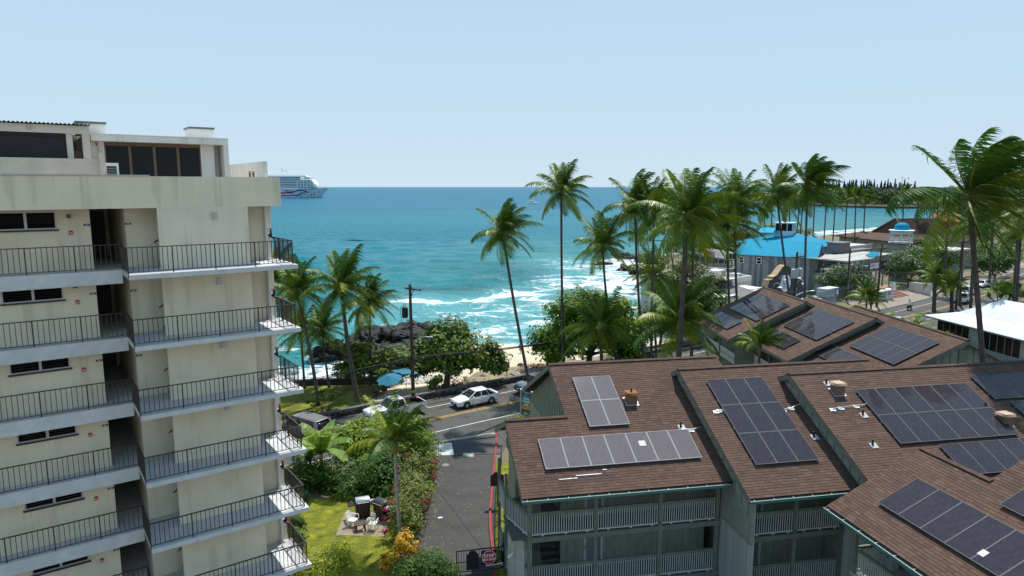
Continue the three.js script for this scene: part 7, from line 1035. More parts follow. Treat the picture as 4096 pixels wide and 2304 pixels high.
M.rimDark = mat([0.05, 0.05, 0.055], 0.5); M.headlamp = mat([0.75, 0.78, 0.8], 0.1); M.tail = mat([0.45, 0.01, 0.015], 0.2); M.plate = mat([0.7, 0.7, 0.68], 0.6);
const glassCar = mat([0.018, 0.022, 0.025], 0.05);
function vehicle(name, label, p, turn, o) {
  const T = thing(name, label, o.cat || 'car', p, turn, o.group), P = carPaint(o.color), S = o.stations;
  const body = part('body', loft(S.map(bodySec)), P, T); const W = Math.max(...S.map(s => s[3]));
  if (o.cab) { // greenhouse: glass block, roof panel and pillars
    const [b0, b1, t0, t1, yb, yr, wb, wt] = o.cab, c = [[b0, yb, wb], [t0, yr - 0.05, wt], [t1, yr - 0.05, wt], [b1, yb, wb]];
    const lo = [[b0, yb, wb], [b0, yb, -wb], [b1, yb, -wb], [b1, yb, wb]], hi = [[t0, yr - 0.04, wt], [t0, yr - 0.04, -wt], [t1, yr - 0.04, -wt], [t1, yr - 0.04, wt]];
    part('glass', loft([lo, hi]), glassCar, T).material = glassCar; const rs = []; for (let i = 0; i <= 6; i++) { const t = i / 6, x = mix(t0 + 0.05, t1 - 0.05, t), dip = -0.035 * Math.pow(2 * t - 1, 2); rs.push([[wt * 1.03, -0.05], [wt * 1.02, -0.01], [wt * 0.8, 0.03], [0, 0.045], [-wt * 0.8, 0.03], [-wt * 1.02, -0.01], [-wt * 1.03, -0.05]].map(([z, y]) => [x, yr + y + dip, z])); }
    part('roof', loft(rs), P, T); const pl = []; for (const s of [1, -1]) { pl.push(beam([b0, yb - 0.03, s * wb], [t0, yr - 0.02, s * wt], 0.07, 0.07), beam([b1, yb - 0.03, s * wb], [t1, yr - 0.02, s * wt], o.cpillar || 0.12, 0.1)); for (const f of o.pillars || [0.45]) pl.push(beam([mix(b0, b1, f), yb - 0.02, s * (wb + 0.005)], [mix(t0, t1, (f - 0.18) / 0.64), yr - 0.03, s * (wt + 0.01)], 0.09, 0.03)); pl.push(beam([t0, yr - 0.03, s * wt], [t1, yr - 0.03, s * wt], 0.05, 0.06)); }
    part('pillars', pl, o.darkPillars ? M.black : P, T);
    if (o.rack) part('roof_rail', [-0.5, -0.25, 0, 0.25, 0.5].map(z => bx(Math.abs(t1 - t0) * 0.75, 0.03, 0.05, (t0 + t1) / 2, yr + 0.045, z * wt * 1.4)), M.alu, T);
    for (const s of [1, -1]) part('mirror', [rbx(0.12, 0.13, 0.22, 0.04, b0 - 0.35, yb + 0.08, s * (W + 0.1))], P, T);
  }
  const R0 = o.wheel || 0.33, tg = tyreGeo(R0), rg = rimGeo(R0, 7); for (const x of o.axles) for (const s of [1, -1]) { part('wheel_arch', [bar([x, R0, s * (W * 0.80)], [x, R0, s * (W * 0.997)], R0 + 0.06, R0 + 0.06, 22)], M.black, body); const w = part('wheel', tg, M.tyre, T); w.position.set(x, R0, s * (W - 0.07)); if (s < 0) w.rotation.y = PI; part('rim', rg, o.darkRim ? M.rimDark : M.alu, w); }
  const F = S[0][0], B = S[S.length - 1][0], yl = o.lampY || 0.68; for (const s of [1, -1]) { part('headlight', [rbx(0.16, 0.12, 0.4, 0.04, F - 0.12, yl, s * (W - 0.24))], M.headlamp, T); part('tail_light', [rbx(0.1, o.tailH || 0.16, 0.3, 0.03, B + 0.05, yl + 0.17, s * (W - 0.19))], M.tail, T); }
  part('front_grille', [rbx(0.08, 0.22, W * 1.2, 0.03, F - 0.02, yl - 0.25, 0)], M.black, T); part('number_plate', [bx(0.02, 0.12, 0.32, F + 0.02, yl - 0.2, 0)], M.plate, T); part('rear_plate', [bx(0.02, 0.13, 0.32, B - 0.03, yl - 0.02, 0)], M.plate, T);
  const dl = []; for (const s of [1, -1]) for (const x of o.doors || []) dl.push(bx(0.012, S[3][2] - S[3][1] - 0.2, 0.012, x, (S[3][2] + S[3][1]) / 2 + 0.02, s * (W - 0.002))); if (dl.length) part('door_seam', dl, M.black, body);
  for (const s of [1, -1]) for (const x of (o.doors || []).slice(0, -1)) part('door_handle', [rbx(0.16, 0.03, 0.03, 0.01, x - 0.75, S[3][2] - 0.2, s * (W + 0.005))], P, body);
  return T;
}
const sedan = { stations: [[2.32, 0.34, 0.58, 0.62], [2.22, 0.24, 0.72, 0.80], [1.6, 0.19, 0.87, 0.88], [0.9, 0.18, 0.96, 0.89], [-1.5, 0.18, 0.99, 0.89], [-2.1, 0.22, 1.02, 0.86], [-2.28, 0.34, 0.93, 0.76]], cab: [1.08, -1.95, 0.22, -1.1, 0.95, 1.44, 0.80, 0.60], axles: [1.38, -1.32], doors: [0.75, -0.25, -1.15], pillars: [0.44, 0.72] };
vehicle('sedan', 'white sedan driving on the road right of the utility pole', [-3.55, RD + 0.005, -63.15], Math.atan2(-1.46, -2.16), { ...sedan, color: [0.82, 0.82, 0.82], darkPillars: 0 });
const suvS = { stations: [[2.6, 0.45, 0.80, 0.78], [2.5, 0.38, 0.98, 0.92], [1.9, 0.34, 1.10, 0.97], [1.2, 0.32, 1.14, 0.98], [-1.9, 0.32, 1.16, 0.98], [-2.45, 0.38, 1.14, 0.96], [-2.6, 0.48, 1.05, 0.88]], cab: [1.35, -2.5, 0.6, -2.2, 1.12, 1.86, 0.88, 0.70], axles: [1.55, -1.5], doors: [1.0, -0.05, -1.05], pillars: [0.33, 0.60], wheel: 0.38, lampY: 0.86, tailH: 0.3, cpillar: 0.3 };
vehicle('station_wagon', 'taupe sport utility wagon half behind the tower balconies', [-17.3, RD + 0.005, -54.6], R(180 - 34), { ...suvS, color: [0.17, 0.145, 0.14], rack: 1, cat: 'car' });
vehicle('sport_utility_car', 'dark grey sport utility car behind the roof gable on the road', [2.55, RD + 0.005, -67.3], R(180 + 35), { ...suvS, stations: suvS.stations.map(s => [s[0] * 0.92, s[1], s[2], s[3] * 0.96]), cab: [1.2, -2.3, 0.6, -1.9, 1.12, 1.74, 0.85, 0.68], axles: [1.42, -1.38], color: [0.10, 0.11, 0.125], cat: 'car', darkPillars: 1 });
function pickup(label, p, turn, color, group) {
  const T = vehicle('pickup_truck', label, p, turn, { stations: [[2.75, 0.5, 0.85, 0.78], [2.65, 0.42, 1.02, 0.90], [2.0, 0.38, 1.13, 0.95], [1.1, 0.36, 1.16, 0.96], [-0.85, 0.36, 1.16, 0.96], [-0.87, 0.40, 0.74, 0.95], [-2.65, 0.42, 0.74, 0.95]], cab: [1.15, -0.75, 0.42, -0.55, 1.14, 1.80, 0.85, 0.68], axles: [1.75, -1.65], doors: [0.85, -0.1, -0.8], pillars: [0.52], wheel: 0.39, lampY: 0.86, tailH: 0.3, color, cat: 'pickup truck', group, darkRim: 1 });
  const P = T.children[0].material; part('bed', [span(-2.68, -0.88, 0.70, 1.20, 0.86, 0.95), span(-2.68, -0.88, 0.70, 1.20, -0.95, -0.86), span(-2.74, -2.66, 0.62, 1.20, -0.94, 0.94)], P, T); part('bed_liner', [span(-2.65, -0.9, 0.765, 0.79, -0.855, 0.855), span(-0.93, -0.9, 0.79, 1.17, -0.855, 0.855), span(-2.655, -0.9, 0.79, 1.18, 0.835, 0.857), span(-2.655, -0.9, 0.79, 1.18, -0.857, -0.835), span(-2.655, -2.63, 0.79, 1.18, -0.83, 0.83), span(-2.68, -0.88, 1.201, 1.225, 0.86, 0.95), span(-2.68, -0.88, 1.201, 1.225, -0.95, -0.86)], M.black, T); part('rear_bumper', [rbx(0.16, 0.2, 1.8, 0.05, -2.8, 0.55, 0)], M.alu, T); return T;
}
pickup('white pickup truck half hidden by the vine-covered tree', [-10.6, RD + 0.005, -59.45], R(180 + 35), [0.82, 0.82, 0.82]);
pickup('white pickup truck stopped before the crossing at the right', [81.3, RD + 0.005, -121.2], R(42), [0.78, 0.78, 0.78]);
vehicle('sport_utility_car', 'white car ahead of the pickup at the crossing', [88.0, RD + 0.005, -130.2], R(42), { ...suvS, color: [0.7, 0.7, 0.7] });
vehicle('sedan', 'silver sedan glinting in the sun beyond the crossing', [97.6, RD + 0.005, -140.4], R(222), { ...sedan, color: [0.5, 0.5, 0.52] });
vehicle('sedan', 'white sedan roof showing above the shrubs by the banana plants', [56.6, RD + 0.3, -98.5], R(36), { ...sedan, color: [0.8, 0.8, 0.8] });
vehicle('sport_utility_car', 'dark parked car under the trees right of the plaza', [92, RD + 0.005, -144.5], R(40), { ...suvS, color: [0.03, 0.03, 0.035] });
vehicle('sport_utility_car', 'dark vehicle parked below the round tree behind the roof ridge', [13.8, RD + 0.005, -76.5], R(200), { ...suvS, color: [0.06, 0.065, 0.07] });

// ================= people =================
function bodyMesh(bones, res, c, half) { // bones: [[p],[q],ra,rb]; distance field meshed with marching cubes
  const mc = new MarchingCubes(res, M.white, false, false, 120000); mc.isolation = 0; const s = mc.size, h = half, A = V3(), ab = V3(), ap = V3();
  for (let z = 0; z < s; z++) for (let y = 0; y < s; y++) for (let x = 0; x < s; x++) {
    const P = V3(c[0] + ((x - s / 2) / (s / 2)) * h, c[1] + ((y - s / 2) / (s / 2)) * h, c[2] + ((z - s / 2) / (s / 2)) * h); let d = 0, k = 28;
    for (const [p, q, ra, rb] of bones) { A.set(...p); ab.set(...q).sub(A); ap.copy(P).sub(A); const t = clamp(ap.dot(ab) / (ab.lengthSq() + 1e-9)); const dd = ap.addScaledVector(ab, -t).length() - mix(ra, rb, t); d += Math.exp(-k * dd); }
    mc.field[x + y * s + z * s * s] = Math.log(d + 1e-30) / k;
  }
  mc.update(); const n = mc.count, pos = mc.positionArray.slice(0, n * 3), nor = mc.normalArray.slice(0, n * 3); for (let i = 0; i < n; i++) for (let k = 0; k < 3; k++) pos[i * 3 + k] = c[k] + pos[i * 3 + k] * h;
  const g = new THREE.BufferGeometry(); g.setAttribute('position', new THREE.BufferAttribute(new Float32Array(pos), 3)); g.setAttribute('normal', new THREE.BufferAttribute(new Float32Array(nor), 3)); g.computeVertexNormals(); return g;
}
M.skin = mat([0.42, 0.22, 0.14], 0.6);
{
  // bather bending forward at the water's edge
  const gy = groundH(1.22, 86.9), T = thing('person', 'bare-backed person in dark shorts bending over on the beach', 'person', [1.22, gy, -86.9], 0.2);
  const hand = (x, y, z) => [0, 1, 2, 3].map(i => [[x + 0.03 * (i - 1.5), y, z], [x + 0.035 * (i - 1.5), y - 0.09 + 0.012 * Math.abs(i - 1.5), z + 0.015], 0.013, 0.01]).concat([[[x + 0.05, y + 0.03, z], [x + 0.08, y - 0.03, z + 0.02], 0.013, 0.011]]);
  const B = [[[-0.1, 0.9, 0], [-0.11, 0.48, 0.03], 0.095, 0.06], [[-0.11, 0.48, 0.03], [-0.1, 0.08, -0.03], 0.06, 0.04], [[-0.1, 0.04, -0.05], [-0.11, 0.03, 0.14], 0.042, 0.032], [[0.1, 0.9, 0], [0.13, 0.48, 0.0], 0.095, 0.06], [[0.13, 0.48, 0], [0.12, 0.08, -0.06], 0.06, 0.04], [[0.12, 0.04, -0.08], [0.13, 0.03, 0.12], 0.042, 0.032], [[-0.07, 0.93, 0], [0.07, 0.93, 0], 0.12, 0.12], [[0, 0.97, 0.02], [-0.12, 1.18, 0.22], 0.125, 0.14], [[-0.12, 1.18, 0.22], [-0.24, 1.2, 0.36], 0.14, 0.12], [[-0.37, 1.16, 0.3], [-0.12, 1.22, 0.44], 0.07, 0.07], [[-0.25, 1.2, 0.38], [-0.33, 1.17, 0.46], 0.055, 0.05], [[-0.37, 1.15, 0.52], [-0.39, 1.12, 0.55], 0.095, 0.085], [[-0.38, 1.14, 0.3], [-0.37, 0.88, 0.36], 0.05, 0.042], [[-0.37, 0.88, 0.36], [-0.33, 0.65, 0.42], 0.04, 0.03], [[-0.33, 0.65, 0.42], [-0.32, 0.58, 0.43], 0.035, 0.03], [[-0.12, 1.2, 0.44], [-0.16, 0.95, 0.5], 0.05, 0.042], [[-0.16, 0.95, 0.5], [-0.22, 0.72, 0.5], 0.04, 0.03], [[-0.22, 0.72, 0.5], [-0.23, 0.65, 0.5], 0.035, 0.03], ...hand(-0.32, 0.56, 0.43), ...hand(-0.23, 0.63, 0.5)];
  part('body', bodyMesh(B, 84, [-0.1, 0.66, 0.2], 0.75), M.skin, T);
  part('shorts', bodyMesh([[[-0.08, 0.95, 0.0], [0.08, 0.95, 0.0], 0.135, 0.135], [[-0.1, 0.9, 0], [-0.11, 0.62, 0.02], 0.11, 0.095], [[0.1, 0.9, 0], [0.12, 0.62, 0.0], 0.11, 0.095]], 40, [0, 0.8, 0], 0.4), mat([0.03, 0.03, 0.04], 0.8), T);
  part('hair', bodyMesh([[[-0.385, 1.17, 0.53], [-0.40, 1.13, 0.57], 0.098, 0.08]], 26, [-0.39, 1.15, 0.55], 0.18), mat([0.03, 0.02, 0.015], 0.8), T);
}
{
  // scooter and rider on the right-hand road
  const S = thing('scooter', 'dark scooter ridden along the road behind the stepped roofs', 'scooter', [67.2, RD + 0.005, -113.6], R(34)); for (const x of [-0.6, 0.6]) { const w = part('wheel', place(new THREE.TorusGeometry(0.2, 0.06, 8, 20), x, 0.26, 0), M.tyre, S); part('rim', [bar([x, 0.26, -0.03], [x, 0.26, 0.03], 0.14, 0.14, 14)], M.alu, w); }
  part('body', [loft([[-0.85, 0.55, 0.7, 0.1], [-0.6, 0.4, 0.78, 0.17], [-0.15, 0.35, 0.74, 0.18], [0.1, 0.28, 0.4, 0.17], [0.4, 0.3, 0.5, 0.15], [0.55, 0.4, 0.95, 0.14]].map(bodySec))], M.black, S); part('handlebar', [bar([0.5, 0.9, 0], [0.4, 1.05, 0], 0.03), bar([0.4, 1.05, -0.32], [0.4, 1.05, 0.32], 0.02)], M.alu, S); part('seat', [rbx(0.7, 0.1, 0.3, 0.04, -0.4, 0.82, 0)], M.black, S);
  const T = thing('person', 'scooter rider in a white shirt seen from the front', 'person', [67.2, RD + 0.005, -113.6], R(34)); const B = []; for (const s of [1, -1]) B.push([[-0.35, 0.92, 0.1 * s], [0.12, 0.86, 0.17 * s], 0.09, 0.065], [[0.12, 0.86, 0.17 * s], [0.15, 0.42, 0.15 * s], 0.06, 0.045], [[0.13, 0.38, 0.15 * s], [0.32, 0.37, 0.16 * s], 0.045, 0.035], [[-0.22, 1.42, 0.2 * s], [0.05, 1.22, 0.28 * s], 0.055, 0.045], [[0.05, 1.22, 0.28 * s], [0.36, 1.08, 0.27 * s], 0.042, 0.034], ...[0, 1, 2, 3].map(i => [[0.38, 1.08, s * (0.22 + 0.025 * i)], [0.44, 1.05, s * (0.22 + 0.025 * i)], 0.015, 0.012]), [[0.37, 1.07, s * 0.2], [0.41, 1.09, s * 0.17], 0.014, 0.012]); B.push([[-0.38, 0.95, 0], [-0.3, 1.2, 0], 0.15, 0.14], [[-0.3, 1.2, 0], [-0.24, 1.42, 0], 0.15, 0.15], [[-0.23, 1.44, 0], [-0.2, 1.55, 0], 0.055, 0.05], [[-0.19, 1.62, 0], [-0.17, 1.7, 0], 0.09, 0.1]);
  part('body', bodyMesh(B, 80, [-0.05, 1.0, 0], 0.85), M.skin, T); part('shirt', bodyMesh([[[-0.38, 1.0, 0], [-0.29, 1.2, 0], 0.175, 0.17], [[-0.29, 1.2, 0], [-0.23, 1.4, 0], 0.175, 0.17], [[-0.22, 1.42, 0.2], [-0.02, 1.28, 0.27], 0.08, 0.07], [[-0.22, 1.42, -0.2], [-0.02, 1.28, -0.27], 0.08, 0.07]], 44, [-0.2, 1.2, 0], 0.45), M.plasticWhite, T); part('helmet', bodyMesh([[[-0.19, 1.68, 0], [-0.18, 1.72, 0], 0.125, 0.13]], 26, [-0.18, 1.7, 0], 0.2), M.black, T);
}

// ================= garden things =================
const gAt = (x, Z) => [x, slopeUp(Z) + 0.014, -Z];
struct('grill_pad', quad([-9.9, 35.9], [-7.2, 35.7], [-7.1, 39.2], [-10.2, 39.3], 0.018, 4), mat([0.30, 0.24, 0.18], 0.95, { map: rep(mottle, 0.8) }));
function chair(label, p, turn) {
  const T = thing('plastic_chair', label, 'chair', p, turn, 'white plastic garden chairs'); part('seat', [rbx(0.46, 0.035, 0.44, 0.015, 0, 0.42, 0)], M.plasticWhite, T);
  for (const [x, z, tx, tz] of [[0.22, 0.22, 0.18, 0.18], [-0.22, 0.22, -0.18, 0.18], [0.22, -0.26, 0.18, -0.19], [-0.22, -0.26, -0.18, -0.19]]) part('leg', [beam([x, 0, z], [tx, 0.42, tz], 0.05, 0.05)], M.plasticWhite, T);
  for (let i = 0; i < 5; i++) part('back_slat', [beam([-0.15 + i * 0.075, 0.44, -0.21], [-0.16 + i * 0.08, 0.82, -0.32], 0.045, 0.015)], M.plasticWhite, T); part('back_rail', [tube([[-0.24, 0.44, -0.21], [-0.25, 0.7, -0.29], [-0.18, 0.86, -0.33], [0, 0.89, -0.34], [0.18, 0.86, -0.33], [0.25, 0.7, -0.29], [0.24, 0.44, -0.21]], 0.024, 28, 6)], M.plasticWhite, T);
  for (const s of [1, -1]) part('arm', [tube([[s * 0.25, 0.66, -0.28], [s * 0.27, 0.66, 0.0], [s * 0.26, 0.64, 0.2], [s * 0.23, 0.42, 0.24]], 0.022, 18, 6)], M.plasticWhite, T);
}
chair('white plastic chair beside the grill facing right', gAt(-9.2, 37.1), R(75)); chair('white plastic chair with its back to the camera', gAt(-7.95, 36.6), R(172));
{ const T = thing('side_table', 'small brown slatted plastic table between the white chairs', 'table', gAt(-8.68, 36.55), 0.35); for (let i = 0; i < 6; i++) part('slat', [bx(0.07, 0.02, 0.46, -0.2 + i * 0.08, 0.44, 0)], M.plasticBrown, T); part('rim', [bx(0.5, 0.04, 0.04, 0, 0.43, 0.25), bx(0.5, 0.04, 0.04, 0, 0.43, -0.25), bx(0.04, 0.04, 0.46, 0.26, 0.43, 0), bx(0.04, 0.04, 0.46, -0.26, 0.43, 0)], M.plasticBrown, T); for (const sx of [1, -1]) for (const sz of [1, -1]) part('leg', [beam([sx * 0.26, 0, sz * 0.26], [sx * 0.22, 0.42, sz * 0.22], 0.07, 0.07)], M.plasticBrown, T); }
function grill(label, p, turn, lid) {
  const T = thing('gas_grill', label, 'grill', p, turn, 'gas grills'); part('cabinet', [bx(0.82, 0.78, 0.55, 0, 0.42, 0)], M.black, T); part('firebox', [bx(0.86, 0.16, 0.6, 0, 0.88, 0)], M.blackMetal, T); const l = part('lid', [loft([-0.4, 0.4].map(x => [[0.28, 0.96], [0.27, 1.12], [0.14, 1.24], [-0.12, 1.26], [-0.27, 1.18], [-0.28, 0.96]].map(([z, y]) => [x, y, z])))], lid, T); part('lid_handle', [bar([-0.34, 1.04, 0.34], [0.34, 1.04, 0.34], 0.018)], M.alu, l);
  for (const s of [1, -1]) part('side_shelf', [bx(0.42, 0.05, 0.5, s * 0.66, 0.9, 0)], s > 0 ? M.galv : M.blackMetal, T); for (let i = 0; i < 4; i++) part('knob', [bar([-0.24 + i * 0.16, 0.86, 0.3], [-0.24 + i * 0.16, 0.86, 0.34], 0.035, 0.03, 10)], mat([0.2, 0.05, 0.05], 0.4), T); for (const sx of [1, -1]) part('caster', [bar([sx * 0.36, 0.05, 0.2], [sx * 0.36, 0.05, 0.25], 0.05, 0.05, 10)], M.black, T);
}
const steel = mat([0.62, 0.62, 0.62], 0.3, { metalness: 0.7 });
grill('larger gas grill with bright stainless lid by the shrubs', gAt(-8.95, 38.5), 0.35, steel); grill('darker gas grill half under the flowering hedge', gAt(-7.75, 38.2), -0.6, mat([0.06, 0.06, 0.065], 0.35, { metalness: 0.3 }));
const tank = (label, p) => { const T = thing('propane_tank', label, 'gas tank', p, 0, 'propane tanks by the grills'); part('tank', [lathe([[0.11, 0], [0.12, 0.03], [0.15, 0.07], [0.155, 0.12], [0.155, 0.32], [0.12, 0.40], [0.04, 0.43], [0, 0.43]], 18)], M.plasticWhite, T); part('collar', [place(new THREE.TorusGeometry(0.085, 0.012, 5, 16), 0, 0.5, 0, PI / 2), bar([0.085, 0.4, 0], [0.085, 0.5, 0], 0.012), bar([-0.085, 0.4, 0], [-0.085, 0.5, 0], 0.012)], M.alu, T); part('valve', [bar([0, 0.42, 0], [0, 0.5, 0], 0.025)], M.blackMetal, T); };
tank('white propane tank behind the left plastic chair', gAt(-9.6, 37.6)); tank('second white propane tank beside the chair leg', gAt(-9.45, 37.35)); tank('propane tank with blue label between the two grills', gAt(-8.15, 38.2));
single('floor_mat', 'dark rubber mat under the grills', 'mat', [rbx(0.9, 0.014, 0.6, 0.005, -8.35, slopeUp(37.4) + 0.03, -37.4, 0.3, 0.094)], M.black);
{ // mesh fence at the back of the garden
  const F = thing('garden_fence', 'green wire mesh fence glimpsed behind the banana plant', 'fence', [-9, -1.55, -48.6], 0.62); for (let i = -3; i < 3; i++) part('post', [bar([i * 2, 0, 0], [i * 2, 1.3, 0], 0.03)], M.galv, F); const g = []; for (let x = -6; x < 4; x += 0.15) { g.push(bar([x, 0.05, 0], [Math.min(x + 1.15, 4), Math.min(1.2, 0.05 + Math.min(1.15, 4 - x)), 0], 0.004, 0.004, 3), bar([x + 1.15, 0.05, 0], [x, 1.2, 0], 0.004, 0.004, 3)); } stuff(part('mesh', g, M.galv, F));
  single('yellow_post', 'thin yellow marker post behind the banana leaves', 'post', [bar([-14.2, -1.6, -48], [-14.2, 1.0, -48], 0.05, 0.05, 8)], mat([0.55, 0.36, 0.04], 0.6));
}
{ // driveway gate with stop sign
  const G = thing('driveway_gate', 'black steel bar gate across the driveway at the bottom', 'gate', [-0.5, 0.02, -31.75], 0.2); part('frame', [span(-2.3, 0, 1.22, 1.27, -0.025, 0.025), span(-2.3, 0, 0.1, 0.15, -0.025, 0.025), span(-2.3, -2.25, 0.15, 1.22, -0.025, 0.025), span(-0.05, 0, 0.15, 1.22, -0.025, 0.025), span(-2.25, -0.05, 0.62, 0.66, -0.02, 0.02)], M.blackMetal, G); const bg = bx(0.018, 1.07, 0.018); for (let i = 1; i < 18; i++) { const b = part('bar', bg, M.blackMetal, G); b.position.set(-2.3 + i * 0.128, 0.685, 0); } for (const y of [0.3, 1.1]) part('hinge', [bar([0.03, y - 0.08, 0], [0.03, y + 0.08, 0], 0.03)], M.galv, G);
  const oct = r => Array.from({ length: 8 }, (_, i) => [r * Math.cos((i + 0.5) * PI / 4), r * Math.sin((i + 0.5) * PI / 4)]);
  const S = thing('stop_sign', 'red octagonal sign reading STOP NO EXIT on the gate', 'sign', [-1.14, 0.78, -31.6], 0.2); part('backing', [extr([[-0.4, -0.38], [0.36, -0.38], [0.36, 0.38], [-0.4, 0.38]], 0.015).translate(0, 0, -0.02)], M.black, S); part('plate', [extr(oct(0.38), 0.012)], M.white, S);
  const sm = textPlane(0.74, 0.74, 512, (x, w, h) => { x.fillStyle = '#b4202c'; x.fillRect(0, 0, w, h); x.fillStyle = '#f4f0ee'; x.textAlign = 'center'; x.textBaseline = 'middle'; x.font = 'bold ' + h * 0.30 + 'px sans-serif'; x.fillText('STOP', w / 2, h * 0.37); x.font = 'bold ' + h * 0.22 + 'px sans-serif'; x.fillText('NO EXIT', w / 2, h * 0.64); });
  const sh = new THREE.ShapeGeometry(new THREE.Shape(oct(0.355).map(p => new THREE.Vector2(...p)))); const u = sh.attributes.uv, q = sh.attributes.position; for (let i = 0; i < u.count; i++) u.setXY(i, (q.getX(i) + 0.37) / 0.74, (q.getY(i) + 0.37) / 0.74); part('lettering', sh.translate(0, 0, 0.016), sm, S);
  const K = thing('silhouette_sign', 'black arch-topped sign back on the left of the gate', 'sign', [-1.95, 0.72, -31.45], 0.2); part('plate', [extr([[-0.3, -0.5], [0.3, -0.5], [0.3, 0.3], [0.2, 0.36], [0.12, 0.5], [-0.12, 0.5], [-0.2, 0.36], [-0.3, 0.3]], 0.03)], M.black, K);
  const O = thing('gate_operator', 'silver gate operator arm bolted to the lower gate rail', 'gate operator', [-0.95, 0.42, -31.5], 0.2); part('arm', [bar([-0.35, 0, 0], [0.42, 0.04, 0], 0.03, 0.03, 10)], M.alu, O); part('motor', [rbx(0.14, 0.12, 0.1, 0.03, 0.45, 0.04, 0)], M.galv, O); part('gate_post', [bx(0.09, 1.75, 0.09, 0.62, 0.5, -0.25)], M.blackMetal, O);
  const K2 = thing('ornate_sign', 'dark brown notched sign board standing at the red kerb', 'sign', [-0.92, -0.7, -40.2], 0.1); part('post', [bar([0, -0.2, 0], [0, 1.6, 0], 0.03)], M.blackMetal, K2); part('board', [extr([[-0.42, 1.3], [0.42, 1.3], [0.42, 2.0], [0.28, 2.05], [0.18, 2.2], [-0.18, 2.2], [-0.28, 2.05], [-0.42, 2.0]], 0.04)], mat([0.06, 0.035, 0.025], 0.8), K2); part('board_line', [bx(0.6, 0.02, 0.01, 0, 1.72, 0.045)], M.rust, K2);
}
{ // fence along the kerb
  const F = thing('kerb_fence', 'black picket fence along the verge beside the red kerb', 'fence', [0, 0, 0]); const P = resample([[-0.45, 31.9], [-0.75, 36], [-0.85, 42], [-0.8, 48.6]], 1.9); P.forEach(p => part('post', [bx(0.06, 1.3, 0.06, p.x, slopeUp(-p.z) + 0.65, p.z)], M.blackMetal, F)); for (const h of [1.2, 0.15]) part('rail', P.slice(1).map((p, i) => beam([P[i].x, slopeUp(-P[i].z) + h, P[i].z], [p.x, slopeUp(-p.z) + h, p.z], 0.035, 0.035)), M.blackMetal, F); const bg = bx(0.014, 1.05, 0.014); resample([[-0.45, 31.9], [-0.75, 36], [-0.85, 42], [-0.8, 48.6]], 0.14).forEach(p => { const m = part('picket', bg, M.blackMetal, F); m.position.set(p.x, slopeUp(-p.z) + 0.68, p.z); });
  const Y = thing('pipe_rail', 'bent black pipe rail at the verge near the gate', 'railing', [-0.62, -0.3, -35.2], 0.2); part('pipe', [tube([[-0.3, 1.1, 0], [0.1, 1.14, 0], [0.22, 1.0, 0.02], [0.24, 0, 0.02]], 0.03, 20, 7)], M.blackMetal, Y); part('base_plate', [bx(0.16, 0.02, 0.16, 0.24, 0.02, 0.02)], M.blackMetal, Y);
}
{ // painted inn sign at the road
  const S = thing('inn_sign', 'tall painted sign between pale posts with palm silhouettes', 'sign', [1.25, -1.6, -56.6], -0.75); for (const x of [-0.62, 0.62]) { const p = part('post', [bx(0.14, 3.3, 0.14, x, 1.65, 0)], M.sageLight, S); part('post_cap', [bx(0.18, 0.05, 0.18, x, 3.32, 0)], M.white, p); } const pn = part('panel', [bx(1.1, 2.6, 0.06, 0, 1.85, 0)], mat([0.06, 0.10, 0.12], 0.6), S);
  const tm = textPlane(1.06, 2.56, 384, (x, w, h) => { x.fillStyle = '#4d7f8d'; x.fillRect(0, 0, w, h * 0.42); x.fillStyle = '#b98a3e'; x.fillRect(0, h * 0.42, w, h * 0.18); x.fillStyle = '#16303a'; x.fillRect(0, h * 0.60, w, h * 0.4); x.fillStyle = '#f0efe4'; x.textAlign = 'center'; x.font = 'italic bold ' + w * 0.26 + 'px serif'; x.fillText('Kona', w / 2, h * 0.24); x.fillText('Islander', w / 2, h * 0.34); x.font = 'italic bold ' + w * 0.22 + 'px serif'; x.fillText('Inn', w / 2, h * 0.44); x.fillStyle = '#9fb0b4'; for (let i = 0; i < 3; i++) x.fillRect(w * 0.14, h * (0.67 + i * 0.075), w * 0.72, h * 0.03); });
  part('lettering', place(new THREE.PlaneGeometry(1.06, 2.56), 0, 1.85, 0.034), tm, pn); const pg = []; for (const sx of [-0.36, 0.34]) { for (let k = 0; k < 7; k++) { const a = -0.6 + k * 0.72; pg.push(bar([sx, 3.0, 0.04], [sx + 0.26 * Math.cos(a), 3.0 + 0.2 * Math.sin(a) - 0.04, 0.04], 0.03, 0.008, 5)); } pg.push(bar([sx * 1.25, 2.0, 0.04], [sx, 3.0, 0.04], 0.02, 0.018, 5)); } part('palm_cutout', pg, M.black, pn);
}
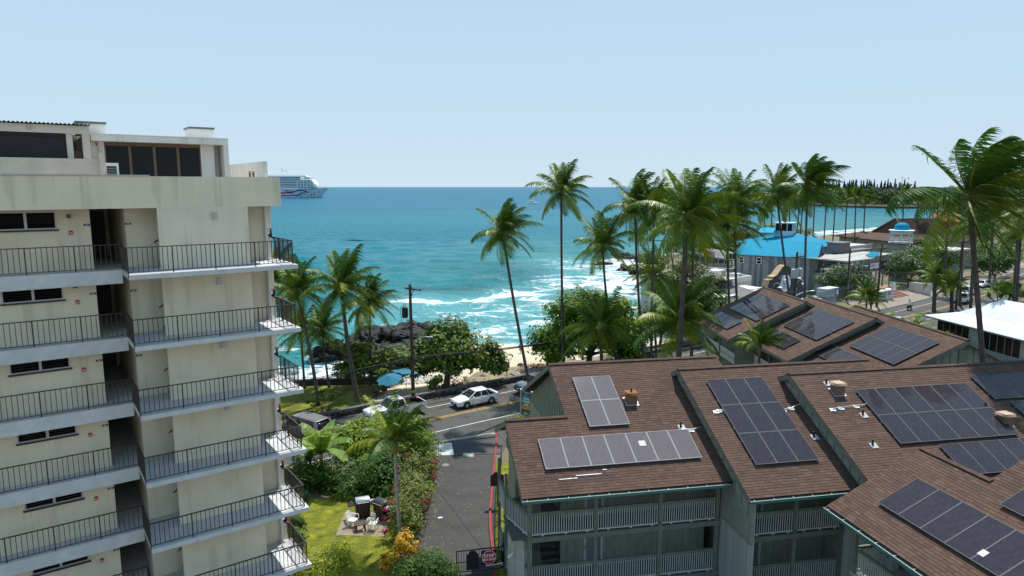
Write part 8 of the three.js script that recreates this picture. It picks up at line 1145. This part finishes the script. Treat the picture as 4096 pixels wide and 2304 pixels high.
{ // small beach notice, road sign, umbrellas
  const N = thing('beach_notice', 'small brown notice on a post beside the beach turf', 'sign', [-0.55, groundH(-0.55, 71.6), -71.6], 0.3); part('post', [bar([0, -0.2, 0], [0, 1.9, 0], 0.045, 0.045, 8)], M.pole, N); part('board', [bx(0.55, 0.7, 0.05, 0, 1.65, 0.05)], mat([0.14, 0.085, 0.06], 0.8), N); part('notice', [bx(0.42, 0.2, 0.01, 0, 1.78, 0.08)], mat([0.4, 0.33, 0.26], 0.8), N);
  const Y = thing('warning_sign', 'yellow diamond road sign at the right-hand road', 'sign', [95, RD, -128.6], 0.5); part('post', [bar([0, 0, 0], [0, 3.0, 0], 0.05, 0.05, 8)], M.galv, Y); part('plate', [place(bx(1.1, 1.1, 0.04), 0, 3.0, 0.06, 0, 0, PI / 4)], mat([0.55, 0.36, 0.02], 0.5), Y);
  const um = (label, x, Z, tx, tz, r, h) => { const T = thing('beach_umbrella', label, 'umbrella', [x, RD, -Z], 0, 'blue beach umbrellas'); part('pole', [bar([0, 0, 0], [0, h, 0], 0.025)], M.alu, T); const cm = mat([0.01, 0.19, 0.31], 0.85, { map: rep(mottle, 1) }), top = V3(0, h, 0), g = []; const e = new THREE.Euler(tx, 0, tz), rim = Array.from({ length: 8 }, (_, i) => V3(r * Math.cos(i * PI / 4), -0.42, r * Math.sin(i * PI / 4)).applyEuler(e).add(top)); for (let i = 0; i < 8; i++) { const a = rim[i], b = rim[(i + 1) % 8], m = a.clone().lerp(b, 0.5).add(V3(0, 0.07, 0)).lerp(top, 0.04); part('panel', merge([slab([top, m, a].map(p => p.toArray()), 0.008), slab([top, b, m].map(p => p.toArray()), 0.008)]), cm, T); } part('rib', rim.map(p => bar(top.clone().add(V3(0, -0.02, 0)).toArray(), p.clone().add(V3(0, -0.02, 0)).toArray(), 0.008, 0.006, 4)), M.alu, T); };
  um('nearer blue beach umbrella with sun spots beside the pole', -11.9, 64.1, 0.25, 0.08, 1.3, 2.5); um('farther flat blue umbrella behind the first', -10.6, 66.2, -0.12, -0.12, 1.4, 2.7);
  const B = thing('beach_board', 'black chalkboard notice left of the blue umbrella', 'sign', [-13.2, RD, -64.0], 0.3); part('board', [bx(0.5, 0.75, 0.05, 0, 1.2, 0)], M.black, B); part('post', [bar([0, 0, 0], [0, 0.9, 0], 0.03)], M.blackMetal, B); part('chalk_lines', [0, 1, 2].map(i => bx(0.34, 0.03, 0.01, 0, 1.4 - i * 0.16, 0.03)), M.galv, B);
}
single('litter', 'scrap of white paper lying on the driveway', 'litter', [place(rockGeo(9, 1, 0.16, 0.012, 0.09), -4.3, slopeUp(38.4) + 0.02, -38.4)], M.white);
{ const r = rng(44), g = []; for (let i = 0; i < 240; i++) { const Z = 30 + 20 * r(), x = r() < 0.6 ? -5.4 + 0.9 * r() - (Z - 40) * 0.03 : -5.2 + 3.8 * r(), q = new THREE.PlaneGeometry(0.07, 0.045); g.push(paint(place(q, x, slopeUp(Z) + 0.02, -Z, -PI / 2 + 0.3 * (r() - 0.5), r() * 6), 0.30, 0.18 + 0.08 * r(), 0.08)); } for (let i = 0; i < 60; i++) { const x = -14 + 16 * r(), Z = 55 + (x + 14) * 0.7 + r() * 6; g.push(paint(place(new THREE.PlaneGeometry(0.16, 0.1), x, RD + 0.03, -Z, -PI / 2 + 0.4 * (r() - 0.5), r() * 6), 0.32, 0.19, 0.09)); } const m = stuff(part('fallen_leaves', g, mat([1, 1, 1], 0.95, { vertexColors: true }), scene)); m.userData.label = 'dry leaves and petals scattered on the driveway and road'; m.userData.category = 'leaves'; }

// ================= ships and boats =================
{
  const S = thing('cruise_ship', 'white cruise ship with painted ribbons on its hull, half behind tower', 'ship', [-391, SEA, -1467], 0.02);
  const hbD = x => x > -60 ? 16 * Math.pow(clamp(-x / 60 + 0.01), 0.55) : x < -265 ? 14 : 16, hbW = x => x > -75 ? 16 * Math.pow(clamp((-x - 14.5) / 60), 0.75) : x < -265 ? 13 : 16, yB = x => x > -14.7 ? 20 * Math.pow(clamp((x + 14.7) / 14.7), 0.9) : -1, yD = x => 18.7 + 2 * smooth(-60, -15, x);
  const xs = []; for (let x = 0; x > -60; x -= 3) xs.push(x); for (let x = -60; x >= -280; x -= 20) xs.push(x);
  const zAt = (x, y) => mix(Math.max(0.05, hbW(x)), Math.max(0.3, hbD(x)), Math.pow(clamp((y - yB(x)) / (yD(x) - yB(x))), 0.8));
  const hw = mat([0.50, 0.57, 0.63], 0.5); part('hull', loft(xs.map(x => { const a = []; for (let i = 0; i <= 5; i++) { const y = mix(yB(x), yD(x), i / 5); a.push([x, y, zAt(x, y)]); } return a.concat(a.slice().reverse().map(([X, y, z]) => [X, y, -z])); })), hw, S);
  part('boot_top', [span(-280, -16, -0.5, 0.9, -13, 13)], mat([0.05, 0.10, 0.16], 0.6), S);
  const art = textPlane(124, 18, 2048, (c, w, h) => {
    c.fillStyle = '#bccad4'; c.fillRect(0, 0, w, h); const X = m => (m + 130) / 124 * w, Y = m => (18.5 - m) / 18 * h;
    const rib = (pts, col, lw) => { c.strokeStyle = col; c.lineWidth = lw * h / 18; c.lineCap = 'round'; c.beginPath(); c.moveTo(X(pts[0][0]), Y(pts[0][1])); for (let i = 1; i + 1 < pts.length; i += 2) c.quadraticCurveTo(X(pts[i][0]), Y(pts[i][1]), X(pts[i + 1][0]), Y(pts[i + 1][1])); c.stroke(); };
    for (let k = 0; k < 2; k++) { const dx = -k * 22; rib([[-106 + dx, 13.5], [-96, 8, ], [-74 + dx * 0.2, 10]], '#8e1e33', 3.4); rib([[-107 + dx, 6], [-94, 3.6], [-70, 5.5]], '#8e1e33', 2.6); rib([[-90, 15], [-82, 15], [-70, 14]], '#8e1e33', 1.6); }
    rib([[-84, 12], [-76, 9], [-62, 14]], '#1d3566', 2.8); rib([[-62, 14], [-52, 17], [-43, 13]], '#1d3566', 2.2); rib([[-64, 4], [-58, 6], [-50, 11]], '#1d3566', 2.4); rib([[-47, 12.5], [-39, 14], [-40, 9.5]], '#1d3566', 1.6); rib([[-48, 6], [-49, 10], [-43, 11]], '#1d3566', 1.4); rib([[-70, 8], [-66, 3], [-60, 5]], '#1d3566', 2); rib([[-86, 9], [-78, 7], [-66, 8]], '#e8eef2', 1.0); rib([[-102, 10], [-92, 6], [-76, 7]], '#e8eef2', 1.3);
    const star = (m, y, r, col) => { c.fillStyle = col; c.beginPath(); for (let i = 0; i < 10; i++) { const a = -PI / 2 + i * PI / 5, q = (i % 2 ? 0.4 : 1) * r; c[i ? 'lineTo' : 'moveTo'](X(m + q * Math.cos(a)), Y(y) + q * Math.sin(a) * h / 18); } c.fill(); };
    star(-103, 12, 2.4, '#f2f5f7'); star(-66, 10.5, 0.9, '#f2f5f7'); star(-71, 9, 0.8, '#f2f5f7'); for (const [m, y, r] of [[-35.5, 12.2, 1.5], [-33.5, 6, 2.6], [-42.5, 4.5, 1.6], [-55, 4.2, 1.7], [-26, 11.6, 1.3], [-18.5, 11.6, 2], [-13.5, 8, 1.4], [-36, 15.6, 0.8], [-22, 16.6, 0.9]]) star(m, y, r, '#1f3a63');
    c.fillStyle = '#2b5f8f'; c.font = 'bold ' + h * 0.145 + 'px serif'; c.fillText('PRIDE OF AMERICA', X(-61.5), Y(16.4)); c.fillStyle = '#6b2f2a'; c.fillRect(X(-29.5), Y(9), w * 0.02, h * 0.16);
  });
  { const nx = 62, ny = 6, pos = [], uv = [], idx = []; for (let j = 0; j <= ny; j++) for (let i = 0; i <= nx; i++) { const x = -130 + 124 * i / nx, y = 0.5 + 18 * j / ny, yy = Math.max(y, yB(x) + 0.2); pos.push(x, yy, zAt(x, yy) + 0.15); uv.push(i / nx, (yy - 0.5) / 18); if (i < nx && j < ny) { const a = j * (nx + 1) + i; idx.push(a, a + 1, a + nx + 1, a + 1, a + nx + 2, a + nx + 1); } } const g = new THREE.BufferGeometry(); g.setAttribute('position', new THREE.Float32BufferAttribute(pos, 3)); g.setAttribute('uv', new THREE.Float32BufferAttribute(uv, 2)); g.setIndex(idx); g.computeVertexNormals(); part('hull_artwork', g, art, S.children[0]); }
  const dk = mat([0.05, 0.12, 0.16], 0.4), sup = part('superstructure', [span(-262, -62, 18.7, 44, -14.6, 14.6), span(-62, -34, 18.7, 36.5, -14, 14)], dk, S);
  for (let i = 0; i < 7; i++) { const y = 18.7 + i * 3.47; part('deck_band', [span(-264, -61.5, y, y + (i === 0 ? 2.2 : 1.5), -15.3, 15.3)], M.white, sup); } part('top_deck', [span(-262, -40, 43.2, 44.6, -15.6, 15.6), span(-60, -36, 38.8, 40.4, -15.4, 15.4), span(-240, -44, 44.6, 47.5, -10, 10)], M.white, sup);
  const cols = [[-61.5, -60], [-54.8, -53.6], [-48.2, -47], [-41.4, -40.2], [-34.6, -33]]; for (const [a, b] of cols) part('front_pillar', [span(a, b, 18.7, 37, -14.9, 14.9)], M.white, sup); for (let i = 0; i < 6; i++) part('front_band', [span(-60, -33.5, 18.7 + i * 3.47, 20.1 + i * 3.47, -14.8, 14.8)], M.white, sup);
  part('front_slope', [loft([[-15, 15]].map(([a, b]) => [[-34.5, 37.5, b], [-29, 37.5, b * 0.9], [-17, 20.7, b * 0.55], [-34.5, 18.7, b]]).concat([[[-34.5, 37.5, -15], [-29, 37.5, -13.5], [-17, 20.7, -8.2], [-34.5, 18.7, -15]]]))], M.white, S);
  part('bridge', [span(-46, -33.5, 40.4, 42.6, -16.5, 16.5)], M.white, S); part('mast', [beam([-90, 47, 2], [-97, 62, 2], 1.2, 1.6), beam([-80, 46, 2], [-87, 57, 2], 1.4, 1.8), beam([-97, 58, 2], [-86, 56, 2], 0.6, 0.6), bar([-93, 58, 2], [-93, 63, 2], 0.3)], M.white, S); part('radome', [new THREE.SphereGeometry(2.6, 14, 10).translate(-125, 50, 0)], M.white, S); part('funnel', [loft([[-180, 8], [-160, 7]].map(([x, w]) => [[x, 47, w], [x + 2, 62, w * 0.8], [x + 2, 62, -w * 0.8], [x, 47, -w]]))], mat([0.05, 0.1, 0.3], 0.5), S); part('bow_rail', [bar([-22, 21, 6.5], [-1, 21.4, 0.6], 0.25), bar([-22, 21, -6.5], [-1, 21.4, -0.6], 0.25), bar([-6, 21, 0], [-6, 25, 0], 0.3), beam([-8, 23.5, 0], [-3, 23.5, 0], 0.3, 0.5)], M.white, S);
}
function boat(label, p, turn, L, c, top) { const T = thing('boat', label, 'boat', p, turn, 'small boats on the bay'); part('hull', loft([[0.5, 0.55, 0.95, 0.05], [0.35, -0.1, 0.9, 0.6], [0, -0.25, 0.8, 0.8], [-0.45, -0.2, 0.8, 0.78], [-0.5, 0.1, 0.8, 0.7]].map(([x, b, t, w]) => bodySec([x * L, b * L * 0.12, t * L * 0.12, w * L * 0.16]))), mat(c, 0.5), T); part('cabin', [rbx(L * 0.45, L * 0.12, L * 0.2, 0.1, -L * 0.08, L * 0.17, 0)], mat(top, 0.5), T); part('canopy', [rbx(L * 0.55, L * 0.02, L * 0.24, 0.04, -L * 0.1, L * 0.25, 0)], mat(top, 0.5), T); part('mast', [bar([0, L * 0.2, 0], [0, L * 0.38, 0], 0.06)], M.white, T); }
boat('white motor boat on open water left of the tallest palm', [28.3, SEA, -941], 0.1, 15, [0.75, 0.75, 0.75], [0.8, 0.8, 0.8]); boat('tiny white boat on open water nearer the tallest palm', [36, SEA, -693], 0.4, 3.6, [0.7, 0.7, 0.68], [0.8, 0.8, 0.8]); boat('red tour boat crossing the bay behind the palms', [241, SEA, -646], PI, 13, [0.25, 0.03, 0.04], [0.2, 0.03, 0.04]);
{ const r = rng(90), g = []; for (let i = 0; i < 500; i++) { const t = r(), s = 0.5 + r() * 1.6; g.push(place(new THREE.CircleGeometry(s, 6).scale(2.4, 0.7, 1), 249 + t * 190, SEA + 0.55, -646 - 12 * t + (r() - 0.5) * (2 + 6 * t), -PI / 2)); } const m = stuff(part('wake_foam', g, mat([0.7, 0.74, 0.76], 0.9), scene)); m.userData.label = 'white wake trailing the red tour boat'; m.userData.category = 'foam'; }
{ const T = thing('pier', 'long grey pier with white rail at the far side of the bay', 'pier', [470, SEA, -655], 0.05); part('deck', [bx(90, 1.2, 8, 0, 2.0, 0)], M.concrete, T); part('rail', [bx(90, 0.5, 0.3, 0, 3.4, 4)], M.white, T); part('pile', Array.from({ length: 12 }, (_, i) => bar([-42 + i * 7.6, -3, 3.5], [-42 + i * 7.6, 1.5, 3.5], 0.5)), M.greyWoodDark, T); }
{ const T = thing('shore_terrace', 'dark stone sea terrace in the surf right of the blue roofs', 'wall', [82, SEA - 0.5, -243], 0.35); part('terrace', [bx(22, 3.2, 12, 0, 1.6, 0)], mat([0.06, 0.055, 0.05], 0.95), T); part('terrace_top', [bx(21, 0.15, 11, 0, 3.28, 0)], M.concrete, T); }
renderer.render(scene, camera);
